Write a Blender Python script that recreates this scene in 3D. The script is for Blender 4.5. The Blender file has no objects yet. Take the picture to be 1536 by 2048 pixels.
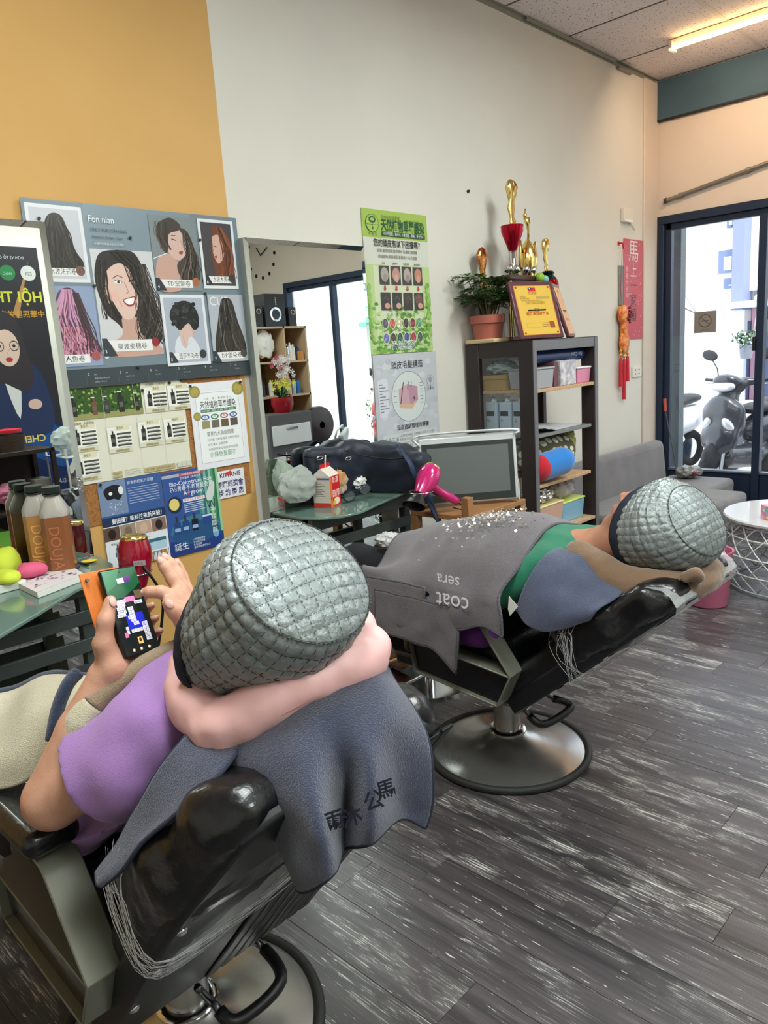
import bpy, bmesh, math, random
import numpy as np
from mathutils import Vector, Matrix, noise
random.seed(7); rng = np.random.default_rng(7)
SC = bpy.context.scene
COL = SC.collection
PI = math.pi

# ------------------------------------------------------------------ camera
YAW, PITCH, ROLL, FPX, EYE = 0.79816568, -0.205264018, -0.0663374137, 1511.63, 1.45
_f = np.array([math.sin(YAW)*math.cos(PITCH), math.cos(YAW)*math.cos(PITCH), math.sin(PITCH)])
_r = np.array([math.cos(YAW), -math.sin(YAW), 0.0]); _u = np.cross(_r, _f)
CR = _r*math.cos(ROLL)+_u*math.sin(ROLL); CU = -_r*math.sin(ROLL)+_u*math.cos(ROLL)
cam_data = bpy.data.cameras.new('camera'); cam = bpy.data.objects.new('camera', cam_data); COL.objects.link(cam)
cam_data.sensor_fit = 'VERTICAL'; cam_data.sensor_height = 36.0; cam_data.lens = FPX/2048*36.0
cam_data.clip_start = 0.05; cam_data.clip_end = 200
cam.matrix_world = Matrix(((CR[0], CU[0], -_f[0], 0), (CR[1], CU[1], -_f[1], 0), (CR[2], CU[2], -_f[2], EYE), (0, 0, 0, 1)))
SC.camera = cam

# ------------------------------------------------------------------ world, sun, big lights, exposure
SC.view_settings.view_transform = 'Standard'; SC.view_settings.look = 'None'
SC.view_settings.gamma = 1.0; SC.view_settings.exposure = 0.0; SC.view_settings.use_curve_mapping = False
w = bpy.data.worlds.new('world'); SC.world = w; w.use_nodes = True
bg = w.node_tree.nodes['Background']; bg.inputs[0].default_value = (0.86, 0.93, 1.0, 1); bg.inputs[1].default_value = 3.2
SC.cycles.max_bounces = 8; SC.cycles.transmission_bounces = 8; SC.cycles.transparent_max_bounces = 12
SC.cycles.caustics_reflective = False; SC.cycles.caustics_refractive = False
SC.cycles.sample_clamp_indirect = 6.0; SC.cycles.use_denoising = True
sd = bpy.data.lights.new('sun', 'SUN'); sd.energy = 4.2; sd.angle = 0.02; sd.color = (1.0, 0.96, 0.9)
sun = bpy.data.objects.new('sun', sd); COL.objects.link(sun); sun.rotation_euler = (math.radians(28), math.radians(-22), 0)
sun.location = (9, 0, 6)
def area(name, loc, rot, sx, sy, energy, color):
    d = bpy.data.lights.new(name, 'AREA'); d.shape = 'RECTANGLE'; d.size = sx; d.size_y = sy; d.energy = energy; d.color = color
    o = bpy.data.objects.new(name, d); COL.objects.link(o); o.location = loc; o.rotation_euler = rot; return o
# ceiling fluorescent fixtures over the room (their lamps give this light)
for (ax, ay) in ((0.6, 0.9), (0.6, -1.4), (3.3, 0.6), (3.3, -1.4)):
    area('ceiling_lamp_light', (ax, ay, 3.2), (0, 0, 0), 0.6, 1.2, 60, (0.93, 1.0, 0.97))
# daylight entering through the glazed front (portal sized lamp just inside the panes)
# ------------------------------------------------------------------ helpers
def lin(c):
    if isinstance(c, str): c = tuple(int(c[i:i+2], 16) for i in (0, 2, 4))
    c = [x/255.0 for x in c]
    return tuple(x/12.92 if x <= 0.04045 else ((x+0.055)/1.055)**2.4 for x in c) + (1.0,)
MATS = {}
def mat(name, col=(200, 200, 200), rough=0.5, metal=0.0, var=None, bump=None, coat=0.0, sheen=0.0, trans=0.0, ior=1.45, alpha=1.0,
        emit=0.0, spec=0.5, sss=0.0, attr=False):
    """var=(scale, amount, second colour or None)   bump=(scale, strength, kind)"""
    if name in MATS: return MATS[name]
    m = bpy.data.materials.new(name); m.use_nodes = True; nt = m.node_tree; N = nt.nodes; L = nt.links
    b = N['Principled BSDF']; c = lin(col)
    b.inputs['Base Color'].default_value = c; b.inputs['Roughness'].default_value = rough; b.inputs['Metallic'].default_value = metal
    b.inputs['IOR'].default_value = ior; b.inputs['Coat Weight'].default_value = coat; b.inputs['Sheen Weight'].default_value = sheen
    b.inputs['Transmission Weight'].default_value = trans; b.inputs['Alpha'].default_value = alpha
    b.inputs['Specular IOR Level'].default_value = spec
    if sss: b.inputs['Subsurface Weight'].default_value = sss; b.inputs['Subsurface Radius'].default_value = (0.02, 0.008, 0.004); b.inputs['Subsurface Scale'].default_value = 0.6
    if emit: b.inputs['Emission Color'].default_value = c; b.inputs['Emission Strength'].default_value = emit
    tc = N.new('ShaderNodeTexCoord')
    if attr:
        a = N.new('ShaderNodeAttribute'); a.attribute_name = 'ink'; L.new(a.outputs['Color'], b.inputs['Base Color'])
        if emit: L.new(a.outputs['Color'], b.inputs['Emission Color'])
    if var:
        n = N.new('ShaderNodeTexNoise'); n.inputs['Scale'].default_value = var[0]; n.inputs['Detail'].default_value = 5
        L.new(tc.outputs['Object'], n.inputs['Vector'])
        r = N.new('ShaderNodeValToRGB'); r.color_ramp.elements[0].position = 0.35; r.color_ramp.elements[1].position = 0.68
        c2 = lin(var[2]) if len(var) > 2 and var[2] is not None else tuple(min(1, x*(1-var[1])) for x in c[:3])+(1,)
        c3 = c if len(var) > 2 and var[2] is not None else tuple(min(1, x*(1+var[1])) for x in c[:3])+(1,)
        r.color_ramp.elements[0].color = c2; r.color_ramp.elements[1].color = c3
        L.new(n.outputs['Fac'], r.inputs['Fac']); L.new(r.outputs['Color'], b.inputs['Base Color'])
    if bump:
        kind = bump[2] if len(bump) > 2 else 'noise'
        if kind == 'voro':
            n2 = N.new('ShaderNodeTexVoronoi'); n2.inputs['Scale'].default_value = bump[0]; out = n2.outputs['Distance']
        else:
            n2 = N.new('ShaderNodeTexNoise'); n2.inputs['Scale'].default_value = bump[0]; n2.inputs['Detail'].default_value = 4; out = n2.outputs['Fac']
        L.new(tc.outputs['Object'], n2.inputs['Vector'])
        bp = N.new('ShaderNodeBump'); bp.inputs['Strength'].default_value = bump[1]; bp.inputs['Distance'].default_value = 0.004
        L.new(out, bp.inputs['Height']); L.new(bp.outputs['Normal'], b.inputs['Normal'])
    MATS[name] = m; return m
WM = {}                                    # world matrices of the roots
def wmat(o):
    m = Matrix.Translation(o.location) @ o.rotation_euler.to_matrix().to_4x4()
    return wmat(o.parent) @ m if o.parent else m
def thing(name, label, cat, loc, rotz=0, group=None):
    o = bpy.data.objects.new(name, None); COL.objects.link(o); o.location = loc; o.rotation_euler = (0, 0, rotz)
    o.empty_display_size = 0.05; o['label'] = label; o['category'] = cat
    if group: o['group'] = group
    return o
def tag(o, label=None, cat=None, group=None, kind=None):
    if label: o['label'] = label
    if cat: o['category'] = cat
    if group: o['group'] = group
    if kind: o['kind'] = kind
    return o
def dup(o, loc=None, rotz=None, label=None, group=None, parent=None):
    c = o.copy(); COL.objects.link(c)
    if parent: c.parent = parent
    if loc is not None: c.location = loc
    if rotz is not None: c.rotation_euler = (0, 0, rotz)
    if label: c['label'] = label
    if group: c['group'] = group
    for ch in list(KIDS.get(o.name, [])): dup(ch, parent=c)
    return c
KIDS = {}
def basis(d):
    d = Vector(d).normalized(); a = Vector((0, 0, 1)) if abs(d.z) < 0.9 else Vector((1, 0, 0))
    x = d.cross(a).normalized(); return x, d.cross(x).normalized(), d
def rotm(rx=0, ry=0, rz=0):
    return Matrix.Rotation(rz, 3, 'Z') @ Matrix.Rotation(ry, 3, 'Y') @ Matrix.Rotation(rx, 3, 'X')
class MB:
    def __init__(s): s.v = []; s.f = []; s.m = []; s.c = []; s.cm = 0; s.cc = (1, 1, 1, 1)
    def add(s, vs, fs):
        b = len(s.v); s.v.extend([tuple(p) for p in vs]); s.f.extend([tuple(b+i for i in f) for f in fs])
        s.m.extend([s.cm]*len(fs)); s.c.extend([s.cc]*len(fs)); return s
    def box(s, c, size, R=None):
        hx, hy, hz = [q/2 for q in size]; c = Vector(c); R = R or Matrix.Identity(3)
        vs = [c + R @ Vector((x*hx, y*hy, z*hz)) for x in (-1, 1) for y in (-1, 1) for z in (-1, 1)]
        return s.add(vs, [(0, 1, 3, 2), (4, 6, 7, 5), (0, 4, 5, 1), (2, 3, 7, 6), (0, 2, 6, 4), (1, 5, 7, 3)])
    def b2(s, x0, x1, y0, y1, z0, z1): return s.box(((x0+x1)/2, (y0+y1)/2, (z0+z1)/2), (x1-x0, y1-y0, z1-z0))
    def cyl(s, p0, p1, r0, r1=None, n=16, cap=True):
        r1 = r0 if r1 is None else r1; p0 = Vector(p0); p1 = Vector(p1); x, y, _ = basis(p1-p0); vs = []
        for p, r in ((p0, r0), (p1, r1)):
            for i in range(n):
                a = 2*PI*i/n; vs.append(p + x*(r*math.cos(a)) + y*(r*math.sin(a)))
        fs = [(i, (i+1) % n, n+(i+1) % n, n+i) for i in range(n)]
        if cap: fs += [tuple(range(n-1, -1, -1)), tuple(range(n, 2*n))]
        return s.add(vs, fs)
    def tube(s, path, r, n=8, closed=False, cap=True, flat=1.0):
        P = [Vector(p) for p in path]; k = len(P); rr = r if hasattr(r, '__len__') else [r]*k; vs = []; prev = None
        for i, p in enumerate(P):
            a = P[(i-1) % k] if (closed or i > 0) else p; b = P[(i+1) % k] if (closed or i < k-1) else p
            d = (b-a).normalized()
            if prev is None: x, y, _ = basis(d)
            else: x = (prev - d*prev.dot(d)).normalized(); y = d.cross(x)
            prev = x
            for j in range(n):
                t = 2*PI*j/n; vs.append(p + x*(rr[i]*math.cos(t)) + y*(rr[i]*flat*math.sin(t)))
        fs = []
        for i in range(k if closed else k-1):
            for j in range(n):
                fs.append((i*n+j, i*n+(j+1) % n, ((i+1) % k)*n+(j+1) % n, ((i+1) % k)*n+j))
        if cap and not closed: fs += [tuple(range(n-1, -1, -1)), tuple((k-1)*n+j for j in range(n))]
        return s.add(vs, fs)
    def lathe(s, prof, c=(0, 0, 0), n=32, axis=(0, 0, 1), sx=1.0, sy=1.0):
        c = Vector(c); d = Vector(axis).normalized()
        if abs(d.z) > 0.999: x, y = Vector((1, 0, 0)), Vector((0, 1, 0))
        else: x, y, _ = basis(d)
        vs = []
        for r, h in prof:
            for i in range(n):
                a = 2*PI*i/n; vs.append(c + d*h + x*(r*sx*math.cos(a)) + y*(r*sy*math.sin(a)))
        k = len(prof); fs = [(i*n+j, i*n+(j+1) % n, (i+1)*n+(j+1) % n, (i+1)*n+j) for i in range(k-1) for j in range(n)]
        if prof[0][0] > 1e-5: fs.append(tuple(range(n-1, -1, -1)))
        if prof[-1][0] > 1e-5: fs.append(tuple((k-1)*n+j for j in range(n)))
        return s.add(vs, fs)
    def sph(s, c, r, n=12, R=None):
        c = Vector(c); r = (r, r, r) if not hasattr(r, '__len__') else r; R = R or Matrix.Identity(3); m = max(4, n//2); vs = []
        for i in range(m+1):
            t = PI*i/m
            for j in range(n):
                a = 2*PI*j/n; vs.append(c + R @ Vector((r[0]*math.sin(t)*math.cos(a), r[1]*math.sin(t)*math.sin(a), r[2]*math.cos(t))))
        return s.add(vs, [(i*n+j, (i+1)*n+j, (i+1)*n+(j+1) % n, i*n+(j+1) % n) for i in range(m) for j in range(n)])
    def prism(s, poly, a, b, axis='x'):
        """poly of 2d points extruded along axis from a to b; for x: (y,z); y: (x,z); z: (x,y)"""
        def P(p, t): return {'x': (t, p[0], p[1]), 'y': (p[0], t, p[1]), 'z': (p[0], p[1], t)}[axis]
        n = len(poly); vs = [P(p, a) for p in poly] + [P(p, b) for p in poly]
        return s.add(vs, [(i, (i+1) % n, n+(i+1) % n, n+i) for i in range(n)] + [tuple(range(n-1, -1, -1)), tuple(range(n, 2*n))])
    def band(s, pts, a, b, t, axis='x'):
        """flat strip following 2d pts (list) of thickness t, from a to b on axis"""
        P = [Vector(p) for p in pts]; up = []; dn = []
        for i, p in enumerate(P):
            d = (P[min(i+1, len(P)-1)] - P[max(i-1, 0)]).normalized(); nn = Vector((-d.y, d.x)); up.append(p+nn*t/2); dn.append(p-nn*t/2)
        return s.prism([tuple(q) for q in up + dn[::-1]], a, b, axis)
    def grid(s, G, closed_u=False, closed_v=False):
        nu = len(G); nv = len(G[0]); vs = [tuple(G[i][j]) for i in range(nu) for j in range(nv)]; fs = []
        for i in range(nu if closed_u else nu-1):
            for j in range(nv if closed_v else nv-1):
                fs.append((i*nv+j, ((i+1) % nu)*nv+j, ((i+1) % nu)*nv+(j+1) % nv, i*nv+(j+1) % nv))
        return s.add(vs, fs)
    def build(s, name, mats, parent=None, smooth=None, bevel=0, seg=2, weld=False, sub=0, solid=0, local=False, wn=False):
        """vertices are in world space; smooth = auto smooth angle in degrees or True"""
        me = bpy.data.meshes.new(name); V = np.array(s.v, dtype=float).reshape(-1, 3)
        if parent is not None and not local:
            Mi = np.array(wmat(parent).inverted()); V = V @ Mi[:3, :3].T + Mi[:3, 3]; off = (0, 0, 0)
        elif parent is not None: off = (0, 0, 0)
        else:
            off = ((V[:, 0].min()+V[:, 0].max())/2, (V[:, 1].min()+V[:, 1].max())/2, V[:, 2].min()); V = V - np.array(off)
        me.from_pydata(V.tolist(), [], s.f)
        mats = mats if isinstance(mats, (list, tuple)) else [mats]
        for m in mats: me.materials.append(m)
        me.polygons.foreach_set('material_index', s.m)
        if any(c != (1, 1, 1, 1) for c in s.c):
            at = me.color_attributes.new('ink', 'FLOAT_COLOR', 'CORNER'); buf = []
            for p, c in zip(me.polygons, s.c): buf.extend(list(c)*len(p.vertices))
            at.data.foreach_set('color', buf)
        bm = bmesh.new(); bm.from_mesh(me)
        if weld: bmesh.ops.remove_doubles(bm, verts=bm.verts, dist=1e-5)
        if not any(c != (1, 1, 1, 1) for c in s.c): bmesh.ops.recalc_face_normals(bm, faces=bm.faces)
        bm.to_mesh(me); bm.free()
        o = bpy.data.objects.new(name, me); COL.objects.link(o); o.location = off
        if parent is not None: o.parent = parent; KIDS.setdefault(parent.name, []).append(o)
        if smooth:
            me.shade_smooth() if smooth is True else me.set_sharp_from_angle(angle=math.radians(smooth)) if False else None
            for p in me.polygons: p.use_smooth = True
            if smooth is not True: me.set_sharp_from_angle(angle=math.radians(smooth))
        if bevel:
            md = o.modifiers.new('bevel', 'BEVEL'); md.width = bevel; md.segments = seg; md.limit_method = 'ANGLE'; md.angle_limit = math.radians(40); md.harden_normals = False
            if not smooth:
                for p in me.polygons: p.use_smooth = True
                me.set_sharp_from_angle(angle=math.radians(38))
        if solid: md = o.modifiers.new('solid', 'SOLIDIFY'); md.thickness = solid; md.offset = 0
        if sub: md = o.modifiers.new('sub', 'SUBSURF'); md.levels = sub; md.render_levels = sub
        return o
def struct(mb, name, m, parent=None, **k):
    o = mb.build(name, m, parent, **k)
    if parent is None: o['kind'] = 'structure'
    return o
# ---- smooth catmull-rom helpers
def crom(P, n):
    P = np.array(P, float); k = len(P); Q = np.vstack([2*P[0]-P[1], P, 2*P[-1]-P[-2]]); out = []
    for i in range(k-1):
        p0, p1, p2, p3 = Q[i], Q[i+1], Q[i+2], Q[i+3]
        for t in np.linspace(0, 1, n, endpoint=(i == k-2)) if n > 1 else [0]:
            out.append(0.5*((2*p1)+(-p0+p2)*t+(2*p0-5*p1+4*p2-p3)*t*t+(-p0+3*p1-3*p2+p3)*t**3))
    return np.array(out)
def cgrid(G, nu, nv):
    G = np.array(G, float); A = np.array([crom(row, nv) for row in G]); B = np.array([crom(A[:, j], nu) for j in range(A.shape[1])])
    return np.transpose(B, (1, 0, 2))
def nz(p, s=1.0, seed=0.0): return noise.noise(Vector((p[0]*s+seed, p[1]*s-seed, p[2]*s+seed*0.5)))
def at(px, py, x=None, y=None, z=None, t=None):
    """the world point that lies on the photograph's pixel and on the given plane or distance"""
    d = CR*(px-768)/FPX - CU*(py-1024)/FPX + _f; c = np.array([0, 0, EYE])
    if x is not None: t = x/d[0]
    if y is not None: t = y/d[1]
    if z is not None: t = (z-EYE)/d[2]
    return Vector(c + d*t)
# ---- signed distance shapes -> one continuous surface
def sdf_mesh(prims, vox, k=0.02, cut=None, warp=None):
    lo = np.array([1e9]*3); hi = -lo
    for p in prims:
        if p[0] == 'cone':
            for q, r in ((p[1], p[3]), (p[2], p[4])): lo = np.minimum(lo, np.array(q)-r); hi = np.maximum(hi, np.array(q)+r)
        else:
            r = max(p[2])*(1.45 if p[0] == 'box' else 1); lo = np.minimum(lo, np.array(p[1])-r); hi = np.maximum(hi, np.array(p[1])+r)
    lo -= vox*3; hi += vox*3; n = np.ceil((hi-lo)/vox).astype(int)+1
    ax = [lo[i]+vox*np.arange(n[i]) for i in range(3)]
    X, Y, Z = np.meshgrid(*ax, indexing='ij'); X = X.astype(np.float32); Y = Y.astype(np.float32); Z = Z.astype(np.float32); D = np.full(X.shape, 9.0, np.float32)
    for p in prims:
        kk = k; sub = False
        if isinstance(p[-1], str): sub = True; p = p[:-1]
        # work only near the primitive
        if p[0] == 'cone': pl = np.minimum(np.array(p[1])-p[3], np.array(p[2])-p[4]); ph = np.maximum(np.array(p[1])+p[3], np.array(p[2])+p[4])
        else: q_ = max(p[2])*(1.45 if p[0] == 'box' else 1); pl = np.array(p[1])-q_; ph = np.array(p[1])+q_
        i0 = np.maximum(0, ((pl-k*2-2*vox-lo)/vox).astype(int)); i1 = np.minimum(n, ((ph+k*2+2*vox-lo)/vox).astype(int)+2)
        sl = tuple(slice(a, b) for a, b in zip(i0, i1)); x, y, z = X[sl], Y[sl], Z[sl]
        if p[0] == 'cone':
            a = np.array(p[1]); b = np.array(p[2]); ba = b-a; L2 = max(float(ba@ba), 1e-9)
            h = np.clip(((x-a[0])*ba[0]+(y-a[1])*ba[1]+(z-a[2])*ba[2])/L2, 0, 1)
            d = np.sqrt((x-a[0]-h*ba[0])**2+(y-a[1]-h*ba[1])**2+(z-a[2]-h*ba[2])**2)-(p[3]+h*(p[4]-p[3]))
        elif p[0] == 'box':
            c = p[1]; r = p[2]; R = np.array(p[3]); rd = p[4]; dx, dy, dz = x-c[0], y-c[1], z-c[2]; q = []
            for a_ in range(3): q.append(np.abs(R[0, a_]*dx+R[1, a_]*dy+R[2, a_]*dz)-(r[a_]-rd))
            d = np.sqrt(sum(np.maximum(v_, 0)**2 for v_ in q))+np.minimum(np.maximum(np.maximum(q[0], q[1]), q[2]), 0)-rd
        else:
            c = p[1]; r = p[2]; R = np.array(p[3]) if len(p) > 3 else np.eye(3)
            dx, dy, dz = x-c[0], y-c[1], z-c[2]
            u = (R[0, 0]*dx+R[1, 0]*dy+R[2, 0]*dz)/r[0]; v = (R[0, 1]*dx+R[1, 1]*dy+R[2, 1]*dz)/r[1]; w_ = (R[0, 2]*dx+R[1, 2]*dy+R[2, 2]*dz)/r[2]
            q = np.sqrt(u*u+v*v+w_*w_); g = np.sqrt((u/r[0])**2+(v/r[1])**2+(w_/r[2])**2)+1e-6; d = q*(q-1)/g
        cur = D[sl]
        if sub: h = np.clip(0.5-0.5*(cur+d)/kk, 0, 1); D[sl] = cur*(1-h)-d*h+kk*h*(1-h)
        else: h = np.clip(0.5+0.5*(cur-d)/kk, 0, 1); D[sl] = cur*(1-h)+d*h-kk*h*(1-h)
    if cut is not None: D = np.maximum(D, cut(X, Y, Z))
    S = D < 0; nx, ny, nz_ = S.shape
    cs = S[:-1, :-1, :-1].astype(np.int8)
    tot = sum(S[i:nx-1+i, j:ny-1+j, l:nz_-1+l].astype(np.int8) for i in (0, 1) for j in (0, 1) for l in (0, 1))
    act = (tot > 0) & (tot < 8); idx = -np.ones(act.shape, int); ids = np.argwhere(act); idx[act] = np.arange(len(ids))
    acc = np.zeros((len(ids), 3)); cnt = np.zeros(len(ids))
    cor = [(i, j, l) for i in (0, 1) for j in (0, 1) for l in (0, 1)]
    for a in cor:
        for b in cor:
            if sum(abs(a[q]-b[q]) for q in range(3)) == 1 and a < b:
                da = D[ids[:, 0]+a[0], ids[:, 1]+a[1], ids[:, 2]+a[2]]; db = D[ids[:, 0]+b[0], ids[:, 1]+b[1], ids[:, 2]+b[2]]
                m = (da < 0) != (db < 0); t = np.where(m, da/np.where(m, da-db, 1), 0)
                pt = np.array(a)+t[:, None]*(np.array(b)-np.array(a)); acc[m] += pt[m]; cnt[m] += 1
    V = lo+vox*(ids+acc/cnt[:, None]); F = []
    for axn in range(3):
        o1, o2 = [q for q in range(3) if q != axn]; e = [0, 0, 0]; e[axn] = 1
        A = S[:nx-e[0], :ny-e[1], :nz_-e[2]]; B = S[e[0]:, e[1]:, e[2]:]; ed = np.argwhere(A != B)
        ed = ed[(ed[:, o1] > 0) & (ed[:, o2] > 0) & (ed[:, o1] < act.shape[o1]) & (ed[:, o2] < act.shape[o2])]
        flip = S[ed[:, 0], ed[:, 1], ed[:, 2]]; q = []
        for d1, d2 in ((0, 0), (-1, 0), (-1, -1), (0, -1)):
            c = ed.copy(); c[:, o1] += d1; c[:, o2] += d2; q.append(idx[c[:, 0], c[:, 1], c[:, 2]])
        q = np.stack(q, 1); ff = flip if axn != 1 else ~flip; q[~ff] = q[~ff][:, ::-1]; F.append(q)
    F = np.concatenate(F); F = F[(F >= 0).all(1)]
    return V, F
def relax(V, F, it=2, w=0.5):
    V = V.copy(); E = np.concatenate([F[:, [0, 1]], F[:, [1, 2]], F[:, [2, 3]], F[:, [3, 0]]]); n = len(V)
    for _ in range(it):
        s = np.zeros_like(V); c = np.zeros(n); np.add.at(s, E[:, 0], V[E[:, 1]]); np.add.at(c, E[:, 0], 1); np.add.at(s, E[:, 1], V[E[:, 0]]); np.add.at(c, E[:, 1], 1)
        V = V*(1-w)+w*s/np.maximum(c, 1)[:, None]
    return V
def blob(name, prims, vox, m, parent=None, k=0.02, cut=None, it=2, fn=None, mfn=None, **kw):
    V, F = sdf_mesh(prims, vox, k, cut); V = relax(V, F, it)
    if fn: V = fn(V, F)
    mb = MB(); mb.v = V.tolist(); mb.f = [tuple(int(i) for i in f) for f in F]; mb.c = [(1, 1, 1, 1)]*len(F)
    if mfn: cen = V[F].mean(1); mb.m = [int(i) for i in mfn(cen)]
    else: mb.m = [0]*len(F)
    return mb.build(name, m, parent, smooth=True, **kw)
def vnormals(V, F):
    n = np.cross(V[F[:, 2]]-V[F[:, 0]], V[F[:, 3]]-V[F[:, 1]]); N = np.zeros_like(V)
    for i in range(4): np.add.at(N, F[:, i], n)
    return N/(np.linalg.norm(N, axis=1)[:, None]+1e-12)
# ---- flat print: coloured outlines and lettering on one thin sheet
TXT = {}
def text_mesh(s, res=1, bold=0.0):
    if s.isascii(): res = 3
    key = (s, res, bold)
    if key in TXT: return TXT[key]
    cu = bpy.data.curves.new('t', 'FONT'); cu.body = s; cu.size = 1.0; cu.resolution_u = res; cu.fill_mode = 'FRONT'; cu.offset = bold
    ob = bpy.data.objects.new('t', cu); me = ob.to_mesh(); me.calc_loop_triangles() if False else None
    vs = [tuple(v.co) for v in me.vertices]; fs = [tuple(p.vertices) for p in me.polygons]; ob.to_mesh_clear()
    bpy.data.objects.remove(ob); bpy.data.curves.remove(cu); TXT[key] = (vs, fs); return TXT[key]
class Print:
    """draws on a rectangle: origin O (lower left), axes U (right), V (up), normal N, size w x h in metres; coordinates 0..1"""
    def __init__(s, O, U, V, w, h, lift=0.0006, aspect=True):
        s.O = Vector(O); s.U = Vector(U).normalized(); s.V = Vector(V).normalized(); s.N = s.U.cross(s.V); s.w = w; s.h = h; s.mb = MB(); s.z = lift; s.dz = 0.000012
        s.warp = None
    def P(s, u, v):
        z = s.z + (s.warp(u, v) if s.warp else 0)
        return s.O + s.U*(u*s.w) + s.V*(v*s.h) + s.N*z
    def poly(s, pts, col):
        s.z += s.dz; s.mb.cc = lin(col); s.mb.add([s.P(*p) for p in pts], [tuple(range(len(pts)))]); return s
    def rect(s, u0, v0, u1, v1, col): return s.poly([(u0, v0), (u1, v0), (u1, v1), (u0, v1)], col)
    def ell(s, u, v, ru, rv, col, n=16, a0=0, a1=2*PI):
        return s.poly([(u+ru*math.cos(a0+(a1-a0)*i/n), v+rv*math.sin(a0+(a1-a0)*i/n)) for i in range(n if a1-a0 > 6.28 else n+1)], col)
    def blobp(s, pts, col, n=4):
        P = np.array(list(pts)+[pts[0], pts[1], pts[2]], float); out = []
        for i in range(len(pts)):
            p0, p1, p2, p3 = [np.array(pts[(i+q) % len(pts)], float) for q in (-1, 0, 1, 2)]
            for t in np.linspace(0, 1, n, endpoint=False): out.append(0.5*((2*p1)+(-p0+p2)*t+(2*p0-5*p1+4*p2-p3)*t*t+(-p0+3*p1-3*p2+p3)*t**3))
        return s.poly([tuple(o) for o in out], col)
    def line(s, pts, wd, col):
        P = [Vector((p[0]*s.w, p[1]*s.h)) for p in pts]; s.z += s.dz; s.mb.cc = lin(col)
        for a, b in zip(P[:-1], P[1:]):
            d = (b-a); n = Vector((-d.y, d.x)).normalized()*wd/2
            s.mb.add([s.P(q.x/s.w, q.y/s.h) for q in (a-n, b-n, b+n, a+n)], [(0, 1, 2, 3)])
        return s
    def text(s, u, v, t, hgt, col, align='l', maxw=None, res=1, bold=0.0, vert=False, sx=1.0):
        """hgt: letter size in metres, at lower left (u, v)"""
        if vert:
            for i, ch in enumerate(t): s.text(u, v-i*hgt*1.12/s.h, ch, hgt, col, align, res=res, bold=bold)
            return s
        vs, fs = text_mesh(t, res, bold)
        if not vs: return s
        x0 = min(p[0] for p in vs); x1 = max(p[0] for p in vs); wd = (x1-x0)*hgt*sx; k = 1.0
        if maxw and wd > maxw*s.w: k = maxw*s.w/wd
        ox = {'l': 0, 'c': -wd*k/2, 'r': -wd*k}[align]; s.z += s.dz; s.mb.cc = lin(col)
        s.mb.add([s.P(u+(ox+(p[0]-x0)*hgt*k*sx)/s.w, v+p[1]*hgt/s.h) for p in vs], fs); return s
    def build(s, name, m, parent=None, **k): return s.mb.build(name, m, parent, **k)
INK = mat('printed_ink', rough=0.45, attr=True)
INKG = mat('printed_ink_gloss', rough=0.22, coat=0.3, attr=True)
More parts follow.
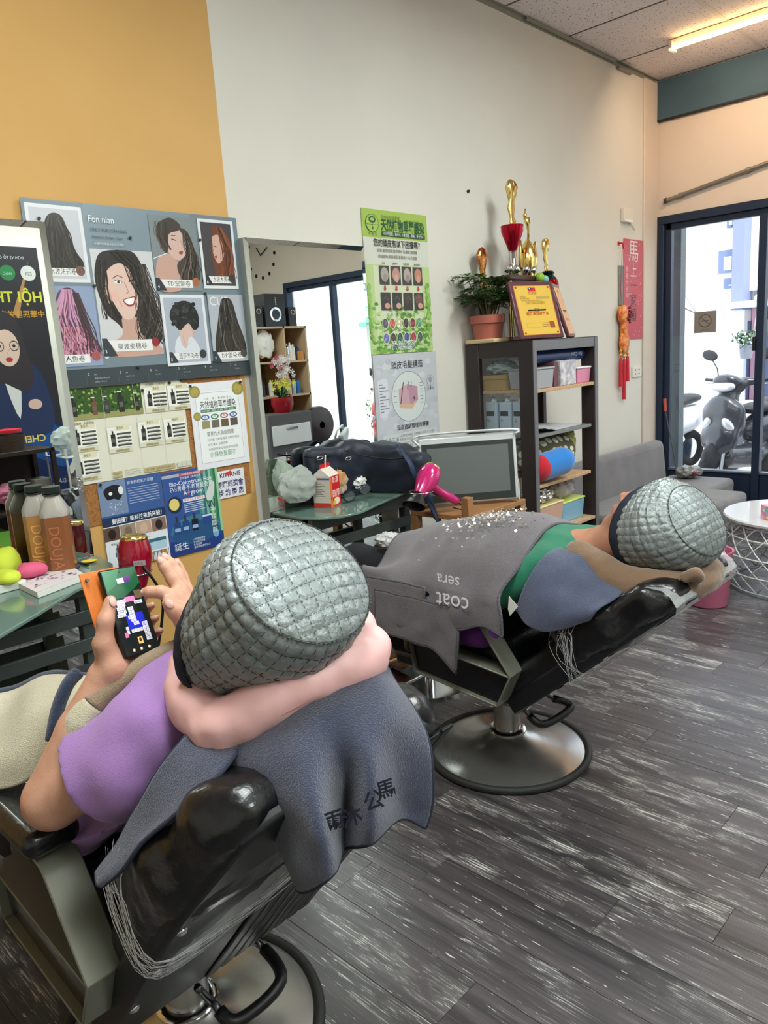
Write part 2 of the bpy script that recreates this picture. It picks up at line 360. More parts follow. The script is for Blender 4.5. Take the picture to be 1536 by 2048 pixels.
# ================================================================== ROOM
D, XF, HC = 2.70, 6.02, 3.32           # mirror wall, glazed front wall, ceiling height
XB, YB = -2.0, -2.6
def plank_mat():
    m = bpy.data.materials.new('worn_plank'); m.use_nodes = True; nt = m.node_tree; N = nt.nodes; L = nt.links; b = N['Principled BSDF']
    g = N.new('ShaderNodeNewGeometry'); oi = N.new('ShaderNodeObjectInfo')
    def nse(sx, sy, off, det=3, rough=0.55, dist=0.0):
        mp = N.new('ShaderNodeMapping'); mp.inputs['Scale'].default_value = (sx, sy, 1); L.new(g.outputs['Position'], mp.inputs['Vector'])
        cx = N.new('ShaderNodeCombineXYZ'); ml = N.new('ShaderNodeMath'); ml.operation = 'MULTIPLY'; ml.inputs[1].default_value = off; L.new(oi.outputs['Random'], ml.inputs[0]); L.new(ml.outputs[0], cx.inputs[1]); L.new(ml.outputs[0], cx.inputs[2])
        L.new(cx.outputs[0], mp.inputs['Location'])
        n = N.new('ShaderNodeTexNoise'); n.inputs['Scale'].default_value = 1; n.inputs['Detail'].default_value = det; n.inputs['Roughness'].default_value = rough; n.inputs['Distortion'].default_value = dist
        L.new(mp.outputs[0], n.inputs['Vector']); return n.outputs['Fac']
    def ramp(src, a, bb, ca=0, cb=1):
        r = N.new('ShaderNodeMapRange'); r.inputs[1].default_value = a; r.inputs[2].default_value = bb; r.inputs[3].default_value = ca; r.inputs[4].default_value = cb; L.new(src, r.inputs[0]); return r.outputs[0]
    def mul(a, c):
        r = N.new('ShaderNodeMath'); r.operation = 'MULTIPLY'; L.new(a, r.inputs[0])
        if hasattr(c, 'default_value'): L.new(c, r.inputs[1])
        else: r.inputs[1].default_value = c
        return r.outputs[0]
    fine = ramp(nse(340, 7, 9, 1.5, .45), 0.60, 0.635); fine2 = ramp(nse(560, 26, 5, 1.5, .45), 0.63, 0.665)
    patch = ramp(nse(5.0, 1.2, 3, 3, dist=0.6), 0.48, 0.60); patch2 = ramp(nse(26, 6, 6, 5), 0.45, 0.53); few = ramp(nse(60, 18, 8, 3), 0.60, 0.64)
    st = N.new('ShaderNodeMath'); st.operation = 'MAXIMUM'; L.new(mul(fine, patch2), st.inputs[0]); L.new(mul(fine2, few), st.inputs[1])
    s2 = N.new('ShaderNodeMath'); s2.operation = 'MAXIMUM'; L.new(mul(mul(fine, patch2), ramp(patch, 0, 1, 0.10, 1.0)), s2.inputs[0]); L.new(mul(fine, few), s2.inputs[1])
    s3 = N.new('ShaderNodeMath'); s3.operation = 'MAXIMUM'; L.new(s2.outputs[0], s3.inputs[0]); L.new(mul(fine2, mul(patch, patch2)), s3.inputs[1]); streak = s3.outputs[0]
    wash = mul(mul(patch, patch2), 0.20)
    tone = nse(30, 0.7, 4, 2)
    mx = N.new('ShaderNodeMix'); mx.data_type = 'RGBA'; mx.inputs[6].default_value = lin((52, 50, 52)); mx.inputs[7].default_value = lin((84, 77, 79)); L.new(ramp(tone, 0.3, 0.7), mx.inputs[0])
    m2 = N.new('ShaderNodeMix'); m2.data_type = 'RGBA'; m2.inputs[7].default_value = lin((150, 150, 146)); L.new(mx.outputs[2], m2.inputs[6]); L.new(wash, m2.inputs[0])
    m3 = N.new('ShaderNodeMix'); m3.data_type = 'RGBA'; m3.inputs[7].default_value = lin((205, 204, 198)); L.new(m2.outputs[2], m3.inputs[6]); L.new(mul(streak, 0.95), m3.inputs[0])
    L.new(m3.outputs[2], b.inputs['Base Color']); L.new(ramp(tone, 0.2, 0.8, 0.26, 0.38), b.inputs['Roughness']); b.inputs['Specular IOR Level'].default_value = .65
    bp = N.new('ShaderNodeBump'); bp.inputs['Strength'].default_value = 0.25; bp.inputs['Distance'].default_value = 0.002; L.new(nse(230, 5, 9, 2), bp.inputs['Height']); L.new(bp.outputs[0], b.inputs['Normal'])
    return m
M_PLANK = plank_mat()
M_GAP = mat('plank_gap', (58, 58, 58), 0.8)
fl = struct(MB().b2(XB-0.2, XF+0.12, YB-0.2, D+0.12, -0.12, -0.0035), 'floor', M_GAP)
PW, PL = 0.152, 0.915
pm = MB(); pm.b2(0, PW-0.0012, 0, PL-0.0012, -0.004, 0.0)
proto = pm.build('plank', M_PLANK, fl, bevel=0.0005, seg=1)
proto_me = proto.data
ys = [1.44-1.83, 1.28-0.915, 1.05-1.83, 0.80-0.915, 0.62-0.915]
n_pl = 0; first = True
fz = fl.location
for i in range(44):
    x0 = 6.02-PW*(i+1)+0.022
    k = int(round((x0-1.17)/PW)); off = {0: 1.44, 1: 1.28, 2: 1.44-0.62, 3: 1.28-0.7, -1: 0.95}.get(k, random.Random(k).random()*PL)
    y0 = off - PL*math.ceil((off-(-1.2))/PL)
    while y0 < D:
        if n_pl < 298 and y0+PL < D+0.9:
            if first: o = proto; first = False
            else: o = proto.copy(); COL.objects.link(o); o.parent = fl
            # the mesh was stored relative to the floor's origin
            o.location = (x0, y0, 0.0); n_pl += 1
        y0 += PL
# walls ------------------------------------------------------------
def wall_mat(name, c, c2, sc=1.3, bs=9):
    m = mat(name, c, 0.75, var=(sc, 0, c2), bump=(bs*14, 0.12)); return m
M_WALL = wall_mat('painted_plaster', (220, 216, 205), (213, 209, 199))
M_WALLF = wall_mat('painted_plaster_front', (218, 203, 188), (208, 195, 182))
M_ORANGE = mat('orange_paint', (211, 166, 98), 0.6, var=(2.5, 0, (205, 160, 93)), bump=(120, 0.06))
wb = MB(); wb.b2(1.97, XF+0.15, D, D+0.12, 0, HC); wb.cm = 1; wb.b2(XB-0.15, 1.97, D, D+0.12, 0, HC)
struct(wb, 'wall_left', [M_WALL, M_ORANGE])
struct(MB().b2(5.775, XF, D-0.014, D, 0, HC-0.02), 'trim_1', M_WALLF, bevel=0.004)
struct(MB().b2(XB-0.12, XB, YB, D, 0, HC), 'wall_back', M_WALL)
struct(MB().b2(XB-0.12, XF+0.15, YB-0.12, YB, 0, HC), 'wall_right', M_WALL)
YD0, YD1, ZD = 2.69, -2.0, 2.35      # opening of the glazed front
wf = MB(); wf.b2(XF, XF+0.14, YB, YD1, 0, HC); wf.b2(XF, XF+0.14, YD1, D, ZD, HC)
struct(wf, 'wall_front', M_WALLF)
M_TEAL = mat('teal_beam_paint', (66, 94, 110), 0.7, var=(3, 0, (58, 84, 98)))
bm_ = MB(); bm_.b2(XF-0.035, XF+0.0, YB, D-0.012, 3.04, HC-0.012)
bm_.cm = 1; bm_.b2(XF-0.038, XF-0.0, YB, D-0.012, 3.030, 3.040)
struct(bm_, 'trim_2', [M_TEAL, mat('black_edge', (30, 32, 34), 0.6)])
# ceiling ---------------------------------------------------------
def ceil_mat():
    m = bpy.data.materials.new('mineral_tile'); m.use_nodes = True; nt = m.node_tree; N = nt.nodes; L = nt.links; b = N['Principled BSDF']; b.inputs['Roughness'].default_value = 0.9
    g = N.new('ShaderNodeNewGeometry'); vo = N.new('ShaderNodeTexVoronoi'); vo.inputs['Scale'].default_value = 55; vo.inputs['Randomness'].default_value = 1.0
    nd = N.new('ShaderNodeTexNoise'); nd.inputs['Scale'].default_value = 60; L.new(g.outputs['Position'], nd.inputs['Vector'])
    ad = N.new('ShaderNodeMixRGB'); ad.blend_type = 'ADD'; ad.inputs[0].default_value = 0.022; L.new(g.outputs['Position'], ad.inputs[1]); L.new(nd.outputs['Color'], ad.inputs[2]); L.new(ad.outputs[0], vo.inputs['Vector'])
    r = N.new('ShaderNodeValToRGB'); r.color_ramp.elements[0].position = 0.16; r.color_ramp.elements[0].color = lin((110, 98, 94)); r.color_ramp.elements[1].position = 0.24; r.color_ramp.elements[1].color = lin((232, 222, 220))
    L.new(vo.outputs['Distance'], r.inputs[0]); L.new(r.outputs[0], b.inputs['Base Color'])
    n2 = N.new('ShaderNodeTexNoise'); n2.inputs['Scale'].default_value = 300; L.new(g.outputs['Position'], n2.inputs['Vector'])
    bp = N.new('ShaderNodeBump'); bp.inputs['Strength'].default_value = 0.3; bp.inputs['Distance'].default_value = 0.003; L.new(n2.outputs['Fac'], bp.inputs['Height']); L.new(bp.outputs[0], b.inputs['Normal'])
    return m
M_TILE = ceil_mat()
cl = struct(MB().b2(XB-0.15, XF+0.15, YB-0.15, D+0.12, HC+0.02, HC+0.10), 'ceiling', mat('ceiling_void', (120, 115, 110), 0.9))
xt = [6.02-0.638-0.69*i for i in range(12)]; xt = [XF] + xt; yt = [D-0.012, 1.94, 0.66, -0.62, -1.90, YB]
t0 = None
for i in range(len(xt)-1):
    for j in range(5):
        x1, x0 = xt[i], max(xt[i+1], XB); y1, y0 = yt[j], yt[j+1]
        if x1 <= XB: continue
        MB().b2(x0+0.007, x1-0.007, y0+0.007, y1-0.007, HC+0.002, HC+0.016).build('ceiling_tile', M_TILE, cl, bevel=0.003, seg=1)
M_TB = mat('ceiling_rail_paint', (214, 204, 198), 0.6)
for x in xt[1:]:
    if x > XB: MB().b2(x-0.004, x+0.004, YB, D, HC, HC+0.012).build('ceiling_rail', mat('thin_rail', (120, 108, 100), 0.6), cl)
for y in yt[1:-1]: MB().b2(XB, XF-0.02, y-0.012, y+0.012, HC-0.002, HC+0.010).build('ceiling_rail', M_TB, cl)
M_ANG = mat('wall_angle', (140, 140, 128), 0.5)
an = MB(); an.b2(XB, XF-0.04, D-0.022, D, HC-0.004, HC+0.004); an.b2(XB, XF-0.04, D-0.004, D, HC-0.028, HC)
an.b2(5.35, 5.55, D-0.03, D-0.004, HC-0.05, HC-0.034); an.b2(4.2, 5.3, D-0.03, D-0.012, HC-0.020, HC-0.010)
struct(an, 'trim_3', M_ANG)
# glazed front -----------------------------------------------------
M_FRAME = mat('dark_blue_aluminium', (40, 52, 74), 0.38, metal=0.35)
M_GLASS = bpy.data.materials.new('window_glass'); M_GLASS.use_nodes = True
nt = M_GLASS.node_tree; b = nt.nodes['Principled BSDF']; b.inputs['Base Color'].default_value = (1, 1, 1, 1); b.inputs['Roughness'].default_value = 0.0; b.inputs['Transmission Weight'].default_value = 1.0; b.inputs['IOR'].default_value = 1.0
b.inputs['Specular IOR Level'].default_value = 0.5
# real thin glass: mostly clear with a faint mirror reflection by angle
for n_ in list(nt.nodes):
    if n_.type == 'BSDF_PRINCIPLED': nt.nodes.remove(n_)
tr = nt.nodes.new('ShaderNodeBsdfTransparent'); tr.inputs[0].default_value = (0.95, 0.97, 0.98, 1); gl = nt.nodes.new('ShaderNodeBsdfGlossy'); gl.inputs['Roughness'].default_value = 0.0
fr = nt.nodes.new('ShaderNodeLayerWeight'); fr.inputs[0].default_value = 0.5; mx = nt.nodes.new('ShaderNodeMixShader')
pw = nt.nodes.new('ShaderNodeMath'); pw.operation = 'POWER'; pw.inputs[1].default_value = 5.0; nt.links.new(fr.outputs['Facing'], pw.inputs[0])
ma = nt.nodes.new('ShaderNodeMath'); ma.operation = 'MULTIPLY_ADD'; ma.inputs[1].default_value = 0.9; ma.inputs[2].default_value = 0.035; nt.links.new(pw.outputs[0], ma.inputs[0])
nt.links.new(ma.outputs[0], mx.inputs[0]); nt.links.new(tr.outputs[0], mx.inputs[1]); nt.links.new(gl.outputs[0], mx.inputs[2]); nt.links.new(mx.outputs[0], nt.nodes['Material Output'].inputs[0])
xw0, xw1 = XF-0.02, XF+0.07
win = thing('window_1', None, None, (XF, 0.3, 0)); del win['label']; del win['category']; win['kind'] = 'structure'
def fpart(nm, y0, y1, z0, z1, x0=xw0, x1=xw1, m=M_FRAME, bv=0.003): return MB().b2(x0, x1, y0, y1, z0, z1).build(nm, m, win, bevel=bv)
fpart('frame_head', YD1+0.002, YD0, 2.29, ZD); fpart('frame_head', YD1+0.06, YD0-0.06, 2.245, 2.29, xw0+0.03, xw1-0.01)
fpart('frame_jamb', YD0-0.055, YD0, 0, 2.29); fpart('frame_jamb', YD0-0.105, YD0-0.055, 0, 2.29, xw0+0.03, xw1-0.01)
fpart('frame_jamb', YD1+0.002, YD1+0.06, 0, 2.29)
mull = [1.912-0.772*i for i in range(5)]
for y in mull: fpart('mullion', y-0.028, y+0.028, 0, 2.245, xw0+0.01, xw1-0.01)
edges = [YD0-0.105] + mull + [YD1+0.06]
for a, c in zip(edges[:-1], edges[1:]):
    ya, yc = (a-0.028 if a != edges[0] else a), (c+0.028 if c != edges[-1] else c)
    fpart('kick_panel', yc, ya, 0.0, 0.375, xw0+0.03, xw1-0.02); fpart('bottom_rail', yc, ya, 0.375, 0.392, xw0+0.015, xw1-0.01, mat('alloy_bead', (120, 130, 145), 0.4, metal=0.6))
    MB().b2(XF+0.030, XF+0.0305, yc, ya, 0.39, 2.25).build('glass_pane', M_GLASS, win)
fpart('door_lock', 1.935, 1.955, 1.30, 1.40, xw0-0.012, xw0+0.01, mat('black_plastic', (22, 22, 24), 0.4))
# ceiling tube lamps ----------------------------------------------
M_TUBE = mat('warm_tube_glow', (255, 214, 150), 0.3, emit=9.0); M_LW = mat('lamp_white', (225, 215, 200), 0.5)
tl = thing('tube_lamp', 'glowing warm fluorescent tube lamp on the ceiling near the dark beam', 'lamp', (5.27, 1.66, HC-0.06))
MB().b2(5.285, 5.335, 1.02, 2.30, HC-0.035, HC-0.003).build('batten', M_LW, tl, bevel=0.004)
MB().cyl((5.262, 1.05, HC-0.062), (5.262, 2.26, HC-0.062), 0.014, n=12).build('tube', M_TUBE, tl, smooth=40)
for y in (1.035, 2.275): MB().b2(5.245, 5.33, y-0.012, y+0.012, HC-0.075, HC-0.02).build('end_cap', M_LW, tl, bevel=0.003)
d = bpy.data.lights.new('tube_glow', 'AREA'); d.shape = 'RECTANGLE'; d.size = 0.04; d.size_y = 1.2; d.energy = 13; d.color = (1.0, 0.70, 0.46)
o = bpy.data.objects.new('tube_glow', d); COL.objects.link(o); o.location = (5.20, 1.66, HC-0.09); o.rotation_euler = (0, math.radians(-50), 0); o.parent = tl; o.location = (-0.05, 0, -0.03)
M_TUBEC = mat('cool_tube_glow', (225, 240, 255), 0.3, emit=5.0)
for i, (ax, ay) in enumerate(((0.6, 0.9), (0.6, -1.4), (3.3, 0.6), (3.3, -1.4))):
    q = thing('ceiling_light', ['square ceiling light nearest the mirrors, left bay', 'square ceiling light at the back, left bay', 'square ceiling light in the middle of the room', 'square ceiling light at the back, window bay'][i], 'lamp', (ax, ay, HC-0.07), group='ceiling lights above the chairs')
    MB().b2(ax-0.32, ax+0.32, ay-0.62, ay+0.62, HC-0.05, HC-0.003).build('housing', M_LW, q, bevel=0.004)
    for dx in (-0.2, 0, 0.2): MB().cyl((ax+dx, ay-0.58, HC-0.065), (ax+dx, ay+0.58, HC-0.065), 0.013, n=10).build('tube', M_TUBEC, q, smooth=40)
# small things on the walls ----------------------------------------
M_STEEL = mat('conduit_steel', (150, 146, 136), 0.35, metal=0.8)
pp = thing('conduit_pipe', 'grey metal conduit pipe sloping up above the window frame', 'pipe', (XF-0.02, 1.9, 2.46))
MB().tube([(XF-0.022, 2.625, 2.458), (XF-0.024, 2.60, 2.462), (XF-0.024, 2.50, 2.478), (XF-0.024, 0.6, 2.80)], 0.014, 10).build('pipe', M_STEEL, pp, smooth=50)
for y in (2.50, 2.02, 1.3): MB().cyl((XF-0.024, y+0.015, 2.478+(2.5-y)*0.1695), (XF-0.024, y-0.015, 2.478+(2.5-y)*0.1695), 0.019, n=12).build('coupling', M_STEEL, pp, smooth=50)
MB().cyl((XF-0.024, 2.628, 2.457), (XF-0.024, 2.612, 2.460), 0.021, n=12).build('end_ring', mat('dark_ring', (60, 58, 56), 0.5), pp, smooth=50)
M_WP = mat('white_plastic', (222, 216, 204), 0.4)
sw = thing('switch_box', 'small white plastic switch box high on the wall near the corner', 'switch', (5.49, D, 2.28))
MB().b2(5.415, 5.565, D-0.03, D, 2.275, 2.37).build('box', M_WP, sw, bevel=0.006); MB().tube([(5.55, D-0.01, 2.275), (5.60, D-0.01, 2.26), (5.63, D-0.01, 2.23)], 0.004, 6).build('cable_stub', M_WP, sw)
MB().b2(5.43, 5.55, D-0.034, D-0.03, 2.275, 2.29).build('label_strip', mat('white_gloss', (245, 240, 235), 0.3), sw)
ol = thing('wall_outlet', 'small white wall outlet below the hanging red tassels', 'outlet', (5.67, D, 1.15))
MB().b2(5.595, 5.745, D-0.012, D, 1.15, 1.23).build('plate', M_WP, ol, bevel=0.003)
for x in (5.64, 5.70):
    for z in (1.175, 1.205): MB().b2(x-0.008, x+0.008, D-0.013, D-0.0115, z-0.005, z+0.005).build('socket_slot', mat('black_plastic'), ol)
gp = MB().b2(5.375, 5.448, D-0.008, D, 1.69, 1.972).build('metal_plate', mat('grey_enamel', (118, 118, 108), 0.5, var=(20, .15)), None, bevel=0.002)
tag(gp, 'narrow grey metal plate on the wall behind the red hanging ornament', 'plate')
hk = MB(); hk.cyl((5.387, D, 2.125), (5.387, D-0.03, 2.125), 0.006, n=8); hk.tube([(5.387, D-0.03, 2.125), (5.387, D-0.035, 2.10), (5.40, D-0.03, 2.09), (5.41, D-0.025, 2.105)], 0.005, 6)
hk.cyl((5.387, D, 2.125), (5.387, D-0.004, 2.125), 0.016, n=10)
tag(hk.build('wall_hook', mat('red_plastic', (190, 30, 40), 0.35), None, smooth=50), 'tiny red hook on the wall left of the red paper banner', 'hook')
nl = MB(); nl.cyl((3.601, D, 2.303), (3.601, D-0.012, 2.303), 0.008, n=8); tag(nl.build('wall_nail', mat('black_plastic'), None), 'small black nail in the plain wall above the trophies', 'nail')
# ================================================================== POSTERS, BOARDS, MIRRORS
YP = D - 0.004
M_PAPER = mat('paper_sheet', (225, 225, 220), 0.5)
def sheet_on_wall(name, label, cat, x0, x1, z0, z1, paper=M_PAPER, y=YP, group=None, th=0.0012):
    t = thing(name, label, cat, ((x0+x1)/2, y, z0), group=group)
    MB().b2(x0, x1, y-th, y, z0, z1).build('sheet', paper, t)
    return t, Print((x0, y-th, z0), (1, 0, 0), (0, 0, 1), x1-x0, z1-z0, lift=0.0002)
M_PIN = mat('dark_pin', (45, 48, 45), 0.35)
def pins(t, pts, y):
    for x, z in pts:
        m = MB(); m.cyl((x, y, z), (x, y-0.009, z), 0.0025, n=8); m.cyl((x, y-0.006, z), (x, y-0.010, z), 0.006, 0.005, n=10); m.build('pin', M_PIN, t, smooth=40)
def hair(p, path, wid, cols, n=10, wave=0.02, seed=1, lw=0.0025):
    """wavy locks that follow a centre path, spread over wid"""
    r = random.Random(seed)
    for i in range(n):
        o = (i/(n-1)-0.5)*2; ph = r.random()*6; pts = []
        for j in range(13):
            t = j/12; q = t*(len(path)-1); k = min(int(q), len(path)-2); f = q-k
            cx = path[k][0]*(1-f)+path[k+1][0]*f; cy = path[k][1]*(1-f)+path[k+1][1]*f
            ww = wid[k]*(1-f)+wid[k+1]*f
            pts.append((cx+o*ww+wave*t*math.sin(ph+t*9), cy))
        p.line(pts, lw*(0.6+0.9*r.random()), r.choice(cols))
# --- big hair style poster
PX0, PX1, PZ0, PZ1 = 1.125, 1.995, 1.405, 2.037
t, p = sheet_on_wall('hairstyle_poster', 'large grey-blue poster with seven portraits of wavy hair styles', 'poster', PX0, PX1, PZ0, PZ1, mat('poster_grey', (116, 132, 142), 0.3, coat=0.4), y=YP-0.012)
W_, H_ = PX1-PX0, PZ1-PZ0
U = lambda x: (x-PX0)/W_; V = lambda z: (z-PZ0)/H_
p.rect(0, 0, 1, 1, (118, 134, 144)); p.poly([(0.25, 1), (0.75, 1), (0.55, .5), (.2, .6)], (128, 145, 155)); p.rect(0, 0, 1, 0.1, (58, 68, 74))
for i in range(7):
    u = 0.02+i*0.142; p.line([(u, .01), (u, .09)], 0.0008, (90, 100, 106)); p.text(u+.008, .062, str(i+1), 0.013, (210, 214, 216)); p.text(u+.035, .062, ['5N', 'DN', '6N', '7N', '6N', '6N', '7N'][i], 0.007, (190, 196, 198))
    p.text(u+.035, .04, ['B35+6%', '膨焗(10BS)2+B3Q 33', 'B35+7.5+6%', '8.3+6%', '8.7+6.1+6%', '9.55+6.4+9%', '7.35+6%'][i], 0.0065, (190, 196, 198), maxw=.095); p.text(u+.035, .02, ['11', '膨焗tpc+B3Q 25 1', '1.1', '', '1:1', '', ''][i], 0.0065, (170, 176, 178), maxw=.09)
def cell(x0, x1, z0, z1, c, border=(222, 224, 226), bw=0.012):
    if border: p.rect(U(x0), V(z0), U(x1), V(z1), border)
    else: bw = 0
    p.rect(U(x0+bw), V(z0+bw), U(x1-bw), V(z1-bw), c)
    return lambda a, b: (U(x0+bw+(x1-x0-2*bw)*a), V(z0+bw+(z1-z0-2*bw)*b))
def caption(f, num, txt, col2, w0=.22, w1=.8):
    p.poly([f(0, 0), f(.22, 0), f(.08, .17), f(0, .17)], (50, 60, 68))
    if num: p.text(*f(.03, .03), num, 0.018, (225, 228, 230))
    p.poly([f(w0-.1, .15), f(w0, .04), f(w1, .04), f(w1, .15)], (232, 231, 228)); c = f(w0+.04, .065); p.text(c[0], c[1], txt, 0.024, (70, 70, 72), maxw=f(w1-.03, 0)[0]-c[0])
    c = f(.88, .12); p.ell(c[0], c[1], 0.019, 0.027, col2); 
    for k in range(5): p.line([(c[0]-.012+.006*k, c[1]-.015), (c[0]-.010+.005*k, c[1]+.018)], 0.0009, tuple(int(q*0.6) for q in col2))
DK = [(38, 36, 34), (52, 48, 45), (66, 60, 55), (30, 29, 28), (82, 74, 66)]
SKIN, SKIN2 = (222, 190, 176), (198, 160, 145)
# 1 long dark hair from behind
f = cell(1.136, 1.332, 1.768, 2.022, (196, 198, 204))
p.blobp([f(.42, .93), f(.62, .92), f(.72, .75), f(.78, .55), f(.86, .38), f(.97, .25), f(.9, .16), f(.5, .14), f(.25, .16), f(.22, .5), f(.28, .8)], (48, 45, 42))
hair(p, [f(.5, .92), f(.5, .6), f(.55, .18)], [.02, .055, .075], DK, 26, .010, 3, .003)
caption(f, '', '水波法式卷', (120, 90, 78), .2, .82)
# 3 large smiling portrait
f = cell(1.343, 1.588, 1.508, 1.885, (205, 206, 208), None)
p.blobp([f(.2, .98), f(.45, 1.0), f(.7, .98), f(.85, .8), f(.95, .6), f(1.0, .35), f(.98, .12), f(.6, .1), f(.3, .3), f(.12, .42), f(.02, .7), f(.08, .9)], (46, 42, 40))
p.blobp([f(.38, .38), f(.62, .36), f(.66, .2), f(.92, .1), f(.95, .0), f(.1, .0), f(.12, .12), f(.34, .2)], SKIN2)
p.blobp([f(.22, .8), f(.45, .88), f(.62, .78), f(.67, .6), f(.66, .48), f(.55, .36), f(.4, .36), f(.27, .5), f(.18, .64)], SKIN)
p.blobp([f(.18, .66), f(.23, .62), f(.24, .52), f(.19, .5), f(.15, .6)], SKIN2)
p.blobp([f(.42, .53), f(.55, .56), f(.63, .565), f(.6, .49), f(.5, .47)], (150, 60, 62)); p.blobp([f(.44, .53), f(.55, .55), f(.61, .555), f(.58, .50), f(.5, .49)], (245, 242, 238))
p.line([f(.48, .70), f(.53, .61), f(.49, .595)], 0.003, (176, 130, 116)); p.line([f(.3, .735), f(.38, .765), f(.46, .745)], 0.0032, (92, 70, 60)); p.line([f(.56, .74), f(.62, .76)], 0.003, (92, 70, 60))
p.blobp([f(.32, .70), f(.38, .72), f(.44, .695), f(.38, .685)], (240, 238, 236)); p.ell(*f(.385, .702), .006, .009, (60, 60, 62)); p.line([f(.31, .705), f(.38, .725), f(.45, .698)], 0.0022, (52, 40, 36)); p.line([f(.55, .705), f(.6, .715)], 0.003, (52, 40, 36))
p.blobp([f(.4, 1.0), f(.6, .97), f(.72, .85), f(.8, .6), f(.78, .4), f(.72, .5), f(.66, .72), f(.5, .88), f(.3, .92)], (40, 37, 36))
hair(p, [f(.72, .88), f(.84, .55), f(.84, .1)], [.04, .045, .05], DK+[(110, 100, 92)], 44, .034, 5, .0026)
p.line([f(.56, .715), f(.59, .722), f(.62, .712)], .003, (52, 40, 36)); p.blobp([f(.24, .60), f(.34, .60), f(.36, .54), f(.28, .52)], (228, 182, 168)); p.ell(*f(.50, .598), .004, .004, (160, 112, 100), 8); p.line([f(.40, .47), f(.36, .52)], .002, (190, 146, 132))
hair(p, [f(.15, .9), f(.12, .65), f(.22, .35)], [.02, .02, .03], DK, 12, .012, 9, .003)
hair(p, [f(.42, .98), f(.62, .86), f(.72, .6)], [.03, .03, .02], DK, 10, .004, 6, .003)
p.blobp([f(-.0, .3), f(.12, .26), f(.1, .02), f(.0, .0)], (205, 206, 208))
caption(f, '3', '曼波麥穗卷', (150, 50, 60), .2, .82)
# 2 mermaid hair
f = cell(1.140, 1.336, 1.478, 1.755, (142, 158, 188), None)
p.blobp([f(.5, .98), f(.66, .93), f(.78, .7), f(.88, .4), f(.98, .15), f(.3, .1), f(.12, .3), f(.2, .6), f(.32, .9)], (90, 62, 78))
hair(p, [f(.5, .96), f(.42, .6), f(.5, .1)], [.02, .06, .09], [(190, 140, 190), (170, 118, 168), (205, 150, 178), (150, 90, 120)], 22, .016, 4, .004)
hair(p, [f(.45, .5), f(.5, .3), f(.58, .1)], [.06, .08, .1], [(200, 130, 150), (170, 96, 118), (130, 70, 86), (214, 150, 160)], 22, .022, 8, .0035)
hair(p, [f(.66, .92), f(.8, .5), f(.88, .2)], [.01, .02, .03], [(60, 46, 52), (76, 54, 60)], 8, .008, 8, .004)
caption(f, '', 'P人魚卷', (170, 96, 90), .2, .76)
# 4
f = cell(1.590, 1.792, 1.745, 2.020, (128, 138, 140), None)
p.blobp([f(.02, .2), f(.1, .42), f(.3, .5), f(.5, .42), f(.55, .2), f(.5, .0), f(.05, 0)], SKIN2); p.blobp([f(.35, .78), f(.6, .85), f(.72, .7), f(.74, .58), f(.66, .44), f(.5, .42), f(.36, .5), f(.3, .65)], (210, 178, 166))
p.blobp([f(.2, .9), f(.45, .98), f(.66, .9), f(.62, .82), f(.4, .76), f(.36, .6), f(.3, .5), f(.18, .6), f(.12, .78)], (70, 62, 58)); p.blobp([f(.62, .85), f(.82, .8), f(.95, .5), f(.98, .15), f(.6, .15), f(.5, .35), f(.72, .5), f(.74, .7)], (74, 66, 60))
hair(p, [f(.74, .8), f(.84, .5), f(.8, .12)], [.01, .03, .05], DK+[(120, 108, 96)], 18, .015, 12, .0028); hair(p, [f(.25, .92), f(.22, .75), f(.3, .55)], [.03, .03, .02], DK+[(110, 98, 90)], 10, .008, 13, .0025)
p.line([f(.44, .7), f(.54, .68)], 0.003, (50, 38, 34)); p.line([f(.44, .745), f(.54, .745)], 0.0025, (90, 70, 60)); p.line([f(.62, .7), f(.69, .6), f(.65, .58)], 0.002, (170, 130, 116)); p.blobp([f(.58, .53), f(.66, .54), f(.64, .5), f(.58, .5)], (150, 70, 70)); p.line([f(.0, .42), f(.3, .5)], 0.003, (225, 225, 225))
caption(f, '4', 'TD空氣卷', (176, 110, 76), .2, .8)
# 6
f = cell(1.803, 1.972, 1.755, 2.022, (74, 72, 74)); 
p.blobp([f(.4, .95), f(.7, .9), f(.92, .7), f(1.0, .3), f(.9, .1), f(.45, .1), f(.3, .4), f(.32, .7)], (112, 66, 48)); p.blobp([f(.36, .78), f(.6, .8), f(.7, .6), f(.66, .45), f(.5, .36), f(.4, .4), f(.33, .52), f(.34, .62)], (206, 170, 154))
hair(p, [f(.6, .93), f(.82, .6), f(.75, .12)], [.015, .03, .04], [(140, 84, 60), (110, 62, 44), (84, 50, 38), (60, 44, 38)], 16, .010, 15, .003); p.line([f(.36, .64), f(.46, .62)], 0.003, (60, 42, 36)); p.line([f(.35, .58), f(.32, .52), f(.37, .51)], 0.002, (150, 110, 96)); p.blobp([f(.37, .47), f(.44, .48), f(.43, .44), f(.38, .445)], (150, 76, 74))
caption(f, '6', '水波木馬卷', (70, 66, 64), .2, .86)
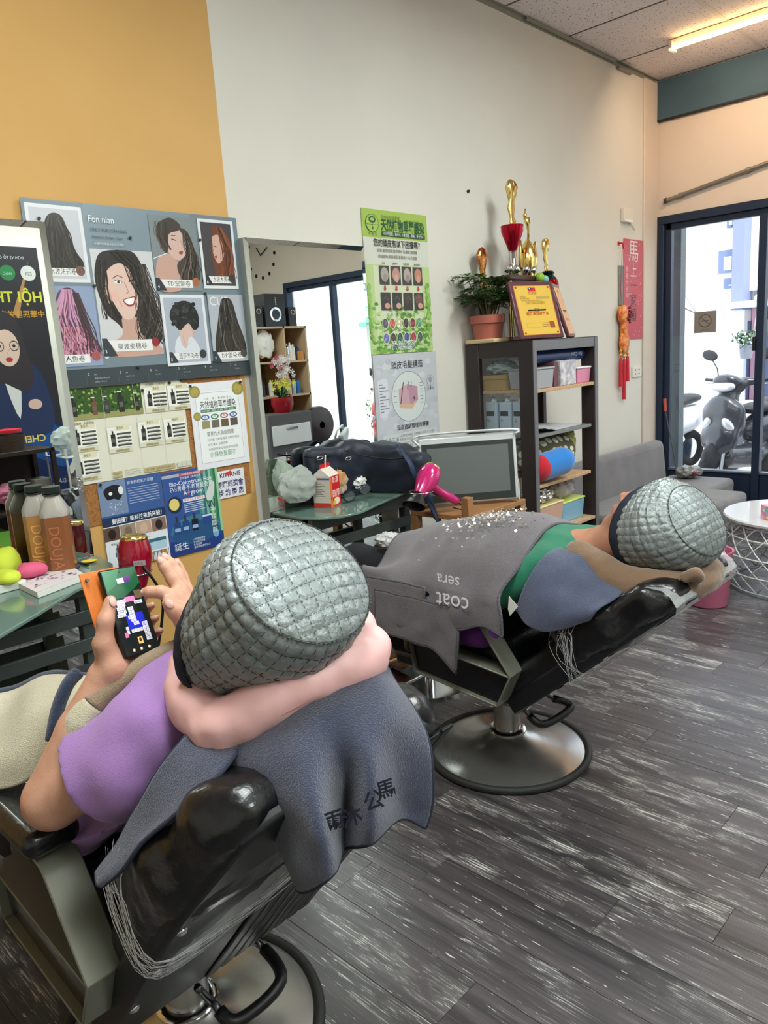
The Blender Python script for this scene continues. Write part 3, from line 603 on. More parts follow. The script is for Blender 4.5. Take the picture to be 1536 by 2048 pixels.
# 5
f = cell(1.598, 1.796, 1.458, 1.730, (172, 180, 194))
p.blobp([f(.2, .12), f(.22, .35), f(.45, .45), f(.7, .35), f(.8, .12)], (214, 218, 226)); p.blobp([f(.36, .55), f(.6, .62), f(.72, .5), f(.66, .4), f(.55, .38), f(.46, .22), f(.34, .3)], (214, 184, 172))
p.blobp([f(.2, .85), f(.45, .95), f(.7, .92), f(.86, .75), f(.84, .55), f(.7, .5), f(.6, .6), f(.5, .58), f(.34, .5), f(.2, .6), f(.12, .7)], (36, 40, 40))
for k in range(34):
    r_ = random.Random(k); a = r_.uniform(.18, .8); b_ = r_.uniform(.56, .92); p.ell(*f(a, b_), .010, .012, r_.choice([(34, 40, 40), (44, 52, 50), (58, 66, 62), (28, 30, 30)]), 8)
for k in range(20):
    r_ = random.Random(k+50); a = r_.uniform(.18, .78); b_ = r_.uniform(.6, .92); c = f(a, b_); p.line([(c[0]-.006, c[1]), (c[0], c[1]+.006), (c[0]+.006, c[1]-.002)], .001, (86, 94, 90))
p.line([f(.62, .52), f(.7, .46), f(.66, .42)], .0016, (170, 130, 116)); p.line([f(.4, .42), f(.44, .26), f(.56, .3)], .002, (170, 176, 186))
caption(f, '5', '溫莎羊毛卷', (60, 64, 66), .2, .78)
# 7
f = cell(1.812, 1.984, 1.462, 1.732, (176, 182, 190), None); p.text(*f(.05, .84), 'CUR', .05, (226, 228, 230), maxw=.13)
p.blobp([f(.5, .95), f(.68, .9), f(.8, .6), f(.95, .3), f(.9, .1), f(.2, .1), f(.08, .25), f(.22, .6), f(.36, .9)], (54, 52, 50)); hair(p, [f(.5, .92), f(.5, .6), f(.5, .12)], [.02, .04, .07], DK+[(120, 116, 110)], 20, .016, 21, .003)
caption(f, '7', 'DP雲朵卷', (80, 76, 72), .2, .86)
p.text(U(1.352), V(1.975), 'Fon nian', .034, (236, 240, 242), sx=.85); p.text(U(1.355), V(1.945), 'ONLY FOR FON NIAN', .0165, (66, 80, 90), maxw=.16); p.text(U(1.358), V(1.922), 'Healthy | Unique | Easy', .0125, (66, 80, 90), maxw=.19); p.text(U(1.362), V(1.899), '女屬於您專屬有彩品型燙髮', .010, (200, 208, 212), maxw=.13)
p.build('print', INKG, t); pins(t, [(1.178, 1.973), (1.505, 1.93), (1.341, 1.757), (1.806, 1.94), (1.803, 1.735), (1.47, 1.462), (1.16, 1.462)], YP-0.013)
# --- cork board
M_CORK = mat('cork', (176, 124, 70), 0.9, var=(160, 0, (140, 92, 48)), bump=(220, 0.4))
ck = thing('cork_board', 'brown cork pin board behind the pinned flyers on the orange wall', 'board', (1.57, D, 0.90))
cb = MB(); cb.add([(1.19, D-0.003, .90), (1.19, D-0.003, 1.41), (1.945, D-0.003, 1.41), (1.945, D-.003, .99), (1.80, D-.003, .90)], [(0, 1, 2, 3, 4)])
MB().prism([(1.19, .895), (1.945, .895), (1.945, 1.41), (1.19, 1.41)], D-0.0035, D-0.0005, 'y').build('cork_panel', M_CORK, ck)
# --- cream brochure
t, p = sheet_on_wall('product_brochure', 'cream folded brochure with rows of dark pump bottles pinned on cork', 'brochure', 1.177, 1.660, 1.054, 1.408, mat('cream_paper', (222, 220, 202), 0.5), y=YP-.002)
p.rect(0, 0, 1, 1, (222, 220, 202)); p.rect(0, .66, .62, .985, (52, 84, 34))
r_ = random.Random(5)
for k in range(160): p.ell(r_.uniform(.01, .61), r_.uniform(.7, .97), .010, .014, r_.choice([(70, 110, 40), (110, 150, 60), (36, 60, 28), (150, 180, 90), (60, 92, 40)]), 6)
p.rect(0, .66, .62, .72, (150, 150, 96))
def bottle(u, v, s, c=(40, 40, 38)):
    p.rect(u-.022*s, v, u+.022*s, v+.15*s, c); p.rect(u-.008*s, v+.15*s, u+.008*s, v+.19*s, c); p.rect(u-.022*s, v+.19*s, u+.012*s, v+.205*s, (210, 212, 206)); p.rect(u-.015*s, v+.05*s, u+.015*s, v+.10*s, (96, 96, 92))
for u, s, c in ((.06, 1, (40, 40, 38)), (.22, .9, (120, 76, 50)), (.32, .9, (60, 62, 58)), (.44, 1.1, (40, 42, 38)), (.57, .95, (40, 40, 38))): bottle(u, .70, s, c)
for (u0, v0) in ((.01, .36), (.0, .06), (.29, .30), (.55, .32), (.78, .32), (.64, .68), (.85, .68)):
    p.rect(u0, v0-.02, u0+.20, v0+.26, (214, 212, 192)); p.rect(u0, v0+.03, u0+.20, v0+.25, (236, 236, 226)); bottle(u0+.045, v0+.05, .85); p.rect(u0+.07, v0+.21, u0+.19, v0+.27, (222, 216, 186)); p.text(u0+.08, v0+.225, '養髮乳', .012, (90, 86, 60), maxw=.06)
    for k in range(4): p.rect(u0+.085, v0+.165-k*.04, u0+.195, v0+.185-k*.04, (74, 76, 70)); p.ell(u0+.085, v0+.175-k*.04, .010, .012, (50, 52, 48), 8); p.rect(u0+.1, v0+.150-k*.04, u0+.185, v0+.154-k*.04, (150, 150, 138))
    p.rect(u0+.05, v0-.015, u0+.17, v0+.012, (184, 172, 126)); p.text(u0+.06, v0-.008, '建議售價 1380元', .008, (90, 84, 56), maxw=.1)
p.text(.01, .62, '“元奇養髮” 永保亮品', .010, (96, 94, 70)); p.text(.65, .955, '“元奇養髮” 永保亮品', .010, (96, 94, 70)); p.rect(.56, .02, .84, .075, (186, 174, 128)); p.text(.58, .035, '開心選購！官網商城享優惠多多', .010, (90, 84, 56), maxw=.24)
for k in range(3):
    p.rect(.86+k*.045, .02, .90+k*.045, .08, (206, 206, 190))
p.rect(.29, .06, .37, .085, (180, 168, 122)); p.rect(.29, .02, .37, .045, (180, 168, 122))
for k in range(3): p.rect(.39, .03+k*.025, .53, .034+k*.025, (150, 146, 120))
for u in (.29, .55, .77): p.line([(u, 0), (u, 1)], .0012, (200, 198, 180))
p.build('print', INK, t); pins(t, [(1.48, 1.375), (1.60, 1.395), (1.655, 1.40)], YP-.003)
# --- white nine scalp problems sheet
t, p = sheet_on_wall('white_flyer', 'white flyer with green title and oval badges, pinned right of the cream brochure', 'flyer', 1.684, 1.948, 1.032, 1.385, mat('white_paper', (232, 234, 236), 0.45), y=YP-.004)
p.rect(0, 0, 1, 1, (228, 230, 234)); p.rect(.10, .07, .92, .9, (236, 238, 238))
for (u, v, r) in ((.05, .93, .14), (.97, .93, .16), (.03, .62, .10)): p.ell(min(max(u, .1), .9), min(v, .90), r*.7, r*.5, (150, 142, 70)); p.ell(min(max(u, .1), .9), min(v, .90), r*.5, r*.36, (176, 160, 80))
p.text(.5, .80, '✧ 採 ． 擷 ． 養 髮 植 萃 ✧', .011, (110, 114, 112), 'c'); p.text(.5, .71, '天然植物草養護染', .032, (56, 74, 66), 'c', maxw=.66, bold=.01); p.rect(.17, .655, .83, .69, (78, 118, 92)); p.text(.5, .663, '100%不含氨、無PPD、0重金屬、無味、安全安心', .009, (225, 235, 228), 'c', maxw=.62)
for k, c in enumerate(((54, 96, 168), (60, 130, 84), (190, 56, 66), (62, 90, 150))): p.ell(.24+k*.175, .60, .075, .032, c); p.ell(.24+k*.175, .60, .05, .02, (225, 232, 236)); p.text(.24+k*.175, .594, ['滋', '潤', '養', '護'][k], .012, c, 'c'); p.rect(.17+k*.175, .47, .31+k*.175, .56, ((150, 148, 96), (110, 104, 90), (104, 90, 66), (96, 80, 70))[k])
p.text(.24, .38, '常見九大頭皮問題', .021, (78, 86, 80), maxw=.5)
for k in range(3): p.text(.24, .32-k*.055, ['◎白髮 ◎髮質稀疏 ◎敏感頭皮', '◎毛囊炎 ◎頭皮癢', '◎頭皮異味 ◎頭皮屑 ◎掉髮'][k], .012, (140, 160, 146), maxw=.6)
p.text(.5, .13, '㊣綠色髮廊㊣', .026, (100, 160, 120), 'c', maxw=.5); p.line([(.1, .07), (.9, .07), (.9, .88), (.1, .88), (.1, .07)], .001, (120, 126, 126))
p.build('print', INK, t); pins(t, [(1.69, 1.375), (1.935, 1.375)], YP-.005)
# --- blue brochure, left page and right page
t, p = sheet_on_wall('blue_brochure', 'blue and white brochure with cow photo and scalp photos, hung under the cream one', 'brochure', 1.252, 1.515, .708, 1.052, mat('blue_paper', (50, 84, 140), 0.35), y=YP-.001)
p.rect(0, 0, 1, 1, (228, 232, 236)); p.rect(0, .5, 1, 1, (58, 92, 150)); p.rect(0, .62, .42, 1, (120, 140, 172)); p.blobp([(.08, .9), (.2, .95), (.34, .93), (.36, .84), (.3, .78), (.22, .8), (.12, .8)], (24, 26, 34)); p.ell(.34, .88, .04, .05, (230, 232, 236), 8)
p.ell(.18, .86, .03, .02, (235, 235, 238), 8)
for k in range(24): r_ = random.Random(k); p.ell(.12+r_.random()*.22, .62+r_.random()*.14, .006, .006, (232, 236, 240), 6)
p.text(.45, .93, '珍貴的初乳外泌體', .014, (225, 232, 240), maxw=.45)
for k in range(7): p.rect(.45, .88-k*.028, .94, .885-k*.028, (190, 204, 226))
p.rect(0, .5, 1, .6, (32, 52, 84)); p.text(.14, .525, '髮困擾？新科技來新突破！', .022, (240, 244, 248), maxw=.8, bold=.01)
for k in range(4): p.rect(k*.25, .34, k*.25+.24, .49, ((96, 74, 62), (158, 140, 120), (190, 160, 138), (140, 110, 96))[k]); p.ell(k*.25+.12, .41, .06, .06, ((40, 30, 28), (120, 106, 92), (206, 180, 156), (44, 34, 32))[k], 10)
p.text(.08, .29, '使用方法 | 頻率  How to use and frequency', .009, (60, 66, 76), maxw=.7); bottle(.17, .12, .9, (30, 40, 60)); p.rect(.13, .15, .2, .2, (60, 100, 160)); p.rect(.28, .24, .34, .265, (60, 66, 76)); p.rect(.28, .2, .34, .225, (60, 66, 76))
p.rect(.55, .13, .96, .26, (176, 206, 222)); p.rect(.55, .22, .96, .26, (56, 110, 130)); p.rect(.62, .0, .95, .11, (176, 140, 96)); p.ell(.78, .05, .08, .05, (205, 214, 232), 12)
for k in range(6): p.line([(.64+k*.06, .0), (.68+k*.06, .11)], .003, (90, 66, 44))
p.build('print', INK, t); pins(t, [(1.262, 1.045)], YP-.003)
t, p = sheet_on_wall('blue_flyer', 'deep blue flyer page with product bottles beside a green curtain pattern', 'flyer', 1.517, 1.775, .700, 1.046, mat('blue_paper'), y=YP-.002)
p.rect(0, 0, 1, 1, (50, 84, 150))
for k in range(9): p.rect(.60+k*.045, 0, .645+k*.045, .97-.0*k, ((70, 130, 140), (96, 160, 150), (52, 104, 120), (120, 180, 160), (60, 120, 110), (140, 196, 170), (80, 150, 110), (50, 110, 80), (150, 200, 150))[k])
p.rect(0, .0, 1, .18, (36, 62, 128)); p.ell(.5, .28, .46, .17, (60, 120, 150)); p.ell(.5, .24, .44, .14, (40, 84, 130)); p.rect(0, .93, .6, .965, (176, 176, 190)); p.rect(.3, .93, .75, .965, (190, 90, 96)); p.text(.34, .938, '2024年度新生 重磅推出', .009, (240, 236, 238), maxw=.38)
p.text(.5, .895, '生技醫美│美學合作', .011, (225, 232, 244), 'c'); p.text(.12, .83, 'Bio-Colostrum Hair', .025, (236, 240, 246), maxw=.78); p.text(.12, .765, 'EVs青春不老育髮奇蹟', .024, (236, 240, 246), maxw=.78); p.text(.34, .70, 'A+grow.', .028, (240, 242, 246), maxw=.4); p.ell(.435, .712, .018, .014, (214, 60, 90), 8)
p.ell(.17, .61, .13, .10, (30, 44, 76)); p.ell(.16, .615, .09, .07, (226, 206, 120)); p.rect(.32, .62, .72, .66, (240, 236, 236)); p.text(.34, .63, '專屬活化育養髮素', .012, (200, 50, 60), maxw=.36)
for k in range(5): p.rect(.33, .595-k*.024, .7-.04*(k % 2), .602-k*.024, (214, 224, 238))
for u, c in ((.17, (34, 70, 130)), (.32, (34, 70, 130)), (.49, (20, 30, 50))): p.rect(u-.06, .26, u+.06, .40, c); p.rect(u-.02, .40, u+.02, .47, (60, 50, 52)); p.rect(u-.05, .29, u+.05, .33, (150, 180, 220))
p.rect(.64, .30, .82, .41, (38, 70, 140)); p.rect(.64, .40, .82, .42, (220, 226, 240)); p.text(.08, .07, '誕生', .034, (232, 238, 248)); 
for k in range(4): p.text(.42, .145-k*.033, ['10倍濃縮精華', '90%頭皮修護', '生長周期', '重現秀髮濃密活力'][k], .010, (225, 232, 244), maxw=.46)
p.ell(.86, .17, .06, .05, (120, 170, 214)); p.blobp([(.74, .62), (.82, .76), (.92, .8), (.9, .66), (.82, .58)], (206, 214, 210)); p.line([(.74, .62), (.78, .5), (.84, .58), (.88, .48), (.9, .6)], .003, (40, 50, 48)); p.text(.80, .44, '神經醯胺', .026, (220, 240, 214), vert=True)
p.build('print', INK, t)
# --- club sign
t, p = sheet_on_wall('club_sign', 'small white sign with dark blue lettering right of the blue flyer', 'sign', 1.765, 1.912, .895, 1.012, mat('white_paper'), y=YP-.0005)
p.rect(0, 0, 1, 1, (226, 226, 232)); p.text(.16, .76, 'KIWANIS', .026, (40, 34, 60), maxw=.74, bold=.02); p.poly([(.3, .9), (.55, .98), (.6, .84), (.42, .8)], (200, 60, 60)); p.text(.03, .40, '國際同濟會', .031, (52, 56, 110), maxw=.92, bold=.02); p.text(.05, .10, '特 約 商 店', .031, (52, 56, 110), maxw=.88, bold=.02)
p.build('print', INK, t)
# --- green hair dye poster
t, p = sheet_on_wall('green_poster', 'tall green poster about plant hair dye with ovals of herbs', 'poster', 2.745, 3.228, 1.452, 2.145, mat('green_paper', (160, 190, 110), 0.4))
p.rect(0, 0, 1, 1, (184, 204, 140)); p.rect(.12, .0, .88, .62, (204, 212, 180)); p.rect(0, .81, 1, 1, (158, 186, 84)); p.rect(0, .625, 1, .81, (206, 208, 196)); r_ = random.Random(2)
for k in range(220):
    v = r_.random()**1.7*.36; p.ell(r_.uniform(.03, .97), v*.95+.012, .035, .014, r_.choice([(120, 168, 74), (96, 150, 60), (150, 190, 104), (176, 206, 130), (80, 140, 60)]), 6)
for k in range(60): v = r_.random()*.4; p.ell(r_.choice([.03, .95])+r_.uniform(-.02, .03), .1+v, .025, .02, r_.choice([(150, 190, 104), (120, 168, 74)]), 6)
p.ell(.14, .905, .095, .062, (70, 104, 60), 20); p.ell(.14, .905, .088, .057, (164, 192, 92), 20); p.line([(.14, .86), (.14, .92)], .003, (60, 92, 56)); 
for a in range(9): p.ell(.14+.04*math.cos(a*.7), .93+.018*math.sin(a*.7), .014, .009, (56, 92, 56), 8)
p.line([(.05, .895), (.23, .895)], .002, (70, 104, 60)); p.ell(.14, .872, .014, .012, (70, 104, 60), 8); p.text(.14, .826, '木 薑 仙', .018, (110, 140, 70), 'c')
p.text(.28, .945, '日本化妝品專號', .020, (96, 128, 60), maxw=.3); p.text(.66, .938, '臺北市衛字A1234567號', .010, (80, 110, 56), maxw=.28); p.text(.27, .868, '天然植物草養護染', .062, (36, 92, 62), maxw=.68, bold=.015)
p.rect(.27, .825, .95, .856, (44, 78, 66)); p.text(.61, .832, '100%不含氨、無PPD、0重金屬、無味、安全安心', .018, (225, 236, 228), 'c', maxw=.64)
p.text(.5, .755, '您的頭皮有以下困擾嗎？', .040, (52, 54, 50), 'c', maxw=.72, bold=.01); p.text(.5, .715, '白髮 髮質稀疏 敏感頭皮 毛囊炎 頭皮癢', .018, (88, 90, 84), 'c', maxw=.62); p.text(.5, .675, '頭油異味 頭屑頑固 髮量減少 毛孔阻塞', .018, (88, 90, 84), 'c', maxw=.6)
for k in range(4):
    u = .20+k*.175; p.text(u+.07, .632, ['白髮', '髮線稀', '毛囊堵塞', '敏感頭皮'][k], .012, (80, 90, 70), 'c'); p.rect(u, .49, u+.145, .62, (70, 66, 64)); p.ell(u+.075, .56, .058, .05, ((168, 160, 150), (186, 140, 132), (176, 160, 156), (190, 130, 110))[k], 14); p.ell(u+.08, .535, .03, .03, ((150, 140, 132), (200, 160, 150), (150, 130, 130), (206, 150, 128))[k], 10)
    p.poly([(u+.06, .482), (u+.085, .482), (u+.085, .462), (u+.098, .462), (u+.072, .446), (u+.047, .462), (u+.06, .462)], (196, 74, 84)); p.rect(u, .31, u+.145, .435, (66, 62, 62)); p.ell(u+.07, .385, .06, .045, ((62, 60, 62), (58, 58, 62), (74, 66, 64), (112, 84, 78))[k], 14); p.ell(u+.09, .34, .04, .022, ((206, 150, 130), (200, 160, 150), (60, 54, 54), (206, 160, 140))[k], 10); p.line([(u+.04, .39), (u+.08, .41), (u+.11, .38)], .003, (120, 114, 112))
p.text(.5, .268, '✧ 採 · 擷 · 養髮草本 ✧', .022, (120, 132, 96), 'c', maxw=.46)
HC_ = [(92, 84, 100), (190, 84, 72), (190, 186, 150), (70, 64, 56), (130, 60, 66), (96, 140, 110), (110, 110, 160), (84, 66, 66), (62, 92, 76), (80, 84, 130), (160, 60, 80), (70, 96, 76)]
for k in range(12):
    u, v = .24+(k % 6)*.108, .215-.105*(k//6); p.ell(u, v, .048, .042, (214, 222, 190), 14); p.ell(u, v, .041, .036, HC_[k], 14)
    for q in range(5): p.ell(u+r_.uniform(-.022, .022), v+r_.uniform(-.02, .02), .009, .008, tuple(min(255, int(c*1.35)) for c in HC_[k]), 6)
    p.rect(u-.025, v-.054, u+.025, v-.050, (96, 116, 70))
p.text(.5, .03, '綠色髮廊', .046, (236, 244, 232), 'c', bold=.05); p.text(.5, .03, '綠色髮廊', .046, (66, 104, 84), 'c')
p.build('print', INK, t)
# --- grey scalp poster
t, p = sheet_on_wall('scalp_poster', 'pale grey marbled poster showing a scalp cross section in a circle', 'poster', 2.755, 3.250, .86, 1.448, mat('grey_paper', (190, 192, 198), 0.4), y=YP+.0004)
p.rect(0, 0, 1, 1, (192, 195, 200)); r_ = random.Random(4)
for k in range(70): p.ell(.05+.9*r_.random(), .04+.92*r_.random(), .05, .03, r_.choice([(198, 200, 206), (186, 190, 196), (204, 206, 210), (180, 184, 196)]), 8)
p.text(.52, .875, '頭皮毛髮構造', .042, (52, 56, 62), 'c', maxw=.5, bold=.01); p.ell(.52, .62, .275, .225, (130, 140, 142), 28); p.ell(.52, .62, .268, .219, (206, 212, 210), 28)
p.poly([(.36, .69), (.50, .73), (.66, .70), (.66, .58), (.56, .51), (.36, .53)], (196, 160, 168)); p.poly([(.50, .73), (.66, .70), (.66, .58), (.54, .52)], (180, 140, 156)); p.poly([(.37, .56), (.56, .55), (.65, .58), (.56, .505), (.37, .525)], (206, 174, 146)); p.line([(.44, .75), (.38, .56)], .006, (84, 50, 62)); p.line([(.52, .75), (.50, .69)], .005, (84, 60, 70)); p.line([(.57, .75), (.555, .70)], .004, (84, 60, 70)); p.ell(.6, .60, .012, .016, (90, 60, 80), 8)
for k in range(7): p.rect(.70, .73-k*.03, .75, .735-k*.03, (110, 116, 116)); 
for k in range(3): p.rect(.28, .68-k*.05, .33, .685-k*.05, (110, 116, 116))
p.poly([(.04, .78), (.17, .80), (.20, .76), (.20, .52), (.15, .46), (.06, .46)], (210, 212, 220))
for k in range(10): p.rect(.07, .74-k*.026, .12+.04*(k % 3), .748-k*.026, (110, 112, 124))
p.ell(.88, .74, .06, .055, (150, 156, 164), 16); p.ell(.88, .74, .055, .05, (192, 195, 200), 16); p.ell(.88, .75, .03, .03, (150, 156, 166), 8); p.line([(.88, .69), (.88, .74)], .003, (70, 76, 90)); p.text(.88, .66, '木 薑 仙', .016, (96, 100, 110), 'c')
p.text(.56, .335, '頭皮週期管理的轉變', .030, (60, 64, 68), 'c', maxw=.52, bold=.01)
for k, s_ in enumerate(('安全三道', '毛囊生長', '活化頭皮')):
    v = .235-k*.095; p.rect(.08, v-.02, .95, v+.068, (202, 207, 206)); p.text(.10, v+.0, s_, .028, (50, 54, 58), maxw=.22); p.text(.33, v+.032, '利用獨特配方養護，給專屬客戶貴賓指引 三大護膚', .016, (80, 84, 88), maxw=.58); p.text(.33, v+.0, '專業養髮可以自然健康的白天光澤 專業呵護零刺', .016, (80, 84, 88), maxw=.58); p.line([(.08, v-.022), (.95, v-.022)], .001, (140, 146, 150))
p.build('print', INK, t)
# --- red banner with vertical characters
t, p = sheet_on_wall('spring_couplet', 'red paper banner with black and silver brush characters beside the window corner', 'banner', 5.46, 5.768, 1.44, 2.164, mat('couplet_red', (190, 72, 84), 0.55))
p.rect(0, 0, 1, 1, (192, 70, 84)); r_ = random.Random(3)
for k in range(90): s_ = r_.uniform(.004, .012); p.ell(.04+.92*r_.random(), .03+.94*r_.random(), s_*1.6, s_*.7, (228, 170, 176), 6)
p.text(.5, .80, '馬', .17, (225, 214, 214), 'c'); 
for k, (ch, cc) in enumerate((('上', (225, 214, 214)), ('一', (60, 50, 54)), ('家', (60, 50, 54)), ('順', (60, 50, 54)))): p.text(.5, .64-k*.15, ch, .11, cc, 'c')
for k, ch in enumerate('新春大吉祥'): p.text(.16, .68-k*.065, ch, .045, (225, 190, 194), 'c')
p.build('print', INK, t)
# ------------------------------------------------------------------ mirrors
M_MIRROR = mat('mirror_silver', (232, 240, 236), 0.0, metal=1.0); M_CASE = mat('mirror_case', (150, 156, 152), 0.35, metal=0.2)
def mirror(x0, x1, z0, z1, label):
    t = thing('wall_mirror', label, 'mirror', ((x0+x1)/2, D, z0), group=None); yf = D-0.058; bw = 0.022
    MB().b2(x0, x1, yf+0.004, D-0.001, z0, z1).build('case', M_CASE, t, bevel=0.002)
    MB().add([(x0+bw, yf, z0+bw), (x1-bw, yf, z0+bw), (x1-bw, yf, z1-bw), (x0+bw, yf, z1-bw)], [(0, 1, 2, 3)]).build('mirror_glass', M_MIRROR, t)
    e = 0.0022; A = [(x0, z0), (x1, z0), (x1, z1), (x0, z1)]; B = [(x0+bw, z0+bw), (x1-bw, z0+bw), (x1-bw, z1-bw), (x0+bw, z1-bw)]; m = MB()
    for i in range(4):
        j = (i+1) % 4; m.add([(A[i][0], yf+e, A[i][1]), (A[j][0], yf+e, A[j][1]), (B[j][0], yf, B[j][1]), (B[i][0], yf, B[i][1])], [(0, 1, 2, 3)])
    m.build('bevelled_edge', M_MIRROR, t); return t
mirror(1.993, 2.695, .06, 1.957, 'tall frameless mirror standing between the big portrait poster and the green poster')
mirror(.478, 1.18, .06, 1.957, 'tall frameless mirror at the left edge, behind the two brown drink bottles')
# ------------------------------------------------------------------ glass shelf tables
M_TG = mat('green_table_glass', (150, 186, 172), 0.08, trans=0.55, ior=1.5); M_SLAT = mat('dark_grey_steel', (84, 92, 90), 0.45, metal=0.4)
def styling_table(dx, front, label, xr):
    t = thing('styling_table', label, 'table', (1.0+dx, 2.5, 0)); 
    MB().prism([(p_[0], p_[1]) for p_ in front], .788, .80, 'z').build('glass_top', M_TG, t, bevel=0.003, seg=2)
    x0, x1 = min(p_[0] for p_ in front)+.03, xr
    MB().b2(x0, x1, 2.42, 2.46, .725, .786).build('rail', M_SLAT, t, bevel=0.003)
    MB().b2(x1-.04, x1, 2.40, D-.06, .74, .786).build('bracket', M_SLAT, t, bevel=0.003); MB().b2(x0, x0+.04, 2.40, D-.06, .74, .786).build('bracket', M_SLAT, t, bevel=0.003)
    for k in range(4): MB().b2(x0, x1-.06, 2.435, 2.450, .625-k*.098, .672-k*.098).build('slat', M_SLAT, t, bevel=0.002)
    for x in (x0+.08, x1-.12): MB().b2(x-.02, x+.02, 2.452, 2.492, 0, .73).build('leg', M_SLAT, t, bevel=0.003)
    m = MB(); m.lathe([(0.0, .812), (.012, .812), (.014, .806), (.012, .80), (0.0, .80)], (x1-.03, 2.56, 0), 14); m.build('glass_fixing', mat('chrome', (210, 212, 214), 0.12, metal=1.0), t, smooth=40)
    return t
styling_table(0, [(.40, 2.64), (.40, 1.93), (.50, 1.95), (.63, 2.04), (.77, 2.14), (.94, 2.27), (1.05, 2.32), (1.12, 2.38), (1.16, 2.46), (1.19, 2.64)], 'glass styling table with steel slats under the left mirror', 1.16)
styling_table(1.5, [(2.0, 2.64), (1.99, 2.44), (2.02, 2.35), (2.10, 2.29), (2.20, 2.28), (2.38, 2.34), (2.57, 2.39), (2.75, 2.43), (2.84, 2.50), (2.86, 2.64)], 'glass styling table with steel slats under the middle mirror', 2.80)
# ================================================================== SHELF AND WHAT STANDS ON IT
M_ESP = mat('espresso_wood', (48, 38, 38), 0.45, var=(6, .12)); M_GRF = mat('grey_enamel_front', (104, 102, 106), 0.4); M_PART = mat('raw_chipboard', (196, 160, 124), 0.7, var=(60, .15))
SX0, SX1, SY0, SY1, SZ = 3.50, 4.20, 2.24, 2.685, 1.47
sh = thing('display_shelf', 'tall dark brown shelf unit with chipboard shelves, trophies on top', 'shelf', ((SX0+SX1)/2, (SY0+SY1)/2, 0))
for x in (SX0, SX1-.035):
    for y in (SY0, SY1-.09):
        m = MB(); m.b2(x, x+.035, y, y+.09, 0, SZ); m.build('post', M_ESP, sh, bevel=.003)
for x in (SX0, SX1-.035):
    MB().b2(x+.004, x+.031, SY0+.09, SY1-.09, 1.39, SZ).build('side_rail', M_ESP, sh); MB().b2(x+.004, x+.031, SY0+.09, SY1-.09, 0.05, .13).build('side_rail', M_ESP, sh)
MB().b2(SX0+.015, SX0+.019, SY0+.09, SY1-.09, .13, 1.39).build('side_glass', M_GLASS, sh)
MB().b2(SX0, SX1, SY0, SY1, SZ, SZ+.004).build('top_panel', M_ESP, sh); m = MB(); m.b2(SX0+.035, SX1-.035, SY0, SY0+.02, 1.415, SZ).build('front_rail', M_GRF, sh, bevel=.002)
for x in (SX0, SX1-.035): MB().b2(x, x+.035, SY0-.004, SY0, 0.02, SZ).build('front_trim', M_GRF, sh, bevel=.001)
SHZ = [(1.21, SX1), (.965, SX1-.04), (.685, SX1-.05), (.395, SX1)]
for k, (z, xr) in enumerate(SHZ): MB().b2(SX0+.036, xr-.036, SY0+.002, SY1-.01, z-.018, z).build('shelf_board', M_PART if k != 1 else mat('grey_board', (120, 122, 118), .5), sh, bevel=.002)
Z1, Z2, Z3, Z4 = [z for z, _ in SHZ]
# row 1
M_NAVY = mat('navy_vinyl', (34, 58, 108), 0.35); 
rl = thing('rolled_banner', 'dark blue rolled vinyl banner with silver letters lying at the top of the shelf', 'banner', (3.87, 2.33, Z1+.145))
MB().cyl((3.55, 2.33, Z1+.170), (4.15, 2.33, Z1+.170), .036, n=20).build('roll', M_NAVY, rl, smooth=50)
pr = Print((4.12, 2.2935, Z1+.185), (-1, 0, 0), (0, 0, -1), .42, .03, lift=.0008); pr.text(.02, .15, 'Bio Colo', .034, (190, 200, 215)); pr.build('lettering', INK, rl)
def tub(name, label, x0, x1, y0, y1, z0, z1, body, lid, lt=.012):
    t = thing(name, label, 'box', ((x0+x1)/2, (y0+y1)/2, z0)); m = MB(); cx, cy = (x0+x1)/2, (y0+y1)/2; a, b = (x1-x0)/2, (y1-y0)/2
    m.add([(cx+sx*a*k, cy+sy*b*k, z) for z, k in ((z0, .92), (z1-lt, 1.0)) for sx, sy in ((-1, -1), (1, -1), (1, 1), (-1, 1))], [(0, 1, 5, 4), (1, 2, 6, 5), (2, 3, 7, 6), (3, 0, 4, 7), (3, 2, 1, 0), (4, 5, 6, 7)])
    m.build('body', body, t, bevel=.004); MB().b2(x0-.004, x1+.004, y0-.004, y1+.004, z1-lt, z1).build('lid', lid, t, bevel=.004); return t
M_CLR = mat('cloudy_plastic', (188, 192, 196), 0.25, trans=.35); M_PINKT = mat('pink_plastic', (214, 130, 160), 0.3); M_WHT = mat('white_board', (228, 226, 224), .5)
tub('storage_box', 'greyish clear plastic box on the top shelf, left of the maroon box', 3.56, 3.745, 2.26, 2.44, Z1, 1.325, M_CLR, M_CLR)
tub('storage_box', 'pink plastic box with a white lid on the top shelf, at the right', 4.0, 4.155, 2.26, 2.42, Z1, 1.305, M_PINKT, M_WHT)
bx = MB(); bx.b2(3.76, 3.80, 2.27, 2.40, Z1, 1.345); tag(bx.build('box', mat('maroon_card', (110, 66, 72), .6), None, bevel=.002), 'slim maroon box standing on the top shelf beside clear packaging', 'box')
bx = MB(); bx.b2(3.81, 3.985, 2.26, 2.38, Z1, 1.352); bx2 = bx.build('packaged_box', mat('clear_wrap', (214, 212, 214), .15, bump=(60, .8), var=(30, 0, (150, 140, 150)), coat=.5), None, bevel=.004); tag(bx2, 'pale plastic-wrapped pack standing in the middle of the top shelf', 'box')
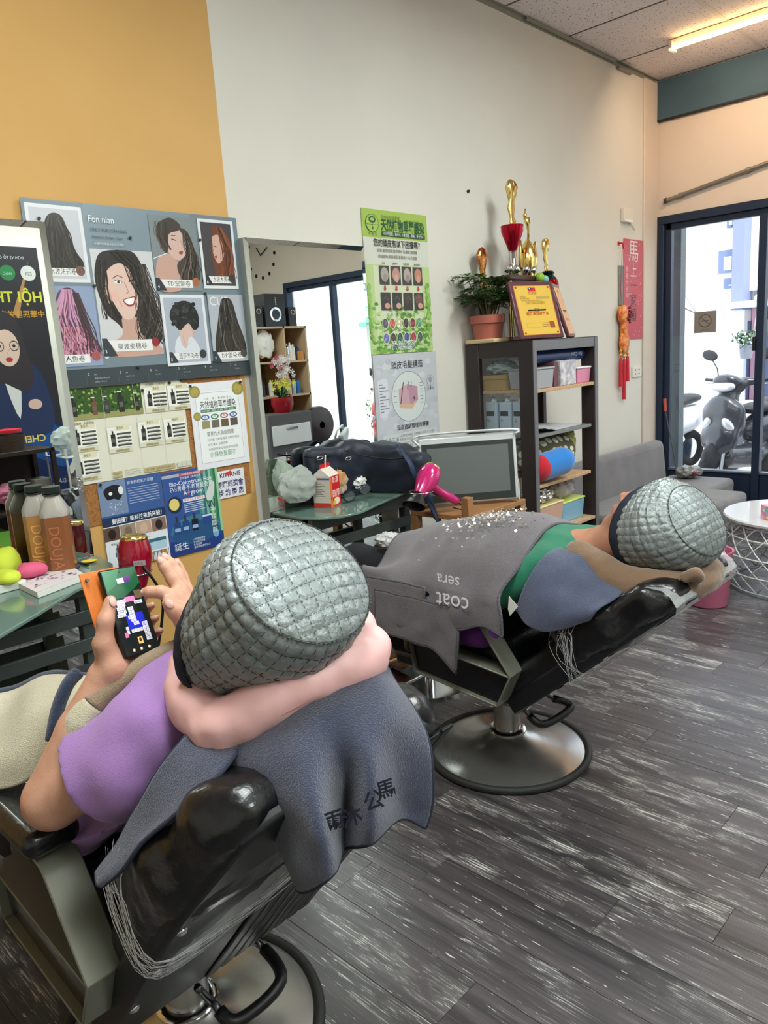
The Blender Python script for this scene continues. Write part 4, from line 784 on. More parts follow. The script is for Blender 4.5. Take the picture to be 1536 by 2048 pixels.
cb_ = thing('cardboard_box', 'brown cardboard box seen through the shelf side glass, second level', 'box', (3.60, 2.52, Z1)); M_CARD = mat('cardboard', (176, 142, 88), .8, var=(8, .08))
MB().b2(3.545, 3.70, 2.45, 2.60, Z1, 1.27).build('body', M_CARD, cb_, bevel=.002); MB().b2(3.542, 3.703, 2.447, 2.603, 1.27, 1.295).build('lid', M_CARD, cb_, bevel=.002)
yb = MB(); yb.sph((3.62, 2.385, Z1+.032), .032, 14); tag(yb.build('ball', mat('yellow_plastic', (226, 214, 60), .4), None, smooth=True), 'small yellow ball beside the cardboard box on the upper shelf', 'ball')
def crumple(name, label, cat, c, r, m, seed=1, rough=.25, n=40, parent=None, sq=1.0, rx=0.0, fr=3.0, amp=None):
    """crumpled bag or foil lump: displaced ellipsoid"""
    mb = MB(); vs = []; nn = n//2; R = random.Random(seed); amp = amp or rough
    for i in range(nn+1):
        th = PI*i/nn
        for j in range(n):
            a = 2*PI*j/n; d = Vector((math.sin(th)*math.cos(a), math.sin(th)*math.sin(a), math.cos(th)))
            k = 1+amp*nz(d, fr, seed*3.1)+amp*.6*abs(nz(d, fr*2.3, seed*1.7))-amp*.3
            p = Vector((d.x*r[0]*k, d.y*r[1]*k, d.z*r[2]*k)); p.z = max(p.z, -r[2]*sq); vs.append(Vector(c)+p)
    mb.add(vs, [(i*n+j, (i+1)*n+j, (i+1)*n+(j+1) % n, i*n+(j+1) % n) for i in range(nn) for j in range(n)])
    o = mb.build(name, m, parent, smooth=28)
    if label: tag(o, label, cat)
    return o
M_BAGC = mat('thin_clear_bag', (206, 222, 220), .12, trans=.45, ior=1.15, bump=(40, .9)); M_FOIL = mat('crinkled_foil', (214, 210, 208), .14, metal=.85, bump=(46, 1.0))
crumple('plastic_bag', 'cloudy plastic bag on top of the cardboard box inside the shelf', 'bag', (3.62, 2.52, 1.335), (.075, .09, .042), M_BAGC, 3)
# row 2 : bottles seen through the side glass
M_PALEB = mat('pale_blue_bottle', (190, 204, 216), .3); M_CAPB = mat('pump_white', (220, 224, 226), .3)
for k, (x, y) in enumerate(((3.60, 2.57), (3.60, 2.475), (3.60, 2.385), (3.68, 2.52))):
    b = thing('pump_bottle', ['pale blue bottle nearest the wall behind the shelf side glass', 'pale blue bottle with black label in the middle behind the shelf side glass', 'pale blue bottle nearest the front post behind the side glass', 'pale blue bottle in the second row behind the side glass'][k], 'bottle', (x, y, Z2))
    MB().box((x, y, Z2+.09), (.07, .082, .18)).build('body', M_PALEB, b, bevel=.012, seg=3); m = MB(); m.cyl((x, y, Z2+.18), (x, y, Z2+.20), .016, n=12); m.cyl((x, y, Z2+.20), (x, y, Z2+.215), .006, n=8); m.box((x-.012, y, Z2+.218), (.04, .012, .01)); m.build('pump', M_CAPB, b)
    q = Print((x-.0355, y+.03, Z2+.05), (0, -1, 0), (0, 0, 1), .06, .09, lift=.0004); q.rect(0, .55, .9, .85, (40, 42, 48)); q.text(.1, .2, ['Rp', 'R:', 'Q', 'R'][k], .02, (40, 42, 48)); q.build('label_print', INK, b)
# grey plastic sheet bag + papers on shelf 2
pg = cgrid([[(3.54, 2.26, Z2+.03), (3.6, 2.30, Z2+.045), (3.66, 2.4, Z2+.03)], [(3.62, 2.25, Z2+.028), (3.70, 2.32, Z2+.035), (3.74, 2.42, Z2+.02)], [(3.74, 2.25, Z2+.006), (3.82, 2.33, Z2+.01), (3.86, 2.43, Z2+.008)]], 8, 8)
m = MB(); m.grid([[Vector(p)+Vector((0, 0, .006*nz(p, 30))) for p in r] for r in pg.tolist()]); tag(m.build('grey_bag', mat('grey_film', (168, 170, 174), .4), None, smooth=True, solid=.003), 'limp grey plastic bag spilling over the middle shelf edge', 'bag')
m = MB(); m.b2(3.76, 4.05, 2.27, 2.5, Z2+.001, Z2+.012); tag(m.build('paper_stack', mat('grey_paper'), None, bevel=.001), 'thin stack of grey papers on the middle shelf', 'papers')
# row 3 : dotted cushion, blue red cushion, green bag
def dot_mat():
    m = bpy.data.materials.new('dotted_cloth'); m.use_nodes = True; nt = m.node_tree; N, L = nt.nodes, nt.links; b = N['Principled BSDF']; b.inputs['Roughness'].default_value = .85
    tc = N.new('ShaderNodeTexCoord'); mp = N.new('ShaderNodeMapping'); mp.inputs['Scale'].default_value = (1, 1, 1.2); L.new(tc.outputs['Object'], mp.inputs['Vector'])
    v = N.new('ShaderNodeTexVoronoi'); v.inputs['Scale'].default_value = 17; v.inputs['Randomness'].default_value = .25; L.new(mp.outputs[0], v.inputs['Vector'])
    r = N.new('ShaderNodeValToRGB'); r.color_ramp.interpolation = 'CONSTANT'; r.color_ramp.elements[0].color = lin((216, 212, 188)); r.color_ramp.elements[1].position = .42; r.color_ramp.elements[1].color = lin((88, 84, 62))
    L.new(v.outputs['Distance'], r.inputs[0]); L.new(r.outputs[0], b.inputs['Base Color']); return m
o = blob('cushion', [('ell', (3.86, 2.46, Z3+.128), (.24, .16, .125)), ('ell', (4.02, 2.44, Z3+.12), (.10, .14, .115))], .009, dot_mat(), None, k=.05); tag(o, 'olive cushion with pale dots squeezed behind the blue cushion', 'cushion')
cu_ = thing('bolster_cushion', 'bright blue bolster cushion with a red end on the lower shelf', 'cushion', (3.66, 2.26, Z3))
o = blob('cover', [('cone', (3.60, 2.27, Z3+.09), (3.74, 2.24, Z3+.105), .078, .078), ('ell', (3.78, 2.24, Z3+.11), (.06, .075, .07))], .006, [mat('blue_plush', (24, 120, 200), .9, sheen=.5), mat('red_plush', (190, 24, 44), .9, sheen=.5)], cu_, k=.03, mfn=lambda c: (c[:, 0] < 3.585).astype(int))
crumple('green_bag', 'yellow green plastic bag stuffed beside the dotted cushion', 'bag', (4.085, 2.40, Z3+.175), (.052, .07, .09), mat('yellow_green_film', (200, 204, 128), .3, trans=.2, bump=(30, .6)), 5)
# row 4
M_PEACH = mat('peach_plastic', (226, 182, 160), .3, trans=.2); M_YEL = mat('cream_plastic', (232, 214, 150), .35)
tub('storage_box', 'peach plastic box with a cream lid on the lowest visible shelf', 3.56, 3.83, 2.265, 2.52, Z4, .555, M_PEACH, M_YEL)
tub('storage_box', 'light blue plastic box with a lime lid beside the peach one', 3.86, 4.12, 2.29, 2.52, Z4, .525, mat('sky_plastic', (132, 176, 200), .3), mat('lime_plastic', (206, 220, 110), .35))
crumple('foil_pack', 'crumpled shiny silver foil pack on the peach box', 'bag', (3.69, 2.35, .602), (.115, .08, .05), M_FOIL, 7, fr=4)
crumple('plastic_bag', 'clear plastic bag with pinkish contents on the light blue box', 'bag', (3.98, 2.38, .60), (.10, .08, .08), mat('pinkish_bag', (206, 196, 196), .2, trans=.3, bump=(30, .7)), 9)
# lower dark boxes hidden by the customer
tub('storage_box', 'dark storage box at the foot of the shelf behind the blanket', 3.60, 4.05, 2.30, 2.55, .02, .30, M_ESP, M_ESP)
# ---- on top
T0 = SZ+.004
M_TERRA = mat('terracotta_plastic', (176, 98, 82), .45); M_LEAF = mat('leaf_green', (62, 104, 56), .5, var=(40, 0, (40, 78, 40))); M_LEAF2 = mat('leaf_light', (110, 150, 70), .5)
pt = thing('potted_aralia', 'terracotta flower pot with a bushy fine-leaved green plant on the shelf', 'plant', (3.575, 2.575, T0))
MB().b2(3.49, 3.67, 2.475, 2.675, T0, T0+.022).build('tray', mat('cream_tray', (206, 184, 140), .5), pt, bevel=.006)
m = MB(); m.lathe([(.0, .022), (.078, .022), (.088, .105), (.089, .108), (.099, .108), (.101, .15), (.094, .152), (.088, .150), (.084, .13), (.0, .13)], (3.58, 2.58, T0), 32); m.build('pot', M_TERRA, pt, smooth=35)
m = MB(); m.lathe([(0, .138), (.083, .134)], (3.58, 2.58, T0), 20); m.build('soil', mat('soil', (52, 40, 32), .9), pt)
stems = MB(); lf = MB(); R = random.Random(11)
for k in range(34):
    a = R.uniform(0, 6.28); rr = R.uniform(.01, .05); b0 = Vector((3.58+rr*math.cos(a), 2.575+rr*math.sin(a), T0+.13)); out = Vector((math.cos(a)*.8-.10, math.sin(a)*.55-.25, 0)); ln = R.uniform(.10, .24)
    top = b0+Vector((out.x*R.uniform(.05, .16), out.y*R.uniform(.03, .12), ln)); mid = (b0+top)/2+Vector((0, 0, .03)); stems.tube([b0, mid, top], [.004, .003, .002], 5)
    for q in range(7):
        aa = q*.9+R.random(); el = R.uniform(-.2, .5); dirv = Vector((math.cos(aa), math.sin(aa), el)).normalized(); L_ = R.uniform(.055, .095); P0 = top if q < 5 else mid
        P1 = P0+dirv*L_+Vector((0, 0, -L_*.35)); stems.tube([P0, (P0+P1)/2+Vector((0, 0, .008)), P1], .0012, 3)
        for s_ in range(9):
            t_ = .25+.75*s_/8; c = P0+(P1-P0)*t_+Vector((0, 0, .008*math.sin(t_*3))); side = dirv.cross(Vector((0, 0, 1))).normalized()*(1 if s_ % 2 else -1)
            tip = c+(side*.7+dirv*.6).normalized()*R.uniform(.024, .042)+Vector((0, 0, R.uniform(-.008, .004))); wv = dirv*.0085; lf.cm = 1 if R.random() < .18 else 0
            lf.add([c, (c+tip)/2+wv+Vector((0, 0, .002)), tip, (c+tip)/2-wv], [(0, 1, 2, 3)])
stems.build('stem', mat('stem_brown', (92, 84, 56), .7), pt); tag(lf.build('foliage', [M_LEAF, M_LEAF2], pt), kind='stuff')
# trophies
M_GOLD = mat('trophy_gold', (234, 204, 128), .2, metal=1.0, bump=(60, .25)); M_GOLDR = mat('copper_gold', (206, 140, 80), .2, metal=1.0, bump=(70, .4)); M_CHR = mat('chrome', (210, 212, 214), .12, metal=1.0); M_REDM = mat('red_metallic', (170, 16, 40), .18, metal=.8); M_BLK = mat('black_gloss', (18, 18, 20), .25); M_MAR = mat('maroon_wood', (92, 50, 56), .35, coat=.3)
M_DGR = mat('dark_green_metal', (20, 50, 52), .2, metal=.7)
def figure_prof(h, w): return [(w*.35, 0), (w*.5, h*.08), (w*.32, h*.2), (w*.55, h*.38), (w*.4, h*.5), (w*.75, h*.68), (w*.95, h*.82), (w*.6, h*.95), (0, h)]
def trophy_top(parent, x, y, z, h, w, m, seed, name='figure'):
    mb = MB(); vs = []; pr_ = figure_prof(h, w); n = 14
    for r, hh in [pr_[0]]+pr_:
        for j in range(n):
            a = 2*PI*j/n; k = 1+.55*nz((math.cos(a), math.sin(a), hh*60), 2.2, seed); vs.append((x+r*k*math.cos(a)*1.15+.004*math.sin(hh*40+seed), y+r*k*.55*math.sin(a), z+hh))
    L_ = len(pr_)+1; mb.add(vs, [(i*n+j, i*n+(j+1) % n, (i+1)*n+(j+1) % n, (i+1)*n+j) for i in range(L_-1) for j in range(n)]); mb.build(name, m, parent, smooth=True)
tA = thing('trophy', 'tall trophy with a red funnel cup, golden wing and four posts', 'trophy', (3.775, 2.54, T0))
MB().b2(3.68, 3.87, 2.46, 2.62, T0, T0+.30).build('base', M_BLK, tA, bevel=.004) if False else None
for x in (3.665, 3.885):
    for y in (2.48, 2.62): MB().cyl((x, y, T0+.02), (x, y, T0+.34), .011, n=10).build('column', M_GOLD, tA, smooth=40)
MB().b2(3.63, 3.92, 2.45, 2.65, T0, T0+.025).build('base', M_MAR, tA, bevel=.006); MB().b2(3.63, 3.92, 2.45, 2.65, T0+.33, T0+.36).build('plinth', mat('walnut_plinth', (70, 48, 38), .4), tA, bevel=.008)
for x, y in ((3.655, 2.47), (3.72, 2.47), (3.80, 2.46), (3.89, 2.47)): m = MB(); m.lathe([(.006, 0), (.006, .008), (.018, .022), (.020, .035), (.012, .05), (0, .054)], (x, y, T0+.36), 14); m.build('finial', M_CHR, tA, smooth=True)

m = MB(); m.lathe([(.02, .36), (.03, .37), (.018, .39), (.016, .41), (.024, .50)], (3.775, 2.53, T0), 20); m.build('stem', M_CHR, tA, smooth=True)
m = MB(); m.lathe([(.024, .50), (.040, .545), (.062, .60), (.064, .635), (.060, .636), (.0, .62)], (3.775, 2.53, T0), 24); m.build('cup', M_REDM, tA, smooth=40)
trophy_top(tA, 3.775, 2.53, T0+.635, .245, .045, M_GOLD, 1)
tB = thing('trophy', 'golden two-handled cup trophy with a dancing figure', 'trophy', (3.96, 2.55, T0))
m = MB(); m.lathe([(.06, 0), (.06, .05), (.05, .05), (.035, .06), (.022, .20), (.02, .33)], (3.96, 2.55, T0), 20); m.build('base', M_BLK, tB, smooth=40)
m = MB(); m.lathe([(.02, .33), (.03, .36), (.04, .38), (.054, .43), (.056, .49), (.050, .505), (.046, .53), (.026, .55), (.012, .57), (0, .575)], (3.96, 2.55, T0), 24); m.build('cup', M_GOLD, tB, smooth=40)
for s_ in (-1, 1): MB().tube([(3.96+s_*.05, 2.55, T0+.40), (3.96+s_*.085, 2.55, T0+.42), (3.96+s_*.080, 2.55, T0+.50), (3.96+s_*.078, 2.55, T0+.56), (3.96+s_*.052, 2.55, T0+.50)], .009, 8).build('handle', M_GOLD, tB, smooth=True)
m = MB(); m.tube([(3.965, 2.55, T0+.57), (3.975, 2.55, T0+.62), (3.965, 2.55, T0+.66), (3.945, 2.55, T0+.69)], [.007, .009, .012, .014], 8); m.sph((3.94, 2.55, T0+.705), .014, 10); m.tube([(3.95, 2.55, T0+.685), (3.93, 2.55, T0+.69), (3.945, 2.55, T0+.74)], .005, 6); m.tube([(3.96, 2.55, T0+.675), (3.985, 2.55, T0+.665), (3.98, 2.55, T0+.70)], .005, 6); m.build('figure', M_GOLD, tB, smooth=True)
tC = thing('trophy', 'copper gold wing trophy half behind the plant', 'trophy', (3.625, 2.63, T0))
m = MB(); m.lathe([(.045, 0), (.045, .06), (.03, .06), (.02, .10), (.016, .27)], (3.63, 2.64, T0), 16); m.build('base', M_BLK, tC, smooth=40); trophy_top(tC, 3.63, 2.64, T0+.27, .26, .04, M_GOLDR, 4)
tD = thing('trophy', 'trophy with dark green and red bowl and silver gold flame', 'trophy', (4.14, 2.53, T0))
m = MB(); m.lathe([(.05, 0), (.05, .05), (.03, .05), (.02, .12), (.02, .20)], (4.14, 2.53, T0), 16); m.build('base', M_BLK, tD, smooth=40)
m = MB(); m.lathe([(.02, .20), (.045, .24), (.062, .28), (.062, .33), (.05, .36), (.034, .375), (.040, .39), (.03, .40), (0, .40)], (4.14, 2.53, T0), 22); m.build('bowl', M_DGR, tD, smooth=40); m = MB(); m.lathe([(.050, .245), (.0642, .28), (.0642, .32), (.056, .35)], (4.136, 2.527, T0), 22, ); m.build('red_inlay', M_REDM, tD, smooth=True)
trophy_top(tD, 4.12, 2.53, T0+.40, .19, .034, M_GOLD, 7)
tE = thing('trophy', 'slim golden leaf trophy with a red crystal base between the plaques', 'trophy', (3.915, 2.47, T0))
m = MB(); m.b2(3.88, 3.95, 2.45, 2.51, T0, T0+.06); m.cyl((3.915, 2.48, T0+.06), (3.915, 2.48, T0+.20), .022, n=6); m.build('base', M_GOLD, tE, bevel=.003); m = MB(); m.lathe([(.022, .17), (.045, .19), (.02, .23), (0, .235)], (3.915, 2.48, T0), 6); m.build('crystal', M_REDM, tE)
m = MB(); m.lathe([(.012, .0), (.026, .09), (.028, .17), (.016, .25), (0, .275)], (3.90, 2.475, T0+.21), 14, sy=.4); m.build('leaf', mat('pale_gold_leaf', (222, 206, 130), .3, metal=.7, bump=(150, .9)), tE, smooth=True)
m = MB(); m.cyl((3.92, 2.445, T0+.125), (3.92, 2.451, T0+.125), .030, n=20); m.build('medal', mat('bronze_medal', (120, 104, 60), .35, metal=.7), tE)
def plaque(name, label, x0, x1, y, depth_back, h, board, face, lines, rz=0.0):
    t = thing(name, label, 'plaque', ((x0+x1)/2, y, T0), rz); a = math.radians(18); R = Matrix.Rotation(rz, 3, 'Z') @ Matrix.Rotation(-a, 3, 'X'); w_ = x1-x0; c0 = Vector(((x0+x1)/2, y, T0+.003))
    MB().box(c0+R @ Vector((0, .011, h/2+.003)), (w_, .022, h), R).build('board', board, t, bevel=.006, seg=2)
    O = c0+R @ Vector((-w_*.42, -.0005, h*.07)); pr_ = Print(O, R @ Vector((1, 0, 0)), R @ Vector((0, 0, 1)), w_*.84, h*.86, lift=.0003); lines(pr_, face); pr_.build('plate', mat('plate_ink', rough=.35, metal=.0, attr=True), t)
    m = MB(); m.box(c0+R @ Vector((0, .07, h*.30)), (w_*.4, .004, h*.62), Matrix.Rotation(rz, 3, 'Z') @ Matrix.Rotation(a*1.7, 3, 'X')); m.build('easel_leg', M_BLK, t); return t
def l1(p, fc):
    p.rect(0, 0, 1, 1, (206, 128, 60)); p.rect(.02, .012, .98, .988, fc)
    for u in (.06, .94):
        for v in (.04, .96): p.ell(u, v, .03, .02, (150, 60, 36), 8)
    p.rect(.38, .88, .58, .955, (190, 44, 40)); p.rect(.38, .918, .48, .955, (34, 40, 90)); p.ell(.43, .936, .02, .010, (230, 230, 220), 8); p.text(.48, .82, '感謝狀', .020, (150, 50, 30), 'c', maxw=.44)
    p.text(.12, .755, '敬聘陳淑芬', .009, (110, 80, 30)); p.text(.12, .72, '擔任本會評審長', .009, (110, 80, 30)); p.rect(.55, .72, .92, .77, (176, 150, 80))
    for k in range(3): p.text(.14+.1*(k > 0), .68-k*.03, '為彰顯熱心推廣美容美髮技術國際交流', .008, (110, 80, 30), maxw=.72)
    p.ell(.5, .50, .075, .04, (110, 84, 40), 16); p.ell(.5, .50, .055, .030, (190, 160, 80), 12); p.text(.5, .395, '國際美容評審長', .022, (170, 60, 30), 'c', maxw=.78, bold=.02)
    p.rect(.76, .13, .90, .26, (150, 76, 40)); p.line([(.14, .15), (.55, .15), (.55, .24), (.14, .24), (.14, .15)], .0008, (120, 90, 40))
    for k in range(3): p.rect(.57, .16+k*.035, .74, .17+k*.035, (130, 96, 40))
def l2(p, fc):
    p.rect(0, 0, 1, 1, (230, 180, 120)); p.rect(.03, .015, .97, .985, fc); p.rect(.4, .88, .58, .95, (170, 84, 50))
    for k in range(3): p.rect(.2, .72-k*.04, .8, .73-k*.04, (190, 120, 70))
    p.ell(.5, .45, .07, .04, (176, 100, 60), 12); p.rect(.2, .28, .8, .34, (186, 104, 60)); p.rect(.25, .1, .8, .2, (200, 130, 80)); p.rect(.3, .115, .75, .185, fc)
plaque('award_plaque', 'maroon wooden award plaque with gold plate, flag on top, front of the shelf top', 3.50, 3.80, 2.265, .07, .325, M_MAR, (214, 176, 74), l1, rz=-.32)
plaque('award_plaque', 'maroon award plaque with an orange plate, turned away at the right shelf end', 3.95, 4.19, 2.325, .07, .325, M_MAR, (226, 162, 96), l2, rz=.38)
pyr = MB(); pyr.add([(3.86, 2.40, T0+.32), (3.93, 2.40, T0+.32), (3.93, 2.44, T0+.32), (3.86, 2.44, T0+.32), (3.895, 2.42, T0+.39)], [(0, 1, 2, 3), (0, 1, 4), (1, 2, 4), (2, 3, 4), (3, 0, 4)])
gg = thing('green_ornament', 'small green and turquoise glass ornament on a slim stand behind the plaque', 'ornament', (3.895, 2.42, T0)); MB().cyl((3.895, 2.42, T0), (3.895, 2.42, T0+.32), .012, n=8).build('stand', M_BLK, gg)
MB().sph((3.875, 2.42, T0+.345), .028, 10).build('yellow_green_bead', mat('bead_green', (140, 180, 60), .2), gg, smooth=True); MB().sph((3.92, 2.415, T0+.335), .024, 10).build('turquoise_bead', mat('bead_turq', (110, 180, 170), .2), gg, smooth=True)
# ================================================================== HANGING ORNAMENT
M_RED = mat('red_silk', (196, 26, 44), .55); M_GOLDP = mat('gold_plastic', (226, 170, 70), .3, metal=.6)
og = thing('lucky_ornament', 'red and gold hanging charm with three long red tassels', 'ornament', (5.41, D-.02, 1.03))
o = blob('charm', [('ell', (5.40, D-.03, 1.62), (.075, .028, .075)), ('ell', (5.41, D-.03, 1.52), (.045, .026, .06)), ('ell', (5.415, D-.03, 1.42), (.068, .026, .085))], .006, mat('charm_red_gold', (208, 66, 50), .35, metal=.4, var=(36, 0, (226, 160, 70)), bump=(60, .8)), og, k=.02)
m = MB(); R = random.Random(9)
for k in range(26): a = R.random()*6.28; m.sph((5.45+.05*math.cos(a)*R.random(), D-.055-.01*R.random(), 1.615+.06*math.sin(a)*R.random()), .009, 6)
m.build('berry', mat('dark_red_bead', (120, 20, 34), .3), og, smooth=True)
MB().tube([(5.40, D-.02, 1.69), (5.40, D-.01, 1.80), (5.387, D-.03, 2.09)], .002, 5).build('cord', M_RED, og)
for x, z0, z1 in ((5.36, 1.31, 1.10), (5.415, 1.30, 1.0), (5.47, 1.32, 1.13)):
    m = MB(); m.tube([(x, D-.03, z0+.07), (x, D-.03, z0)], .004, 6); m.sph((x, D-.03, z0+.05), .012, 8); m.sph((x, D-.03, z0+.02), (.016, .012, .014), 8); m.build('gold_bead', M_GOLDP, og, smooth=True)
    m = MB(); m.lathe([(.010, 0), (.014, -.01), (.016, -.05), (.019, -(z0-z1))], (x, D-.03, z0), 14, sy=.7); m.build('tassel', M_RED, og, smooth=30)
# ================================================================== SOFA, ROUND TABLE, BIN
M_SOFA = mat('grey_suede', (108, 104, 106), .8, var=(7, .13), sheen=.3)
so = thing('corner_sofa', 'grey suede corner sofa under the red wall banner', 'sofa', (5.1, 2.35, 0))
def cush(name, x0, x1, y0, y1, z0, z1, b=.04, m=M_SOFA, parent=so, tilt=0): 
    mb = MB(); mb.box(((x0+x1)/2, (y0+y1)/2, (z0+z1)/2), (x1-x0, y1-y0, z1-z0), rotm(tilt)); return mb.build(name, m, parent, bevel=b, seg=5)
cush('back_cushion', 4.28, 5.80, 2.50, 2.63, .26, .650, .05, tilt=-.10); cush('seat_cushion', 4.30, 5.92, 2.02, 2.52, .20, .36, .04); cush('chaise_cushion', 4.62, 5.14, 1.67, 2.04, .20, .42, .035)
cush('armrest', 4.21, 4.27, 2.28, 2.60, .10, .46, .04); cush('sofa_base', 4.30, 5.92, 1.95, 2.64, .04, .20, .01)
ct = thing('crate', 'clear plastic storage bag heap with a red lid behind the sofa end', 'bag', (5.72, 2.30, .36)); crumple('bag_film', None, None, (5.78, 2.32, .41), (.11, .10, .05), mat('dim_film', (150, 150, 146), .3, trans=.3, bump=(40, .8)), 12, parent=ct); MB().b2(5.70, 5.80, 2.24, 2.32, .39, .43).build('red_lid', mat('muted_red', (120, 40, 50), .4), ct, bevel=.01)
mp_ = thing('mop', 'thin mop stick with an orange red grip leaning on the window frame', 'mop', (5.80, 2.45, 0)); MB().cyl((5.93, 2.575, .86), (5.78, 2.40, .36), .005, n=8).build('stick', mat('dark_stick', (60, 56, 56), .5), mp_); MB().cyl((5.935, 2.583, .96), (5.93, 2.575, .86), .012, n=10).build('grip', mat('orange_red_grip', (190, 76, 60), .5), mp_, smooth=40)
M_TW = mat('white_lacquer', (226, 226, 228), .2, coat=.4); M_WIRE = mat('white_wire', (222, 222, 220), .35)
RT = (4.63, 1.22); tb = thing('wire_table', 'round white side table on a white wire cage base', 'table', (RT[0], RT[1], 0))
m = MB(); m.lathe([(0, .395), (.385, .395), (.40, .400), (.402, .412), (.396, .420), (0, .420)], (RT[0], RT[1], 0), 64); m.build('tabletop', M_TW, tb, smooth=35)
def ring(r, z, rad=.0035): return MB().tube([(RT[0]+r*math.cos(a), RT[1]+r*math.sin(a), z) for a in np.linspace(0, 2*PI, 64, endpoint=False)], rad, 6, closed=True).build('wire_ring', M_WIRE, tb, smooth=True)
rad_at = lambda z: .275+.105*(z/.395) if True else .3
rz_ = lambda z: .36+.05*math.sin(min(1, z/.39)*PI)+.0*z
for z in (.01, .11, .215, .315, .375): ring(rz_(z), z, .0045)
for k in range(20):
    for s_ in (-1, 1):
        a0 = 2*PI*k/20; P = [(RT[0]+rz_(.385*t_)*math.cos(a0+s_*t_*.95), RT[1]+rz_(.385*t_)*math.sin(a0+s_*t_*.95), .01+.385*t_) for t_ in np.linspace(0, 1, 9)]
        MB().tube(P, .0038, 5).build('wire', M_WIRE, tb, smooth=True)
sp = MB(); sp.lathe([(0, .003), (.13, .003), (.19, .10), (.205, .19), (.20, .215), (.17, .222), (.15, .20), (.14, .06), (0, .05)], (RT[0]+.07, RT[1]-.03, 0), 40)
sp.m = [0]*len(sp.m); o = sp.build('stone_bowl', mat('dark_stoneware', (44, 40, 40), .5, var=(30, .3)), None, smooth=40); tag(o, 'dark stoneware bowl standing on the floor inside the wire cage', 'bowl')
rg = MB(); rg.tube([(RT[0]+.07+.187*math.cos(a), RT[1]-.03+.187*math.sin(a), .221) for a in np.linspace(0, 2*PI, 48, endpoint=False)], .016, 8, closed=True); o2 = rg.build('rim', mat('grey_stone', (150, 148, 140), .7, var=(60, .2)), o, smooth=True)
ts = thing('tissue_box', 'pink floral tissue box on the white round table', 'tissue box', (4.36, 1.22, .42), 0); Rz = Matrix.Rotation(-.62, 3, 'Z'); c = Vector((4.37, 1.235, .42))
MB().box(c+Vector((0, 0, .04)), (.115, .22, .08), Rz).build('carton', mat('pastel_print', (232, 200, 214), .5, var=(22, 0, (216, 110, 150))), ts, bevel=.003)
q = Print(c+Rz @ Vector((-.0575, .11, .0)), Rz @ Vector((0, -1, 0)), (0, 0, 1), .22, .08, lift=.0006)
for k in range(26): r_ = random.Random(k); q.ell(.05+.9*r_.random(), .12+.76*r_.random(), .05, .10, r_.choice([(232, 150, 180), (140, 196, 120), (120, 190, 200), (240, 226, 120), (245, 240, 244)]), 8)
q.build('side_print', INK, ts)
q = Print(c+Rz @ Vector((-.0575, -.11, .0)), Rz @ Vector((1, 0, 0)), (0, 0, 1), .115, .08, lift=.0006)
q.rect(0, 0, 1, 1, (214, 216, 206))
for k in range(10): r_ = random.Random(k+60); q.ell(.1+.8*r_.random(), .14+.72*r_.random(), .09, .10, r_.choice([(190, 210, 190), (150, 200, 190), (230, 190, 200)]), 8)
q.build('end_print', INK, ts)
g_ = []
for i in range(9):
    u = i/8; row = []
    for j in range(9): v = j/8-.5; row.append(c+Rz @ Vector(((v*.10)*(1-u*.5)+.02*math.sin(u*3), .02-.085*u*u*1.3+.02*math.sin(v*7), .078+.085*math.sin(u*2.3)-.01*abs(v))))
    g_.append(row)
m = MB(); m.grid(g_); m.build('tissue', mat('tissue_paper', (240, 238, 234), .9), ts, smooth=True, solid=.0015)
m = MB(); m.b2(4.2, 4.21, 1.0, 1.01, 0, .01)
bn = thing('waste_bin', 'translucent pink plastic bin standing left of the wire table', 'bin', (4.03, 1.50, 0)); M_PK = mat('pink_translucent', (226, 130, 160), .3, trans=.25, ior=1.2)
m = MB(); m.lathe([(0, .004), (.098, .004), (.102, .01), (.118, .29), (.126, .30), (.126, .308), (.114, .305), (.111, .28), (.096, .015), (0, .012)], (4.03, 1.50, 0), 40); m.build('tub', M_PK, bn, smooth=40)
for i_, ch in enumerate('IKO'):
    a = math.radians(205+i_*24-12); th = (math.sin(a), -math.cos(a), 0); q = Print((4.03+.128*math.cos(a)-th[0]*-.022, 1.5+.128*math.sin(a)-th[1]*-.022, .16), (-th[0], -th[1], 0), (0.0, 0, 1), .05, .07, lift=.002); q.N = Vector((math.cos(a), math.sin(a), 0)); q.U = Vector((-math.sin(a), math.cos(a), 0))*-1; q.O = Vector((4.03+.115*math.cos(a), 1.5+.115*math.sin(a), .16))-q.U*.02; q.text(0, 0, ch, .08, (96, 62, 84)); q.build('letter', INK, bn)
M_BINB = mat('bin_liner', (214, 190, 204), .3, trans=.3); crumple('bag_lining', None, None, (4.03, 1.5, .26), (.095, .095, .07), M_BINB, 14, parent=bn)
# ================================================================== MONITOR DESK, TABLE TOPS
M_OAK = mat('oak_wood', (156, 110, 70), .5, var=(8, .15)); M_BEZ = mat('silver_bezel', (206, 210, 212), .3, metal=.3); M_SCR = mat('screen_glass', (98, 104, 102), .25); M_DBZ = mat('dark_bezel', (46, 52, 52), .25)
dk = thing('wooden_stand', 'small oak side desk carrying the switched-off touch monitor', 'desk', (2.86, 2.25, 0))
MB().b2(2.62, 3.08, 2.03, 2.38, .690, .715).build('desk_top', M_OAK, dk, bevel=.003)
for x in (2.62, 3.04):
    for y in (2.03, 2.34): MB().b2(x, x+.04, y, y+.04, 0, .69).build('leg', M_OAK, dk, bevel=.003)
MB().b2(2.66, 3.04, 2.04, 2.06, .42, .46).build('apron', M_OAK, dk); MB().b2(2.62, 2.66, 2.03, 2.07, .715, .80).build('corner_post', M_OAK, dk, bevel=.003)
